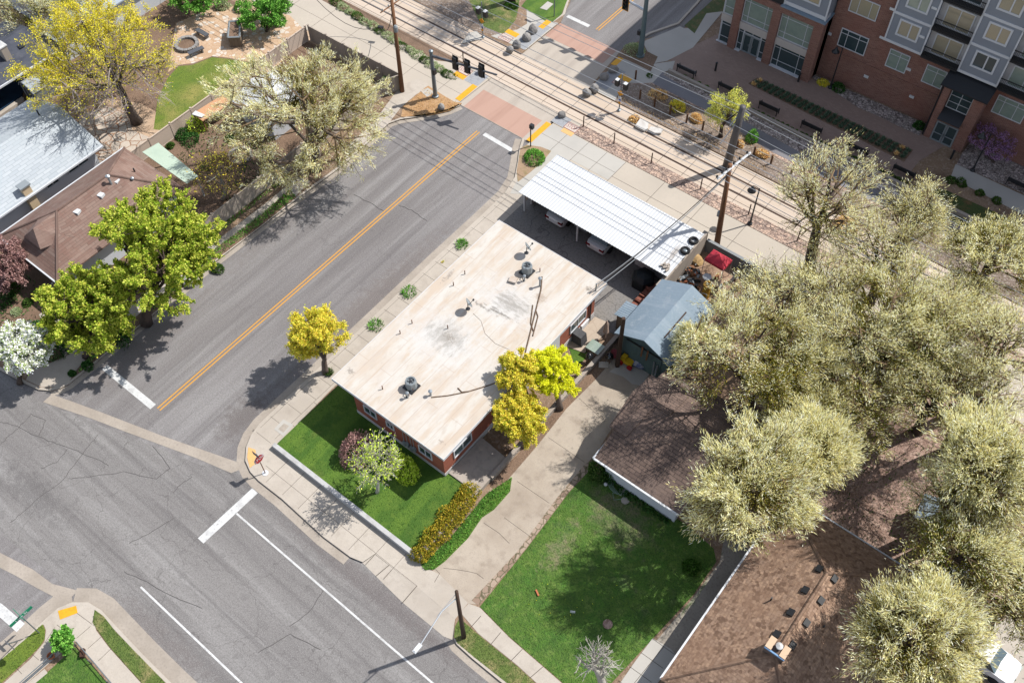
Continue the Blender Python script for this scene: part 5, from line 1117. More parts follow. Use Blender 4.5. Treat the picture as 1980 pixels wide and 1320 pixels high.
# recessed wall and grey bays
bays = [(-17.7, -14.5), (-11.4, -8.2), (-5.0, -1.8), (1.4, 4.6), (7.8, 11.0)]
sd_, trim, balc = MB(), MB(), MB()
for i, (a, b) in enumerate(bays):
    sd_.bx(a, b, Y2, Y1-.003, 6.42, TOPR+.3)
    for z in (6.4, 9.02, 11.63, 14.24): trim.bx(a-.02, b+.02, Y2-.05, Y2-.002, z, z+.22)
    trim.bx(a-.03, a+.1, Y2-.06, Y2-.003, 6.4, TOPR+.3).bx(b-.1, b+.03, Y2-.06, Y2-.003, 6.4, TOPR+.3)
    for z in (7.28, 9.9, 12.5):
        window(ap, (0, Y2-.003, 0), U, NN, a+.68, b-.68+.0, z, z+1.52, (.55,), (), glass=[GLASSG, CURTAIN, GLASSD][(i+int(z)) % 3], fw=.15)
sd_.build('siding', GREYSID, ap, uv=True); trim.build('trim', GREYTRIM, ap)
recess = [(-14.5, -11.4), (-8.2, -5.0), (-1.8, 1.4), (4.6, 7.8)]
st_ = MB()
for i, (a, b) in enumerate(recess):
    st_.bx(a, b, Y1-.05, Y1-.004, 6.42, TOPR)
    for z in (6.5, 9.12, 11.73):
        window(ap, (0, Y1-.05, 0), U, NN, a+.42, b-.42, z+.1, z+1.95, (.5,), (), glass=[CURTAIN, GLASSG, GLASSD][(i+int(z)) % 3], fw=.1, name='balcony_door')
        bc = MB().bx(a+.03, b-.03, Y2+.02-.25, Y1-.06, z-.12, z+.02).build('balcony', BLACK, ap)
        m = MB().bx(a+.03, b-.03, Y2-.24, Y2-.19, z+.92, z+.99).bx(a+.03, b-.03, Y2-.24, Y2-.19, z+.1, z+.15)
        for k in range(26):
            x = a+.06+(b-a-.14)*k/25; m.bx(x, x+.025, Y2-.23, Y2-.205, z+.15, z+.92)
        m.build('railing', BLACK, bc)
st_.build('stucco', STUCCO, ap)
for a, b in ((-21.48, -19.0), (-17.07, -15.3), (-13.84, -12.1), (-7.84, -5.4), (-3.6, -1.8), (.2, 2.0)):
    c = (.26, .68) if b-a > 2 else (.55,)
    window(ap, (0, Y1, 0), U, NN, a, b, 3.75, 5.5, c, (.74,), glass=GLASSG if a > -20 else GLASSD)
window(ap, (0, Y1, 0), U, NN, -21.45, -19.0, 7.2, 8.75, (.3, .72), (), glass=CURTAIN)
window(ap, (0, Y1, 0), U, NN, -21.45, -19.0, 10.0, 11.55, (.3, .72), (), glass=GLASSG)
MB().bx(-22.45, -11.9, Y1-.06, Y1-.002, 3.05, 3.13).build('string_course', APT_BRICK, ap, uv=True)
for a, b in ((1604, 65), (1763, 187), (1675, 148), (1600, 0), (1757, 134)):
    p = FY(a, b, Y1); obox(MB(), (0, Y1, 0), U, NN, p.x-.2, p.x+.2, p.z-.12, p.z+.12, .002, .06).build('wall_vent', WHITEP, ap)
for a, b in ((1726, 18), (1706, 73), (1783, 71), (1807, 16)):
    p = FY(a, b, Y2); obox(MB(), (0, Y2, 0), U, NN, p.x-.22, p.x+.22, p.z-.1, p.z+.1, .002, .06).build('wall_vent', WHITEP, ap)
MB().bx(-31.9, -22.6, Y0+.2, Y0+21, TOPL, TOPL+.1).bx(-22.5, 22, Y1-.2, Y1+20, TOPR+.31, TOPR+.4).build('roof', GREYTRIM, ap)
MB().bx(-22.5, 22, Y1+.5, Y1+20, .1, TOPR).build('rear_mass', APT_BRICK, ap, uv=True)
# entrance portico
m = MB().bx(-11.62, -11.1, Y0, Y1-.004, .1, 5.6).bx(-9.2, -8.35, Y0, Y1-.004, .1, 5.6).bx(-11.1, -9.2, Y0+.03, Y0+.5, 2.15, 2.75)
m.build('portico_pier', APT_BRICK, ap, uv=True)
MB().slab([(-11.95, Y0-.25, 5.62), (-8.1, Y0-.25, 5.62), (-8.1, Y1-.1, 6.35), (-11.95, Y1-.1, 6.35)], .1).build('portico_roof', BLACK, ap)
MB().slab([(-11.09, Y0-.45, 2.66), (-9.21, Y0-.45, 2.66), (-9.21, Y0+.6, 3.25), (-11.09, Y0+.6, 3.25)], .06).build('door_canopy', BLACK, ap)
for a, b in ((-11.08, -10.17), (-10.13, -9.22)):
    d_ = window(ap, (0, Y0+.06, 0), U, NN, a, b, .15, 2.13, (), (.4,), frame=COOLANT, fw=.12, name='door'); obox(MB(), (0, Y0+.06, 0), U, NN, b-.13 if a < -11 else a+.05, b-.05 if a < -11 else a+.13, .85, 1.15, .07, .12).build('handle', STEEL, d_)
window(ap, (0, Y0+.55, 0), U, NN, -11.05, -9.25, 3.3, 5.1, (.5,), (.35, .7), fw=.06)
MB().tube([(-11.75, Y0+.1, .15), (-11.75, Y0+.1, 5.5)], .06, 8).build('downspout', BLACK, ap)
# low planter wall of the plaza
tag(MB().prism([(-33.0, 62.56), (-10, 62.18), (40, 62.0), (40, 62.3), (-10, 62.46), (-33.0, 62.84)], .1, .5).build('planter_wall', CINDER), 'long low tan planter wall between the plaza and the asphalt trail', 'wall')
# ------------------------------------------------------------------ fences
def fence(label, p0, p1, h, mat, step, postmat, z=.12, cap=True):
    p0, p1 = Vector((*p0, z)), Vector((*p1, z)); d = p1-p0; L = d.length; d.normalize(); n = Vector((-d.y, d.x, 0))
    t = thing('fence', label, 'fence', tuple(p0)); k = max(1, int(round(L/step)))
    def seg(m, a, b, z0, z1, w):
        q0, q1 = p0+d*a, p0+d*b
        return m.prism([(q0+n*w)[:2], (q1+n*w)[:2], (q1-n*w)[:2], (q0-n*w)[:2]], z0, z1)
    for i in range(k):
        a, b = L*i/k+.055, L*(i+1)/k-.055
        m = seg(MB(), a, b, z+.05, z+h-.09, .022); seg(m, a, b, z+h-.088, z+h, .05); seg(m, a, b, z+.02, z+.12, .04)
        m.build('panel', mat, t)
    for i in range(k+1):
        q = p0+d*(L*i/k); MB().bx(q.x-.055, q.x+.055, q.y-.055, q.y+.055, z, z+h+.06).box((q.x, q.y, z+h+.09), (.15, .15, .05)).build('post', postmat, t)
    return t
fence('beige vinyl fence between the flagstone patio and the green planting', (-61.6, 25.6), (-61.8, 46.2), 1.6, VINYL, 2.3, VINYL)
fence('tan fence along the pavement under the streetside elm', (-51.0, 23.0), (-51.1, 44.9), 1.65, FENCEGR, 2.4, FENCEGR)
fence('tan fence turning the corner beside the greenway path', (-51.1, 45.05), (-50.4, 46.5), 1.65, FENCEGR, 1.6, FENCEGR)
fence('tan fence behind the streetside elm facing the greenway path', (-50.5, 46.6), (-61.6, 46.4), 1.65, FENCEGR, 2.4, FENCEGR)
# ------------------------------------------------------------------ poles, wires, lamps, signals
def wire(m, a, b, sag, r=.012, n=10):
    a, b = Vector(a), Vector(b); P = []
    for i in range(n+1):
        t = i/n; p = a.lerp(b, t); p.z -= sag*4*t*(1-t); P.append(p)
    m.tube(P, r, 4, cap=False); return m
def utility_pole(label, base, topp, r, mat, z0=.12):
    t = thing('utility_pole', label, 'utility pole', tuple(base)); MB().tube([base, Vector(base).lerp(Vector(topp), .5), topp], [r*1.2, r, r*.8], 12).build('shaft', mat, t, smooth=True); return t
pbB = G(1385, 478, .12); ptB = G(1412, 318, 8.6)
pB = utility_pole('brown wooden utility pole beside the red canopy with a white crossarm', pbB, ptB, .2, WOODP)
ca, cb = G(1387, 346, 8.35), G(1451, 295, 8.35)
MB().tube([ca, cb], .09, 4).build('crossarm', WHITEP, pB)
ins = []
for i in range(6):
    q = ca.lerp(cb, (.02, .17, .30, .52, .70, .93)[i]); q = Vector((q.x-.1, q.y, q.z+.12)); ins.append(q)
    MB().lathe((q.x, q.y, q.z-.1), [(.05, 0), (.08, .06), (.05, .1), (.08, .16), (.03, .24)], 8).build('insulator', BLACK, pB)
MB().tube([ca.lerp(cb, .45), Vector(pbB).lerp(ptB, .8)], .02, 4).tube([ca.lerp(cb, .75), Vector(pbB).lerp(ptB, .8)], .02, 4).build('brace', BLACK, pB)
q = Vector(pbB).lerp(ptB, .42); MB().box((q.x-.22, q.y-.1, q.z), (.18, .16, .5)).build('meter_box', COOLANT, pB)
pbC = G(1405, 322, .12); ptC = G(1437, 206, 6.9)
pC = utility_pole('thick grey steel pole behind the wooden pole beside the track', pbC, ptC, .30, STEELDK)
for a, b, c, d in ((1430, 220, 1411, 244), (1425, 236, 1393, 278)):
    MB().tube([G(a, b, 5.9 if a > 1427 else 5.2), G(c, d, 5.2 if a > 1427 else 3.9)], .045, 6).build('bracket', ALU, pC)
MB().tube([G(1437, 211, 6.2), G(1451, 222, 6.2)], .07, 6).build('insulator_arm', ALU, pC)
MB().tube([Vector(pbC)+Vector((.33, -.05, 0)), Vector(pbC).lerp(ptC, .45)+Vector((.27, -.05, 0))], .035, 6).build('conduit', STEEL, pC)
pbA = G(778, 177, .12); ptA = Vector((pbA.x+.1, pbA.y+.1, 9.7))
pA = utility_pole('brown wooden utility pole at the corner of the tan fence beside the greenway path', pbA, ptA, .17, WOODP)
MB().tube([Vector((pbA.x, pbA.y-1.2, 9.0)), Vector((pbA.x+.1, pbA.y+1.4, 9.0))], .07, 4).build('crossarm', WOODP, pA)
for k in (-1, -.3, .6, 1.2): MB().lathe((pbA.x+.05, pbA.y+k, 9.08), [(.04, 0), (.07, .06), (.03, .2)], 8).build('insulator', COOLANT, pA)
MB().lathe((pbA.x+.28, pbA.y-.05, 6.6), [(.16, 0), (.18, .1), (.18, .5), (.1, .62)], 12).build('lamp_can', COOLANT, pA)
WIREM = M('bare_wire', A(206, 210, 214), rough=.4, metal=.6); WIRED = M('dark_cable', A(70, 66, 64), rough=.7)
wl_ = ['lowest', 'second', 'third', 'fourth', 'fifth', 'topmost']
for i, q in enumerate(ins):
    m = MB(); wire(m, (q.x-100, q.y, q.z+.4), q, .8, .024, 14); wire(m, q, (q.x+60, q.y, q.z+.4), .6, .024, 10)
    tag(m.build('overhead_wire', WIREM), 'bare overhead wire along the tram track on the wooden pole crossarm', 'wire', 'wires on the wooden pole crossarm')
for i, (z, y) in enumerate(((6.2, 56.2), (5.2, 55.1), (4.9, 56.9))):
    m = MB(); wire(m, (-130, y, z+.5), (-22.6, y, z), 1.2, .024, 16); wire(m, (-22.6, y, z), (50, y, z+.5), 1.0, .024, 12)
    tag(m.build('contact_wire', WIREM), 'overhead streetcar wire strung from the grey steel pole', 'wire', 'wires on the grey steel pole')
m = MB(); mast = Vector((-22.1, 36.0, 4.9))
MB_ = tag(MB().tube([(-22.1, 36.0, 4.1), mast], .045, 8).build('service_mast', STEEL), 'short service mast on the corner of the white roof', 'mast')
for i, (dx, dz) in enumerate(((0, 0), (.12, -.1), (.3, .1))):
    m = MB(); wire(m, (ptB.x, ptB.y, 7.6-dz), (mast.x+dx, mast.y, mast.z-.05-dz*.3), .5, .03); tag(m.build('service_cable', WIREM if i != 1 else WIRED), 'service cable from the wooden pole down to the roof mast', 'cable', 'service cables to the white roof')
m = MB(); wire(m, (pbA.x, pbA.y, 8.2), G(735, 52, 1.5), 1.0, .03); wire(m, G(735, 52, 1.5), (pbA.x-14, pbA.y+.5, 8.4), 3.0, .03)
tag(m.build('drooping_cable', WIRED), 'dark drooping cable loop over the greenway path', 'cable')
MB_ = tag(MB().box(G(736, 53, 1.5), (.5, .25, .2), .4).build('splice_box', BLACK), 'black splice box hanging on the drooping cable', 'cable box')
# street light on the wooden pole in the foreground
b, h = HZ((897, 1231), (889, 1141), .12)
pD = utility_pole('dark wooden street light pole on the verge at the driveway', b, (b.x+.02, b.y, h+.1), .125, WOODDK)
tip = G(812, 1247, 7.3)
MB().tube([(b.x, b.y, 6.7), (b.x-.03, b.y-1.2, 7.15), tip], .035, 8).build('arm', ALU, pD)
MB().tube([(b.x, b.y, 7.35), (b.x-.03, b.y-1.6, 7.25)], .015, 6).build('stay_rod', ALU, pD)
MB().box((tip.x, tip.y-.2, tip.z), (.22, .55, .12)).box((tip.x, tip.y-.35, tip.z+.08), (.14, .14, .06)).build('lamp_head', WHITEP, pD)
def traffic_head(parent, c, face, border=None, n=3, s=.36):
    """vertical three lens head, face = outward direction"""
    f = Vector(face).normalized(); u = Vector((-f.y, f.x, 0)); c = Vector(c)
    H = s*n
    g = MB(); obox(g, c, u, f, -s*.55, s*.55, c.z-H/2-.05, c.z+H/2+.05, -.2, .0)
    hd = g.build('signal_head', BLACK, parent)
    p = MB(); obox(p, c, u, f, -s*.85, s*.85, c.z-H/2-.18, c.z+H/2+.18, .003, .02); p.build('backplate', BLACK, hd)
    if border:
        p = MB()
        for a, b_, z0, z1 in ((-s*.95, s*.95, c.z-H/2-.24, c.z-H/2-.181), (-s*.95, s*.95, c.z+H/2+.181, c.z+H/2+.24), (-s*.95, -s*.851, c.z-H/2-.18, c.z+H/2+.18), (s*.851, s*.95, c.z-H/2-.18, c.z+H/2+.18)): obox(p, c, u, f, a, b_, z0, z1, .003, .022)
        p.build('border', border, hd)
    for k in range(n):
        z = c.z+(k-(n-1)/2)*s; q = c+f*.02; q.z = z
        m = MB().lathe(q, [(s*.42, 0), (s*.42, .22), (s*.38, .22), (s*.38, .0)], 14, f); m.build('visor', BLACK, hd)
        MB().lathe(q, [(s*.36, .03), (s*.2, .06), (0, .07)], 14, f).build('lens', [M('green_lens', (.02, .16, .1), rough=.2), M('amber_lens', (.3, .14, .02), rough=.2), M('red_lens', (.3, .02, .02), rough=.2)][k % 3], hd)
    return hd
b, h = HZ((842, 187), (837, 98), .14)
ts = thing('traffic_signal', 'grey mast arm traffic signal with three black heads at the dry grass corner', 'traffic signal', tuple(b))
MB().tube([b, (b.x, b.y, 5.0)], [.19, .15], 14).lathe((b.x, b.y, b.z), [(.3, 0), (.3, .12), (.2, .16)], 14).lathe((b.x, b.y, 4.95), [(.19, 0), (.19, .12), (.05, .2)], 14).build('pole', STEEL, ts, smooth=False)
a0 = Vector((b.x, b.y, 4.55)); a1 = G(961, 145, 4.75)
MB().tube([a0, a1], [.13, .075], 10).build('arm', SIGNGREY, ts)
for px, py in ((884, 126), (906, 122), (932, 137)):
    dd = a1-a0; t = max(.1, min(.95, ((px-841)/120.))); q = a0+dd*t
    traffic_head(ts, (q.x, q.y+.1, q.z-.1), (0, 1, 0))
MB().box((b.x+.22, b.y-.05, 3.0), (.25, .3, .5)).build('pedestrian_signal', BLACK, ts)
b, h = HZ((1238, 108), (1246, 0), .14)
ts = thing('traffic_signal', 'dark grey signal pole with amber edged head at the shaded corner', 'traffic signal', tuple(b))
MB().tube([b, (b.x, b.y, 7.4)], [.27, .16], 14).lathe((b.x, b.y, b.z), [(.38, 0), (.38, .12), (.27, .16)], 14).build('pole', M('dark_green_grey_pole', A(112, 132, 136), [('n', (4, 4, 1), A(96, 114, 118), .45, .65, .6)], rough=.5), ts)
zt = HZ((1238, 108), (1243, 18), .14)[1]; a0 = Vector((b.x, b.y, zt)); a1 = a0+Vector((-6.5, .2, .55))
MB().tube([a0, a1], [.13, .06], 10).build('arm', ALU, ts)
q = FY(1210, 6, a0.y-.1); traffic_head(ts, (q.x, q.y, q.z), (0, -1, 0), SIGNYEL)
traffic_head(ts, (a1.x+.6, a1.y-.1, a1.z), (0, -1, 0), SIGNYEL)
traffic_head(ts, (a1.x+2.9, a1.y-.1, a1.z-.2), (0, -1, 0), SIGNYEL)
q = G(1236, 59, 2.6); MB().box((b.x-.3, b.y-.1, 2.6), (.28, .3, .45)).build('pedestrian_signal', BLACK, ts)
def rail_mast(label, base, topp, z0=.14):
    b, h = HZ(base, topp, z0); t = thing('crossing_signal', label, 'crossing signal', tuple(b), 'tram crossing signals')
    MB().tube([b, (b.x, b.y, h)], .055, 8).lathe((b.x, b.y, z0), [(.16, 0), (.16, .05), (.06, .1)], 10).build('mast', STEEL, t)
    for sx in (-.42, .42):
        hd = MB().box((b.x+sx, b.y, h*.72), (.36, .3, .62)).tube([(b.x, b.y, h*.72), (b.x+sx, b.y, h*.72)], .03, 6).build('signal_head', BLACK, t)
        MB().box((b.x+sx, b.y-.02, h*.72+.34), (.3, .36, .05)).build('hood', WHITEP, hd)
    MB().box((b.x, b.y-.08, h*.50), (.42, .03, .42), 0, ('Y', .785)).build('warning_sign', SIGNYEL, t)
    MB().box((b.x, b.y-.08, h*.36), (.3, .03, .36)).build('white_sign', WHITEP, t)
    MB().box((b.x+.05, b.y-.10, h*.33), (.2, .012, .14)).build('blue_panel', BLUEP, t)
    MB().box((b.x, b.y-.08, h*.245), (.2, .03, .2)).build('small_sign', SIGNYEL, t)
    return t
rail_mast('tram crossing signal with amber warning sign on the sunny grass corner', (934, 72), (921, 2))
rail_mast('tram crossing signal with amber warning sign beside the stop pad near the rope fence', (1197, 213), (1206, 140))
b, h = HZ((1026, 283), (1029, 243), .14)
t = thing('pedestrian_signal', 'short black pedestrian signal post beside the round green bush', 'signal', tuple(b))
MB().tube([b, (b.x, b.y, h)], .05, 8).build('post', BLACK, t); MB().box((b.x+.08, b.y+.05, h+.05), (.34, .28, .4)).build('signal_head', BLACK, t)
def bell_lamp(label, base, topp, dirx, z0=.14):
    b, h = HZ(base, topp, z0); t = thing('street_lamp', label, 'street lamp', tuple(b), 'black bell street lamps')
    MB().lathe((b.x, b.y, z0), [(.2, 0), (.2, .12), (.1, .2), (.08, .5)], 12).tube([(b.x, b.y, z0+.4), (b.x, b.y, h)], [.065, .05], 10).build('pole', BLACK, t)
    P = [(b.x, b.y, h-.3)]+[(b.x+dirx*.35*(1-math.cos(a)), b.y-.1*math.sin(a), h-.1+.22*math.sin(a)) for a in (.6, 1.2, 1.9, 2.6, 3.1)]
    MB().tube(P, .025, 6).build('hook', BLACK, t)
    e = P[-1]; MB().lathe((e[0], e[1], e[2]-.5), [(.34, 0), (.30, .08), (.15, .22), (.10, .42), (.03, .5)], 16).build('shade', BLACK, t, smooth=True)
    MB().lathe((e[0], e[1], e[2]-.52), [(.0, 0), (.2, .0), (.24, .05)], 12).build('bulb', PAINTW, t)
bell_lamp('black hooked bell lamp beside the wooden pole and the river rock strip', (1450, 433), (1469, 362), -.8)
bell_lamp('black hooked bell lamp in front of the brick wall', (1605, 170), (1632, 92), -.7)
bell_lamp('black hooked bell lamp beside the purple redbud', (1880, 330), (1928, 262), -.8)
b = G(283/3.96+1000, 125/3.96, .16); tag(MB().tube([b, (b.x, b.y, 3.2)], .05, 8).box((b.x-.3, b.y, 3.2), (.7, .2, .08)).build('lamp_post', STEEL), 'slim grey lamp post on the green verge at the top edge', 'lamp post')
b = G(34, 78, .2); tag(MB().tube([b, (b.x, b.y, 3.2)], [.05, .04], 8).lathe((b.x, b.y, 3.2), [(.05, 0), (.14, .1), (.1, .25)], 8).build('yard_lamp', STEEL), 'thin yard lamp beside the charcoal roof', 'lamp post')
# signs
def octagon(mb, c, u, f, r, d0, d1):
    P = [(r*math.cos(math.pi/8+k*math.pi/4), r*math.sin(math.pi/8+k*math.pi/4)) for k in range(8)]; k = len(mb.v)
    for d in (d0, d1):
        for a, z in P: mb.v.append(tuple(Vector(c)+Vector(u)*a+Vector((0, 0, z))+Vector(f)*d))
    mb.f += [tuple(k+i for i in range(8))[::-1], tuple(k+8+i for i in range(8))]+[(k+i, k+(i+1) % 8, k+8+(i+1) % 8, k+8+i) for i in range(8)]
    return mb
b, h = HZ((513, 914), (502, 882), .14)
t = thing('stop_sign', 'red octagonal stop sign on a rusty post at the pavement corner', 'stop sign', tuple(b))
MB().tube([b, (b.x, b.y, h+.55)], .035, 6).build('post', PIPEBR, t); MB().lathe((b.x, b.y, .14), [(.22, 0), (.22, .015), (.05, .03)], 12).build('base_plate', GREYTRIM, t)
c = Vector((b.x, b.y, h-.05)); f, u = Vector((1, 0, 0)), Vector((0, 1, 0))
octagon(MB(), c, u, f, .42, .04, .055).build('border', WHITEP, t); octagon(MB(), c, u, f, .385, .056, .06).build('face', SIGNRED, t)
text_mesh('lettering', 'STOP', .34, WHITEP, wallmat(1, 0, c+f*.062), t)
MB().box((b.x, b.y-.05, h+.52), (.62, .02, .42)).build('blade', SIGNGREY, t)
b = G(76, 1223, .14); e = G(43, 1193, 2.7)
t = thing('street_name_sign', 'leaning grey post with a green street name sign at the lower left corner', 'street sign', tuple(b))
MB().tube([b, Vector(b).lerp(e, .5), e], .035, 8).build('post', STEEL, t)
MB().bx(e.x-.012, e.x+.012, e.y-.75, e.y+.75, e.z+.02, e.z+.3).build('blade', SIGNGRN, t)
MB().bx(e.x-.5, e.x+.5, e.y-.012, e.y+.012, e.z+.33, e.z+.58).build('blade', SIGNGRN, t)
text_mesh('lettering', 'Lake St', .27, WHITEP, wallmat(1, 0, (e.x+.014, e.y, e.z+.16)), t, .002)
b = G(31, 1240, .12); b = Vector((-36.05, -4.6, .02)); 
t = thing('stop_sign', 'grey backed octagonal sign on a post at the left edge of the corner', 'stop sign', tuple(b))
b2 = G(34, 1239, .14); c = G(19, 1246, 1.9)
MB().tube([b2, (c.x+.1, c.y, 2.3)], .035, 6).build('post', STEEL, t)
octagon(MB(), c, Vector((1, 0, 0)), Vector((0, -1, 0)), .42, .0, .02).build('back', SIGNGREY, t)
# posts by the track, rope fence
xs = [(1128, 245), (1187, 278), (1259, 316), (1354, 366), (1447, 415), (1541, 466), (896, 120)]
lb = ['beside the stop lettering', 'second from the stop lettering', 'in the middle of the river rock strip', 'left of the wooden utility pole', 'right of the wooden utility pole', 'under the elm twigs', 'beside the far left stop lettering']
for (a, b_), l in zip(xs, lb):
    p = G(a, b_, .14); tag(MB().tube([p, (p.x, p.y, 1.3)], .05, 6).build('track_post', RUST), 'rusty track post '+l, 'post', 'rusty posts beside the track')
rp = [(1228.5, 153.5), (1237, 191), (1265, 206), (1295, 221), (1327, 237), (1358, 252), (1424, 288), (1457, 300), (1490, 317), (1530, 335)]
rl_ = ['nearest the shaded pavement', 'behind the crossing signal', 'third along the rope', 'fourth along the rope', 'fifth along the rope', 'left of the small willow', 'behind the grey steel pole', 'right of the grey steel pole', 'right of the dry grass clump', 'partly hidden by the elm']
pts = []
for (a, b_), l in zip(rp, rl_):
    p = G(a, b_, .14); pts.append(p); tag(MB().tube([p, (p.x, p.y, 1.1)], .085, 8).build('rope_post', POSTW), 'round wooden rope fence post, the one '+l, 'post', 'wooden rope fence posts')
m = MB()
for p, q in zip(pts[1:], pts[2:]): wire(m, (p.x, p.y, 1.0), (q.x, q.y, 1.0), .16, .035, 8)
tag(m.build('rope', M('pale_rope', A(214, 200, 180))), 'pale sagging rope strung between the wooden posts', 'rope')
# benches and bollards on the plaza
def bench(px, py, label):
    p = G(px, py, .16); t = thing('bench', label, 'bench', (p.x, p.y, .14), 'black plaza benches'); L = .9
    s = MB(); bk = MB()
    for k in range(4): s.bx(p.x-L, p.x+L, p.y+.13-k*.115, p.y+.22-k*.115, .56, .60)
    for k in range(4): bk.box((p.x, p.y-.27-k*.02, .68+k*.1), (2*L, .03, .075))
    s.build('seat', BLACK, t); bk.build('backrest', BLACK, t)
    for x in (p.x-L+.05, p.x+L-.05):
        MB().bx(x-.03, x+.03, p.y+.16, p.y+.22, .14, .76).bx(x-.03, x+.03, p.y-.27, p.y-.2, .14, .98).bx(x-.03, x+.03, p.y-.2, p.y+.16, .72, .76).build('leg', BLACK, t)
for a, b_, l in ((1327, 142, 'nearest the curving pavement'), (1407, 177, 'behind the small willow'), (1486, 214, 'at the start of the dark planting bed'), (1568, 252, 'second along the dark planting bed'), (1657, 294, 'third along the dark planting bed'), (1746, 337, 'at the far end of the dark planting bed'), (1966, 362, 'at the right edge on the concrete walk')):
    bench(a, b_, 'black slatted plaza bench, the one '+l)
for a, b_, l in ((1383, 137, 'on the plaza near the glass doors'), (1838, 307, 'in front of the brick entrance'), (1543, 158, 'at the foot of the corner brick pier')):
    p = G(a, b_, .14); tag(MB().lathe((p.x, p.y, .14), [(.09, 0), (.09, .8), (.11, .82), (.11, .9), (.0, .95)], 12).build('bollard', BLACK), 'black bollard light '+l, 'bollard', 'black bollards')
# boulders and flat stones
for i, (a, b_, r, l) in enumerate(((985, 101, .48, 'nearest the track on the far grey pad'), (1000, 91, .5, 'second on the far grey pad'), (1017, 77, .45, 'with a pale flat top on the far grey pad'), (1031, 62, .5, 'nearest the orange ramp on the far grey pad'),
        (1185, 139, .5, 'darkest one in the building shadow'), (1168, 152, .5, 'rounded one in the building shadow'), (1149, 173, .42, 'pointed one at the shadow edge'), (1136, 183, .45, 'jagged sunlit one beside the track'), (1087, 226, .42, 'alone on the grey pad beside the stop lettering'), (931, 141, .42, 'under the mast arm signal'), (853, 212, .35, 'on the dry grass corner'))):
    p = G(a, b_, .14); tag(MB().blob((p.x, p.y, .14+r*.5), (r*.85, r*.8, r*1.0), 20+i, .4, 2).build('boulder', STONEG), 'grey boulder beside the crossing, '+l, 'boulder', 'boulders at the crossing')
for i, (q, l) in enumerate((([(1228, 243), (1238, 229), (1254, 238), (1253, 248), (1246, 252)], 'larger'), ([(1254, 251), (1259, 244), (1282, 250), (1278, 257), (1266, 257)], 'smaller'))):
    tag(MB().prism(PL(q, .3), .1, .3).build('landscape_slab', STONEL), 'flat pale landscape slab in the grey ballast, the %s one' % l, 'stone')
# ------------------------------------------------------------------ cars
def car(label, loc, rz, group=None):
    t = thing('parked_car', label, 'car', tuple(loc), group, rz)
    base = ROOT[t]
    # sections along the length: x, half width, bottom, belt
    S = [(-2.2, .62, .45, .72), (-2.05, .82, .3, .86), (-1.4, .9, .24, .95), (0, .91, .24, .96), (1.2, .9, .24, .95), (1.95, .86, .28, .98), (2.18, .78, .38, .92), (2.24, .7, .5, .8)]
    m = MB()
    for x, w, z0, z1 in S: m.v += [(x, -w*.9, z0), (x, -w, (z0+z1)/2), (x, -w*.93, z1), (x, 0, z1+.04), (x, w*.93, z1), (x, w, (z0+z1)/2), (x, w*.9, z0)]
    for i in range(len(S)-1):
        for j in range(7): m.f.append((i*7+j, i*7+(j+1) % 7, (i+1)*7+(j+1) % 7, (i+1)*7+j))
    m.f += [tuple(range(7))[::-1], tuple(range((len(S)-1)*7, len(S)*7))]
    def bl(mm, name, mat, par, sm=False):
        mm.v = [(a+base.x, b+base.y, c+base.z) for a, b, c in mm.v]; return mm.build(name, mat, par, smooth=sm)
    body = bl(m, 'body', CARW, t)
    g = MB().add([(-1.15, -.8, .96), (1.75, -.8, .97), (1.75, .8, .97), (-1.15, .8, .96), (-.55, -.62, 1.40), (1.15, -.62, 1.42), (1.15, .62, 1.42), (-.55, .62, 1.40)], [(0, 1, 5, 4), (1, 2, 6, 5), (2, 3, 7, 6), (3, 0, 4, 7)])
    bl(g, 'windows', GLASSD, t)
    bl(MB().bx(-.6, 1.2, -.64, .64, 1.40, 1.46), 'roof', CARW, t)
    for sx in (-1.35, 1.35):
        for sy in (-1, 1):
            w = bl(MB().lathe((sx, sy*.84, .32), [(.2, -.11), (.31, -.1), (.33, -.06), (.33, .06), (.31, .1), (.2, .11)], 20, (0, 1, 0)), 'wheel', BLACKR, t)
            bl(MB().lathe((sx, sy*.84+sy*.06, .32), [(.2, 0), (.1, .04), (0, .05)], 14, (0, sy, 0)), 'rim', STEEL, w)
    for sy in (-1, 1):
        bl(MB().box((2.16, sy*.62, .80), (.2, .38, .16)), 'tail_lamp', LAMPRED, t); bl(MB().box((-2.12, sy*.6, .68), (.18, .32, .14)), 'headlight', GLASSG, t)
    return t
p = G(1079, 413, .6); car('white car parked under the carport beside the end wall', (p.x+.3, p.y+1.2, .135), -math.pi/2)
p = G(1160, 466, .6); car('white car parked under the carport beside the storage room', (p.x+.2, p.y+1.2, .135), -math.pi/2)
p = G(1118, 446, .6); t = thing('trailer', 'small grey utility trailer parked between the two white cars', 'trailer', (p.x, p.y+1.2, .135))
MB().bx(p.x-.6, p.x+.6, p.y+.3, p.y+2.4, .5, .95).build('box', COOLANT, t); MB().tube([(p.x, p.y+.3, .5), (p.x, p.y-.3, .48)], .05, 6).build('drawbar', STEEL, t)
for sx in (-.72, .72): MB().lathe((p.x+sx, p.y+1.3, .4), [(.1, -.09), (.26, -.09), (.26, .09), (.1, .09)], 16, (1, 0, 0)).build('wheel', BLACKR, t)
p = G(1892, 1262, .5); car('white car parked on the concrete at the lower right edge', (p.x, p.y, .145), R(176))
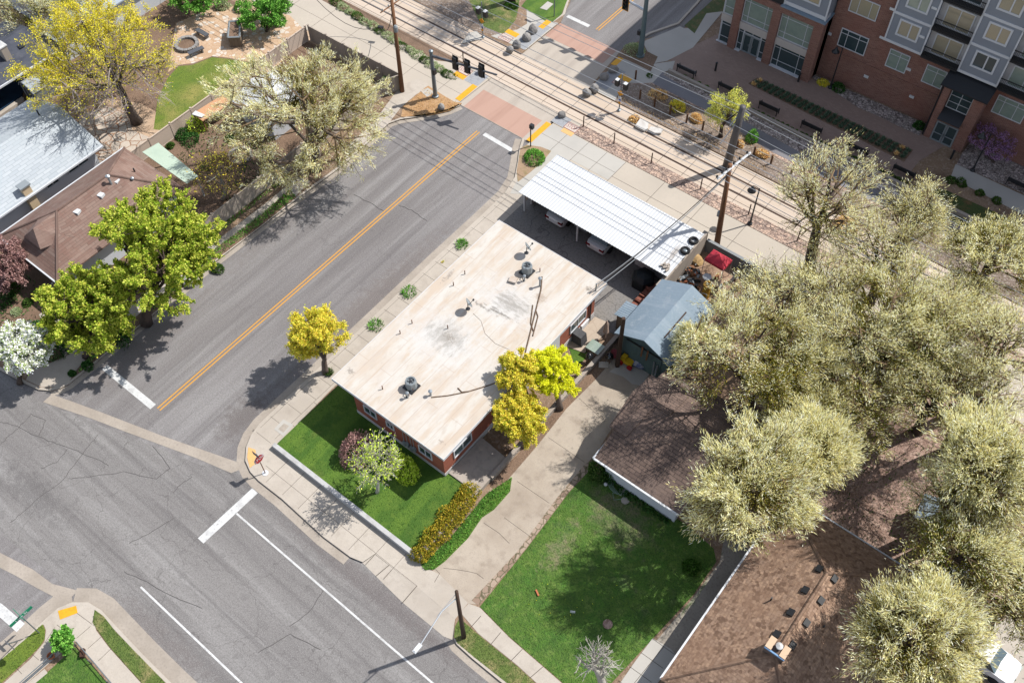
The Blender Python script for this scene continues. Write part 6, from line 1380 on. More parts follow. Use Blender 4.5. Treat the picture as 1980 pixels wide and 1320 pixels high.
# ------------------------------------------------------------------ back yard things
t = thing('canopy_tent', 'red pop up canopy tent in the back yard below the wooden pole', 'canopy', (-17.5, 45.3, .13))
c = [(-18.35, 44.8, 2.0), (-16.7, 44.75, 2.0), (-16.65, 45.95, 2.0), (-18.3, 46.0, 2.0)]; pk = (-17.5, 45.35, 2.62)
m = MB(); 
for a, b_ in zip(c, c[1:]+c[:1]): m.add([a, b_, pk, (a[0], a[1], 1.78), (b_[0], b_[1], 1.78)], [(0, 1, 2), (3, 4, 1, 0)])
m.build('canopy', REDF, t)
for q in c: MB().tube([(q[0], q[1], .13), (q[0], q[1], 1.98)], .025, 6).build('leg', ALU, t)
p = G(1362, 573, .13); q = G(1369, 552, 1.3)
t = thing('barrel_slide', 'yellow plastic barrel leaning in the cluttered back yard', 'barrel', tuple(p))
MB().tube([p, Vector(p).lerp(q, .5), q], [.34, .3, .27], 18, cap=False).build('barrel', M('yellow_ochre_plastic', A(236, 176, 64), rough=.5), t)
MB().lathe(q, [(.36, 0), (.36, .12), (.26, .12), (.26, .0)], 18, q-p).build('rim', M('yellow_ochre_plastic_rim', A(240, 184, 76), rough=.5), t)
p = G(1364, 549, .13); t = thing('round_table', 'round white dish table behind the yellow barrel', 'table', tuple(p))
MB().lathe((p.x, p.y, .13), [(.05, 0), (.05, .8), (.33, .84), (.33, .88), (0, .88)], 18).build('tabletop', WHITEP, t)
def kettle(px, py, label, z=.13):
    p = G(px, py, z); t = thing('kettle_grill', label, 'grill', tuple(p), 'black kettle grills')
    MB().lathe((p.x, p.y, z+.5), [(.05, 0), (.22, .08), (.3, .25), (.29, .32), (.2, .46), (.0, .52)], 18).build('bowl', M('gloss_black_enamel', A(30, 30, 34), rough=.15, spec=.6), t, smooth=True)
    for k in range(3):
        a = k*2.1; MB().tube([(p.x+.1*math.cos(a), p.y+.1*math.sin(a), z+.55), (p.x+.3*math.cos(a), p.y+.3*math.sin(a), z)], .015, 5).build('leg', STEEL, t)
kettle(1435, 554, 'black kettle grill beside the grey block wall'); kettle(1139, 700, 'black kettle grill on the grass behind the openwork block wall', .15); kettle(1177, 700, 'black kettle grill in the shade of the barn')
p = G(1420, 542, .13); tag(MB().tube([p, (p.x, p.y, 1.2)], .09, 6).build('wood_post', POSTW), 'brown wooden post beside the grey block wall', 'post')
p = G(1413, 545, .13); tag(MB().tube([p, (p.x+.25, p.y+.3, 1.3)], .12, 4).build('white_board', WHITEP), 'white board leaning beside the brown post', 'board')
rnd = random.Random(9); sc = {k: MB() for k in range(5)}
for k in range(120):
    a = rnd.uniform(1290, 1352); b_ = rnd.uniform(508, 560)
    if b_ < 590-.62*(a-1240)-18 or b_ > 668-.62*(a-1240)-10: continue
    p = G(a, b_, .15); sc[rnd.randrange(5)].box((p.x, p.y, .2+rnd.uniform(0, .25)), (rnd.uniform(.1, .5), rnd.uniform(.06, .3), rnd.uniform(.04, .2)), rnd.uniform(0, 3), ('X', rnd.uniform(-.6, .6)))
hp = None
for k, mt in enumerate((WOODP, COOLANT, WOODPL, BLACK, TERRA)):
    if not sc[k].v: continue
    o = sc[k].build('scrap_heap' if hp is None else 'scrap', mt, hp)
    if hp is None: hp = tag(o, 'heap of mixed scrap along the tan block wall', 'scrap', None, 'stuff')
p = G(1347, 507, .13); tag(MB().blob((p.x, p.y, .35), (.6, .5, .4), 3, .5).build('tarp_pile', M('tan_tarp', A(206, 172, 120), [('n', (3, 3, 3), A(170, 136, 92), .45, .65, .7)])), 'pile under a tan tarp beside the block wall', 'tarp')
p = G(1367, 478, .13); tag(MB().lathe((p.x, p.y, .1), [(.36, 0), (.36, .42), (0, .46)], 20).build('concrete_cylinder', CONC), 'pale round concrete cap at the end of the block wall', 'concrete cap')
p = G(1378, 560, .13); tag(MB().box((p.x, p.y, .55), (.75, .6, .8), .2).build('cardboard_box', WOODPL), 'brown box beside the yellow barrel', 'box')
for i, (a, b_, mt, l) in enumerate(((1385, 551, WHITEP, 'white'), (1391, 556, BLUEP, 'blue'), (1386, 538, TERRA, 'orange'))):
    p = G(a, b_, .13); tag(MB().box((p.x, p.y, .3), (.3, .25, .3), i).build('plastic_tub', mt), 'small %s plastic tub near the yellow barrel' % l, 'tub')
p = G(1360, 576, .3); t = tag(MB().tube([G(1354, 577, .2), G(1357, 566, .8), G(1366, 569, .8), G(1364, 579, .2), G(1354, 577, .2)], .035, 4).build('metal_stand', WHITEP), 'white metal frame leaning on the yellow barrel', 'frame')
def armchair(px, py, label):
    p = G(px, py, .14); t = thing('wicker_armchair', label, 'armchair', tuple(p), 'row of brown armchairs beside the barn')
    MB().box((p.x, p.y, .42), (.72, .66, .3)).build('seat', CHAIRBR, t); MB().box((p.x+.32, p.y, .72), (.14, .66, .55)).build('backrest', CHAIRBR, t)
    for s in (-1, 1): MB().box((p.x-.02, p.y+s*.30, .62), (.6, .1, .26)).build('armrest', CHAIRBR, t)
for a, b_, l in ((1259, 562, 'furthest from the small shed'), (1250, 574, 'second from the far end'), (1238, 586, 'third from the far end'), (1230, 595, 'against the small shed')): armchair(a, b_, 'brown wicker armchair beside the barn, '+l)
p = G(1243, 547, .14); t = thing('covered_grill', 'large black covered barbecue beside the carport storage room', 'grill', tuple(p))
MB().lathe((p.x, p.y, .14), [(.95, 0), (.9, .8), (.62, 1.15), (0, 1.3)], 6).build('cover', M('black_cover_cloth', A(34, 40, 44), [('n', (2, 2, 2), A(52, 58, 62), .5, .7, .6)], rough=.6), t)
p = G(1117, 657, .22); t = thing('covered_grill', 'grey covered barbecue on the patio against the brick wall', 'grill', tuple(p))
MB().add([(p.x-.6, p.y-.35, .2), (p.x+.6, p.y-.35, .2), (p.x+.6, p.y+.35, .2), (p.x-.6, p.y+.35, .2), (p.x-.45, p.y-.28, 1.15), (p.x+.45, p.y-.3, 1.1), (p.x+.5, p.y+.3, 1.2), (p.x-.45, p.y+.28, 1.25)], [(0, 1, 5, 4), (1, 2, 6, 5), (2, 3, 7, 6), (3, 0, 4, 7), (4, 5, 6, 7)]).build('cover', M('grey_cover_cloth', A(96, 96, 98), [('n', (3, 3, 3), A(70, 70, 74), .45, .65, .7)], rough=.7), t)
p = G(1170, 655, .15); t = thing('folded_umbrella', 'folded tan patio umbrella standing by the openwork wall', 'umbrella', tuple(p))
MB().lathe((p.x, p.y, .15), [(.05, 0), (.05, .8), (.22, .9), (.12, 1.9), (.03, 2.2)], 10).build('canopy', M('tan_umbrella_cloth', A(206, 176, 158)), t)
p = G(1150, 681, .15); t = thing('glass_patio_table', 'square glass topped patio table on the grass behind the brick building', 'table', tuple(p))
MB().box((p.x, p.y, .84), (1.1, .9, .03)).build('tabletop', GLASSG, t)
for a in (-1, 1):
    for b_ in (-1, 1): MB().tube([(p.x+a*.45, p.y+b_*.36, .15), (p.x+a*.5, p.y+b_*.4, .82)], .02, 5).build('leg', BLACK, t)
p = G(1128, 630, .25); tag(MB().box((p.x, p.y, .75), (.4, .9, .06)).box((p.x, p.y, .45), (.3, .8, .5)).build('white_cooler', WHITEP), 'white cooler standing below the rear window of the brick building', 'cooler')
p = G(1212, 703, .14); t = thing('toy_tractor', 'yellow toy ride on with red wheels in front of the barn', 'toy', tuple(p))
MB().box((p.x, p.y, .5), (.95, .45, .3)).box((p.x-.25, p.y, .75), (.35, .4, .3)).build('body', YELLP, t)
for a in (-.36, .4):
    for b_ in (-.28, .28): MB().lathe((p.x+a, p.y+b_, .32), [(.05, -.09), (.2, -.09), (.2, .09), (.05, .09)], 16, (0, 1, 0)).build('wheel', REDP, t)
p = G(1220, 700, .14); tag(MB().blob((p.x+.4, p.y, .4), (.7, .5, .35), 5, .3).build('tarp_bundle', M('blue_white_cloth', A(120, 130, 170), [('n', (4, 4, 4), A(220, 222, 228), .5, .6, 1.), ('n', (2, 2, 2), A(60, 64, 90), .5, .7, .7)])), 'bundle of blue and white cloth beside the yellow toy', 'cloth')
p = G(1188, 688, .14); tag(MB().blob((p.x, p.y, .4), (.4, .35, .35), 8, .3).build('red_tub', M('dull_red_plastic', A(140, 60, 66))), 'dull red bundle beside the leaning timber post', 'bundle')
p = G(1167, 706, .14); tag(MB().box((p.x, p.y, .2), (.7, .5, .08), .6).build('paving_slab', CONC), 'loose paving slab in the soil beside the openwork wall', 'slab')
# front lawn oddments
p = G(1107, 1186, .15); t = thing('lawn_sign', 'small white sign on a stake in the weedy lawn', 'sign', tuple(p)); MB().box((p.x, p.y, .5), (.3, .03, .3), .5).build('panel', WHITEP, t); MB().tube([p, (p.x, p.y, .5)], .015, 4).build('stake', STEEL, t)
p = G(1039, 1146, .15); tag(MB().box((p.x, p.y, .2), (.42, .1, .1), -.5).build('red_block', TERRA), 'small red block lying in the weedy lawn', 'block')
p = G(1175, 1206, .15); tag(MB().lathe((p.x, p.y, .12), [(.3, 0), (.3, .06), (0, .07)], 20).build('stepping_stone', LITTER), 'single round stepping stone near the bare shrub in the weedy lawn', 'stepping stone')
for a, b_, l in ((1202, 951, 'touching the hose coil'), (1209, 967, 'beyond the hose coil')):
    p = G(a, b_, .15); tag(MB().lathe((p.x, p.y, .12), [(.27, 0), (.27, .06), (0, .07)], 20).build('stepping_stone', CONC), 'pale round stepping stone '+l, 'stepping stone')
p = G(1171, 937, .15); tag(MB().blob((p.x, p.y, .25), (.13, .13, .13), 1, .0).build('white_ball', WHITEP), 'small white ball in the shade of the white sided house', 'ball')
p = G(1196, 941, .15); m = MB()
for k in range(4):
    rr = .3+.08*k; m.tube([(p.x+rr*1.3*math.cos(a), p.y+rr*math.sin(a), .19+.02*k) for a in np.linspace(0, 6.2832, 20)], .02, 5)
m.tube([(p.x+.5, p.y+.1, .2), (p.x+.75, p.y-.5, .18), (p.x+.3, p.y-.95, .18), (p.x-.05, p.y-.6, .18), (p.x+.3, p.y-.4, .18)], .02, 5)
tag(m.build('garden_hose', M('pale_green_hose', A(150, 176, 160), rough=.5)), 'pale green garden hose coiled by the white sided house', 'hose')
# lower left corner
m = MB()
for i in range(2):
    P = [G(147, 1240, .75-.35*i), G(190, 1290, .75-.35*i), G(245, 1355, .75-.35*i)]; m.tube(P, .03, 6)
for a, b_ in ((148, 1247), (178, 1282), (213, 1322)): q = G(a, b_, .14); m.tube([q, (q.x, q.y, .8)], .03, 6)
tag(m.build('handrail', STEEL), 'low grey steel rail along the pavement at the lower left lawn', 'railing')
q = [G(113, 1248, .7), G(97, 1268, .7), G(20, 1335, .7)]; m = MB().tube(q, .03, 6).tube([(p.x, p.y, .4) for p in q], .025, 6)
for p in q: m.tube([(p.x, p.y, .12), (p.x, p.y, .72)], .03, 6)
tag(m.build('handrail', STEEL), 'low grey steel rail beside the terracotta pot', 'railing')
p = G(102, 1270, .15); t = thing('flower_pot', 'terracotta pot at the corner of the lower left lawn', 'flower pot', tuple(p))
MB().lathe((p.x, p.y, .15), [(.13, 0), (.19, .3), (.22, .3), (.22, .36), (.18, .36), (.17, .3), (0, .28)], 20).build('pot', TERRA, t); MB().lathe((p.x, p.y, .43), [(.17, 0), (.1, .03), (0, .04)], 16).build('soil', SOILD, t)
p = G(162, 1264, .15); tag(MB().box((p.x, p.y, .35), (.5, .22, .3), -.75).build('planter_box', RUST), 'dark brown box beside the steel rail on the lower left lawn', 'box')
# patio things upper left
p = G(362, 88, .16); m = MB()
for k in range(16):
    a = k*.3927; m.box((p.x+.95*math.cos(a), p.y+.95*math.sin(a), .3), (.3, .36, .3), a)
fp = tag(m.build('fire_pit', STONEG), 'round stone fire pit on the scattered flagstones', 'fire pit'); MB().lathe((p.x, p.y, .15), [(.82, 0), (.82, .1), (0, .12)], 20).build('ash', SOILD, fp)
def slab_bench(a, b_, label, rz):
    p = G(a, b_, .15); t = thing('garden_bench', label, 'bench', tuple(p), 'benches at the fire pit', 0)
    MB().box((p.x, p.y, .58), (1.5, .45, .09), rz).build('seat', SIGNGREY, t)
    for s in (-.55, .55): MB().box((p.x+s*math.cos(rz), p.y+s*math.sin(rz), .34), (.1, .4, .4), rz).build('leg', STONEG, t)
slab_bench(393, 70, 'dark grey bench on the far side of the fire pit', .0); slab_bench(381, 105, 'dark grey bench on the near side of the fire pit', 1.3)
p = G(457, 82, .15); c = [G(443, 41, 1.3), G(464, 40, 1.3), G(463, 71, 1.3), G(440, 72, 1.3)]
t = thing('raised_planter', 'tall grey wooden raised planter box on the raked yard', 'planter', (c[3].x, c[3].y, .15))
MB().prism([(q.x, q.y) for q in c], .1, 1.2).build('box', WOODPL, t)
cc = sum(c, Vector())/4; m = MB()
for a, b_ in zip(c, c[1:]+c[:1]): m.tube([(a.x, a.y, 1.26), (b_.x, b_.y, 1.26)], .09, 4)
m.build('rim', COOLANT, t); MB().prism([(cc.x+(q.x-cc.x)*.9, cc.y+(q.y-cc.y)*.9) for q in c], 1.19, 1.23).build('soil', SOILD, t)
p = G(465, 303, .14); m = MB()
for k in range(18):
    a = k*.349; m.box((p.x+.9*math.cos(a), p.y+.9*math.sin(a), .25), (.24, .3, .26), a)
tag(m.build('stone_ring', STONEG), 'ring of dark stones in the bare bed under the elm', 'stone ring')
p = G(362, 448, .14); tag(MB().blob((p.x, p.y, .4), (.45, .5, .45), 4, .3).build('boulder', STONEL), 'pale lichen spotted boulder behind the kerb below the green maple', 'boulder')
p = G(366, 550, .14); tag(MB().blob((p.x, p.y, .45), (.6, .5, .45), 14, .35).build('boulder', STONEL), 'white and grey boulder beside the pavement right of the green maple', 'boulder')
# lean to roofs glimpsed through the right hand trees
t = thing('tool_shed', 'small shed with a flat grey metal roof on the leaf litter', 'shed', tuple(G(1790, 985, .13)))
c = [G(1768, 1000, 1.8), G(1788, 954, 2.0), G(1825, 965, 2.0), G(1803, 1012, 1.8)]
MB().slab(c, .06).build('roof', METALGR, t); cc = sum(c, Vector())/4
MB().prism([(cc.x+(q.x-cc.x)*.85, cc.y+(q.y-cc.y)*.85) for q in c], .1, 1.72).build('wall', WOODPL, t)
t = thing('greenhouse', 'pale bluish flat roofed outbuilding under the right hand elms', 'shed', tuple(G(1860, 1120, .13)))
c = [G(1812, 1130, 2.0), G(1868, 1040, 2.2), G(1925, 1070, 2.2), G(1870, 1165, 2.0)]
MB().slab(c, .06).build('roof', CORRW, t); cc = sum(c, Vector())/4
MB().prism([(cc.x+(q.x-cc.x)*.92, cc.y+(q.y-cc.y)*.92) for q in c], .1, 1.9).build('wall', WOODPL, t)
# ------------------------------------------------------------------ trees
px_tree('maple_tree', 'big yellow budding tree with bare grey inner twigs over the flagstone patio', 'gold', (265, 237), (208, 120), 138, 1, mask=np.array((-.7, .2, .4)), low=.6)
px_tree('elm_tree', 'large straw and olive elm beside the road over the tan fence', 'elmpale', (612, 327), (592, 205), 168, 2, low=.7, nscale=1.25)
px_tree('maple_tree', 'tall bright green maple in front of the reddish hipped roof', 'maple', (283, 625), (302, 485), 138, 3, low=.6, nscale=1.15)
px_tree('maple_tree', 'smaller rounded bright green maple at the road corner', 'maple', (166, 690), (168, 598), 78, 4, low=.75)
px_tree('blossom_tree', 'white blossoming tree at the left edge', 'blossom', (38, 742), (36, 672), 60, 5, low=.8)
px_tree('plum_tree', 'purple pink plum tree at the left edge below the reddish roof', 'plum', (12, 580), (12, 512), 46, 6, low=.8)
px_tree('street_tree', 'small yellow green street tree standing in the pavement beside the white roof', 'amber', (630, 720), (618, 656), 68, 7, low=.95, rzk=1.0)
px_tree('yard_tree', 'amber leafed tree against the brick building nearest the driveway', 'amber', (1012, 862), (1000, 806), 62, 8, low=.85, nscale=1.2)
px_tree('yard_tree', 'dull amber tree leaning over the white roof edge', 'amber', (1030, 800), (1000, 722), 48, 9, low=.9)
px_tree('yard_tree', 'bright lime yellow tree beside the white roof', 'lime', (1082, 790), (1066, 722), 58, 10, low=.85, nscale=1.15)
px_tree('lawn_tree', 'pale twigged tree with sparse fresh leaves on the shaded front lawn', 'bare', (729, 955), (728, 893), 66, 11, low=.85, r0=.11)
px_tree('willow_sapling', 'small pale yellow willow beside the rope fence', 'willow', (1393, 264), (1402, 212), 36, 12, rzk=1.4, low=.8)
px_tree('bare_shrub', 'leafless pale shrub at the edge of the weedy lawn', 'nude', (1165, 1345), (1152, 1280), 48, 13, rzk=1.1, low=.9, cat='shrub')
px_tree('redbud_tree', 'purple flowering redbud beside the apartment entrance', 'redbud', (1922, 315), (1915, 272), 48, 14, low=.9)
px_tree('vine_shrub', 'tangled bare brown shrub beside the pale green patio cover', 'vine', (432, 385), (425, 325), 62, 15, low=.9, cat='shrub')
px_tree('corner_tree', 'small yellow green tree in the lower left lawn corner', 'green', (127, 1262), (124, 1238), 20, 16, low=.8)
px_tree('elm_tree', 'straw coloured elm at the upper left corner over the pale roof', 'elmthin', (120, 75), (95, 25), 72, 17, low=.8)
px_tree('green_tree', 'bright green bushy tree at the top edge beside the greenway path', 'green', (515, 62), (512, 28), 48, 18, low=.9)
px_tree('green_tree', 'olive green bushy tree at the top edge beside the raked yard', 'green', (395, 22), (375, -10), 52, 19, low=.9)
for i, (sty, crown, r, z, rzk, lab) in enumerate((
    ('elmpale', (1455, 940), 136, 9.4, .85, 'big straw coloured elm beside the brown hipped roof, nearest the weedy lawn'),
    ('elm', (1455, 700), 142, 8.6, .75, 'big straw coloured elm behind the small dark roofed house'),
    ('elmsparse', (1590, 400), 105, 9.6, .95, 'tall thin elm beside the tram track'),
    ('elmsparse', (1765, 420), 78, 8.0, .9, 'dense yellowish elm in front of the asphalt trail'),
    ('elm', (1915, 500), 98, 8.6, .85, 'straw coloured elm at the right edge below the concrete walk'),
    ('elm', (1725, 610), 118, 8.4, .8, 'yellow green elm in the middle of the right hand grove'),
    ('elmsparse', (1590, 580), 100, 7.5, .8, 'thin elm over the end of the grey block wall'),
    ('elmthin', (1640, 790), 95, 6.2, .8, 'thin green elm between the two big elms'),
    ('elmthin', (1800, 770), 105, 6.8, .8, 'thin greenish elm over the leaf litter'),
    ('elmsparse', (1920, 690), 100, 9.0, .8, 'thin elm at the right edge over the pale ground'),
    ('elmpale', (1905, 900), 106, 11.2, .8, 'straw coloured elm at the right edge above the small grey shed'),
    ('elmthin', (1845, 1085), 100, 9.2, .8, 'thin elm over the pale bluish outbuilding'),
    ('elmpale', (1768, 1235), 112, 9.0, .85, 'straw coloured elm beside the brown hipped roof at the bottom edge'),
    ('elmthin', (1970, 1160), 80, 8.0, .8, 'thin elm at the lower right edge above the parked car'),
    ('elmthin', (1680, 690), 95, 6.6, .8, 'thin elm over the middle of the leaf litter'),
    ('elmsparse', (1500, 590), 95, 7.2, .8, 'airy elm crown at the edge of the back yard'),
    ('elmsparse', (1660, 690), 105, 8.2, .8, 'airy elm crown with dark limbs in the middle of the grove'),
    ('elmthin', (1790, 680), 95, 8.0, .8, 'airy greenish crown right of the middle of the grove'),
    ('elmsparse', (1880, 790), 100, 8.4, .8, 'airy crown above the straw coloured elm at the right edge'),
    ('elmsparse', (1860, 985), 90, 8.0, .8, 'airy crown right of the small grey shed'),
    ('elmthin', (1935, 1100), 90, 7.6, .8, 'airy greenish crown between the outbuilding and the right edge'),
    ('elmthin', (1560, 800), 80, 6.4, .8, 'airy greenish crown behind the big elm nearest the weedy lawn'),
    ('elmpale', (1565, 870), 72, 8.0, .85, 'pale elm crown merging with the big elm beside the brown hipped roof'),
    ('elm', (1545, 720), 90, 7.0, .8, 'dense elm between the small dark roofed house and the grove'),
    ('elmsparse', (1840, 600), 90, 7.5, .8, 'thin elm in the upper right of the grove'),
    ('elmsparse', (1700, 500), 85, 7.2, .8, 'thin elm between track and grove'),
    ('elmthin', (1925, 1010), 85, 7.2, .8, 'thin elm at the right edge beside the pale bluish outbuilding'),
    ('elm', (1350, 660), 40, 4.8, .8, 'low elm branch crown beside the barn roof'))):
    px_tree('elm_tree', lab, sty, None, crown, r*1.1, 40+i, z=z-.7, rzk=rzk, low=.75, nscale=1.15)
p = G(850, 45, .1); make_tree('park_tree', 'park tree just above the frame shading the mulch beside the track', 'elmthin', (p.x+3.4, p.y+6.5, .13), (p.x+3.6, p.y+6.0, 7.5), (3.6, 3.6, 3.0), 77)
# ------------------------------------------------------------------ hedge, shrubs, tufts
HB = []
for i in range(9):
    t = i/8; p = G(812+96*t, 1072-118*t, .5); r = .74 if i else .62
    HB.append(bush('hedge_shrub', 'gold and green clipped shrub of the hedge beside the garden wall', 'shrub', (p.x, p.y, .36), (r, r*.9, .95), 'hedge', 1700, .11, .08, 100+i, 'gold hedge shrubs', .3))
p = G(697, 893, .4); bush('purple_shrub', 'purple leafed shrub beside the pale twigged lawn tree', 'shrub', (p.x-.45, p.y+.25, .36), (1.35, 1.3, 2.4), 'plum', 3600, .13, .09, 120)
p = G(785, 912, .4); bush('green_shrub', 'rounded green gold shrub against the brick front wall', 'shrub', (p.x, p.y, .36), (1.15, 1.1, 1.5), 'bud', 3200, .12, .09, 121)
p = G(1035, 305, .14); bush('juniper_bush', 'round bright green bush at the pavement corner above the carport', 'shrub', (p.x, p.y, .13), (1.0, .95, 1.0), 'juniper', 3000, .13, .07, 122)
p = G(1236, 102, .14); bush('juniper_bush', 'grey green spreading juniper at the foot of the dark signal pole', 'shrub', (p.x-.4, p.y+.1, .13), (.95, .8, .7), 'sage', 1800, .13, .06, 123)
for a, b_, r, s, l in ((893, 474, .42, 130, 'nearest the carport'), (791, 566, .5, 131, 'in the middle of the white roof side'), (727, 630, .48, 132, 'nearest the street tree')):
    p = G(a, b_, .13); tuft('weed_clump', 'green pavement weed clump '+l, (p.x, p.y, .12), r*1.25, .34, 'juniper', 190, s, 'weed clumps in the pavement', 'weeds', w=.06)
p = G(856, 507, .13); tuft('weed_clump', 'tiny reddish weed in the pavement joint', (p.x, p.y, .12), .12, .15, 'amber', 40, 133, 'weed clumps in the pavement', 'weeds', w=.04)
p = G(637, 722, .13); tuft('weed_clump', 'green weeds at the foot of the street tree', (p.x, p.y, .12), .3, .4, 'green', 160, 134, None, 'weeds', w=.06)
for i, (a, b_, rx, h, lf, l) in enumerate((
    (383, 246, .95, 1.1, 'bud', 'lime green shrub below the white panel by the beige fence'), (353, 262, .7, .7, 'deep', 'dark green perennial clump against the beige fence'), (372, 270, .75, .7, 'deep', 'dark green perennial clump beside the bare bed'), (329, 283, .5, .6, 'green', 'round green plant at the corner of the pale green cover'),
    (443, 270, .45, .5, 'green', 'green plant clump under the elm edge'), (398, 322, .6, .5, 'green', 'green plants among pale stones beside the bare bed'), (20, 560, .8, .9, 'green', 'green shrub under the plum tree at the left edge'), (10, 580, .9, .9, 'deep', 'dark shrub at the left edge above the blossom tree'),
    (52, 585, .4, .5, 'green', 'fresh green plant beside the shaded garden path'), (33, 602, .35, .4, 'sage', 'grey green rounded plant beside the garden path'), (72, 635, .7, .7, 'deep', 'dark green spiky plant between blossom tree and maple'), (70, 660, .6, .6, 'sage', 'silvery shrub beside the white blossom tree'), (110, 675, .9, .8, 'deep', 'dark shrub in the shade of the small maple'),
    (168, 708, .5, .5, 'deep', 'dark green plant on the kerb strip below the small maple'), (140, 722, .35, .4, 'deep', 'dark green plant at the rounded kerb corner'), (235, 655, .8, .5, 'deep', 'dark green ground plants under the tall maple by the kerb'), (418, 520, .45, .4, 'green', 'yellow green plant on the kerb strip right of the tall maple'),
    (1157, 915, .9, 1.1, 'green', 'leafy green plant at the front corner of the white sided house'), (1180, 920, .7, .9, 'deep', 'dark leafy plant against the white siding'), (1335, 1098, .6, .9, 'grass', 'bright green bush at the edge of the side driveway'),
    (1618, 172, .65, .8, 'deep', 'dark green shrub at the foot of the bell lamp by the brick wall'), (1592, 163, .55, .6, 'amber', 'reddish brown shrub beside the bell lamp by the brick wall'), (1777, 247, .6, .8, 'deep', 'dark green shrub beside the entrance downspout'), (1453, 272, .55, 1.3, 'juniper', 'young bright conifer beside the asphalt trail'),
    (1275, 185, .7, .8, 'dry', 'dry reddish bush inside the rope fence'), (1310, 210, .75, .9, 'amber', 'golden dry bush inside the rope fence'), (1345, 232, .6, .7, 'dry', 'dry grass clump left of the willow'), (1430, 282, .5, .7, 'dry', 'orange dry grass behind the grey steel pole'), (1475, 300, .6, .6, 'dry', 'orange dry grass right of the grey steel pole'), (1632, 435, .8, .8, 'dry', 'brown dry bush beside the track under the elms'),
    (1228, 230, .5, .4, 'dry', 'dry grass clump beside the track edge'), (990, 12, .7, .5, 'grass', 'grass clump on the park corner'), (470, 18, .9, 1.2, 'juniper', 'green shrub at the top edge beside the raised planter'), (540, 45, .9, 1.1, 'juniper', 'bright shrub at the top edge against the greenway strip'), (430, 15, .7, .9, 'sage', 'grey green shrub at the top edge'), (745, 158, .6, .7, 'juniper', 'green shrub inside the tan fence corner'))):
    p = G(a, b_, .15); bush('garden_shrub', l, 'shrub', (p.x, p.y, .12), (rx, rx*.9, h), lf, int(900+900*rx), .13, .08, 200+i)
# shrubs along the greenway strip
for i in range(16):
    t = i/15; p = G(648+215*t, 8+138*t, .13); bush('strip_shrub', 'grey green shrub in the planting strip between greenway path and track', 'shrub', (p.x, p.y+.1, .12), (.75, .5, .55), 'sage' if i % 3 else 'green', 900, .13, .06, 260+i, 'shrubs along the greenway strip', stem=False)
# small plaza shrubs: one mesh, copied
zz = [(225,530),(280,560),(322,583),(370,600),(418,628),(465,652),(510,672),(555,692),(605,715),(645,740),(690,762),(740,782),(785,805),(828,828),(878,850),(925,870),(965,888),(1010,910),(1055,933),(1110,960),(1155,980),(1200,1003),(1250,1027),(1298,1047),(1390,1090),(1440,1112),(1495,1143),(1550,1172),(1610,1198),(1660,1222),(1715,1247)]
proto = None
for i, (a, b_) in enumerate(zz):
    p = G(1400+a/4.945, 100+b_/4.945, .16)
    if proto is None: proto = bush('edging_shrub', 'small round green shrub in the planter along the plaza edge', 'shrub', (p.x, p.y, .15), (.2, .2, .24), 'green', 260, .09, .06, 300, 'small shrubs along the plaza edge', stem=False); o = proto
    else: o = proto.copy(); COL.objects.link(o); o.location = (p.x, p.y, .15)
    s = 1.0 if i < 22 else 1.35; o.scale = (s, s, s); o.rotation_euler = (0, 0, i*1.3)
for a, b_, l in ((1256, 146, 'first'), (1322, 150, 'second'), (1335, 157, 'third'), (1350, 163, 'fourth'), (1365, 170, 'fifth')):
    p = G(a, b_, .16); o = proto.copy(); COL.objects.link(o); o.location = (p.x, p.y, .15); o.scale = (1.5, 1.5, 1.3)
for a, b_, l in ((1838, 349, 'nearest the end of the plaza'), (1861, 357, 'second along the concrete walk'), (1895, 375, 'third along the concrete walk'), (1926, 389, 'furthest along the concrete walk')):
    p = G(a, b_, .16); bush('walk_shrub', 'rounded green shrub beside the shaded concrete walk, '+l, 'shrub', (p.x, p.y, .15), (.45, .45, .5), 'green', 900, .1, .07, 320+a, 'shrubs beside the shaded walk', stem=False)
A0, A1, B0_, B1 = [G(*q, .16) for q in ((1449, 163), (1466, 153), (1748, 310), (1764, 292))]
proto = None; k = 0
for i in range(26):
    for j in range(3):
        u_, v_ = (i+.5)/26, (j+.5)/3; p = A0.lerp(A1, v_).lerp(B0_.lerp(B1, v_), u_); lf = 'dry' if i in (0, 24) and j != 1 else 'shade'
        if proto is None: proto = {}
        if lf not in proto: proto[lf] = tuft('grass_clump', 'dark grass tuft in the long planting bed of the plaza' if lf == 'shade' else 'dry tan grass tuft at the end of the long planting bed', (p.x, p.y, .155), .21, .3, lf, 110, 340, 'grass tufts in the plaza bed' if lf == 'shade' else 'dry tufts in the plaza bed', w=.035); o = proto[lf]
        else: o = proto[lf].copy(); COL.objects.link(o); o.location = (p.x, p.y, .155)
        o.rotation_euler = (0, 0, k*.9); o['kind'] = 'thing'; k += 1
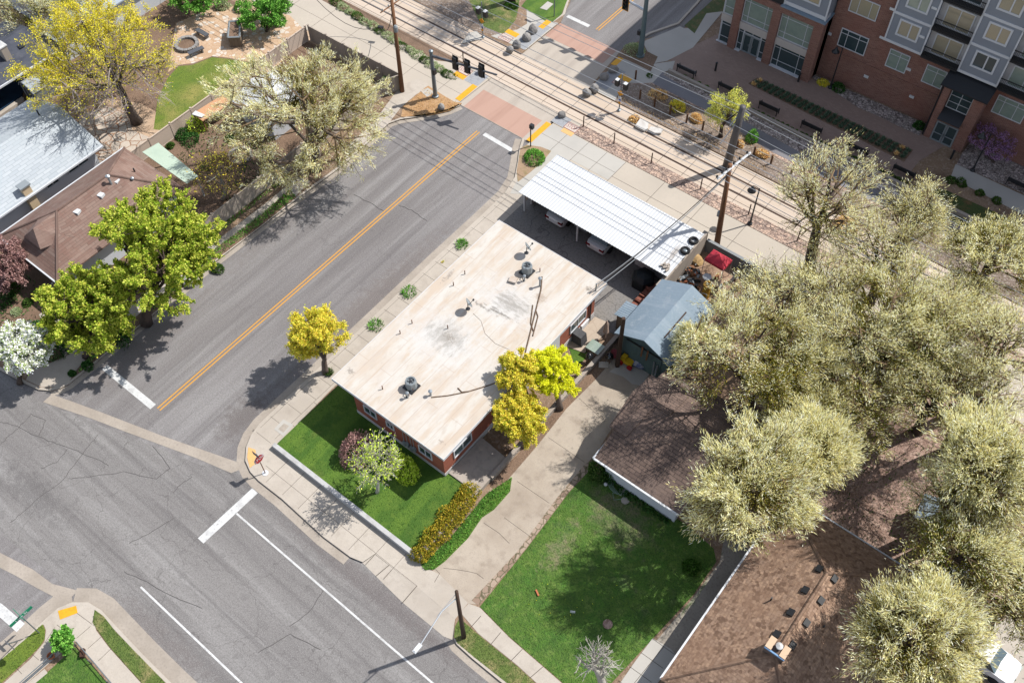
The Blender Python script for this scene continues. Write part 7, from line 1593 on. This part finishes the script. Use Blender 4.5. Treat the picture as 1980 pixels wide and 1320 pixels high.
# uncountable ground cover
scatter('tall_grass', 'tall green grass along the garden wall and driveway', [PL([(822, 1102), (814, 1092), (870, 1040), (940, 955), (990, 922), (986, 950), (955, 985), (932, 1000), (905, 1040), (860, 1085), (840, 1100)], .14)], .14, 220, .24, .035, 'juniper', 401)
scatter('lawn_grass', 'longer grass of the weedy front lawn', [PL([(928, 1172), (1020, 1058), (1100, 952), (1148, 900), (1160, 905), (1310, 1003), (1380, 1060), (1385, 1085), (1340, 1150), (1180, 1322), (1094, 1324), (1035, 1273), (985, 1230)], .14)], .145, 26, .14, .03, 'green', 402)
scatter('mown_grass', 'short mown grass of the front lawn below the white roof', [[(-32.9, 14.8), (-20.5, 14.8), (-20.5, 20.1), (-22.5, 20.1), (-30.1, 19.9), (-32.9, 20.8)]], B0, 60, .09, .03, 'grass', 411)
scatter('kerb_weeds', 'green weeds on the strip between kerb and pavement', [PL([(414, 500), (500, 437), (573, 380), (562, 365), (500, 418), (416, 482)], .14), PL([(290, 606), (414, 500), (416, 485), (290, 588)], .14), PL([(150, 722), (187, 692), (230, 650), (222, 640), (187, 674)], .14)], .14, 170, .22, .05, 'juniper', 403)
scatter('ivy', 'dark green ground cover along the white siding', [PL([(1180, 925), (1300, 1000), (1290, 1015), (1240, 985), (1190, 950)], .14)], .14, 150, .3, .08, 'deep', 404)
scatter('dry_grass', 'dry grass along the edge of the track', [[(-34.6, 56.8), (-20, 56.8), (-20, 57.6), (-34.6, 57.4)], [(-33, 59.0), (-20, 58.6), (-20, 59.4), (-33, 60.2)], PL([(893, 200), (870, 214), (840, 221), (805, 226), (780, 205), (822, 172), (858, 187)], .14)], .14, 60, .2, .03, 'dry', 405)
scatter('fence_weeds', 'green weeds along the foot of the tan fence', [[(-50.9, 24), (-50.5, 24), (-50.5, 33), (-50.9, 33)]], .13, 130, .25, .05, 'juniper', 406)
scatter('bed_plants', 'mixed low plants in the shaded west gardens', [[(-54, 10), (-50.5, 10), (-50.2, 13), (-51.5, 23), (-54, 13.3)], [(-62, 8.5), (-55, 8.5), (-55, 13.2), (-62, 13.2)], [(-60, 28), (-52, 28), (-52, 34), (-60, 34)]], .13, 14, .28, .09, 'deep', 407)
scatter('corner_grass', 'grass of the lower left verges', [PL([(183, 1178), (200, 1190), (225, 1222), (280, 1278), (335, 1335), (282, 1328), (212, 1250), (188, 1217), (179, 1202)], .15), PL([(82, 1206), (87, 1216), (86, 1234), (78, 1247), (58, 1268), (0, 1322), (0, 1276), (50, 1234)], .15), PL([(880, 1210), (889, 1194), (925, 1226), (1000, 1287), (1060, 1342), (1000, 1335), (915, 1268), (884, 1242)], .145)], .145, 90, .12, .028, 'green', 408)
scatter('grove_undergrowth', 'green undergrowth below the right hand elms', [[(-10, 32), (16, 30), (16, 46), (-10, 46)]], .13, 9, .3, .07, 'green', 409)
fl = scatter('dandelions', 'yellow dandelions scattered in the weedy lawn', [PL([(1060, 1110), (1200, 1120), (1180, 1170), (1080, 1200), (1020, 1240), (1000, 1200)], .14)], .2, 2.2, .07, .07, 'lime', 410, 'flowers')
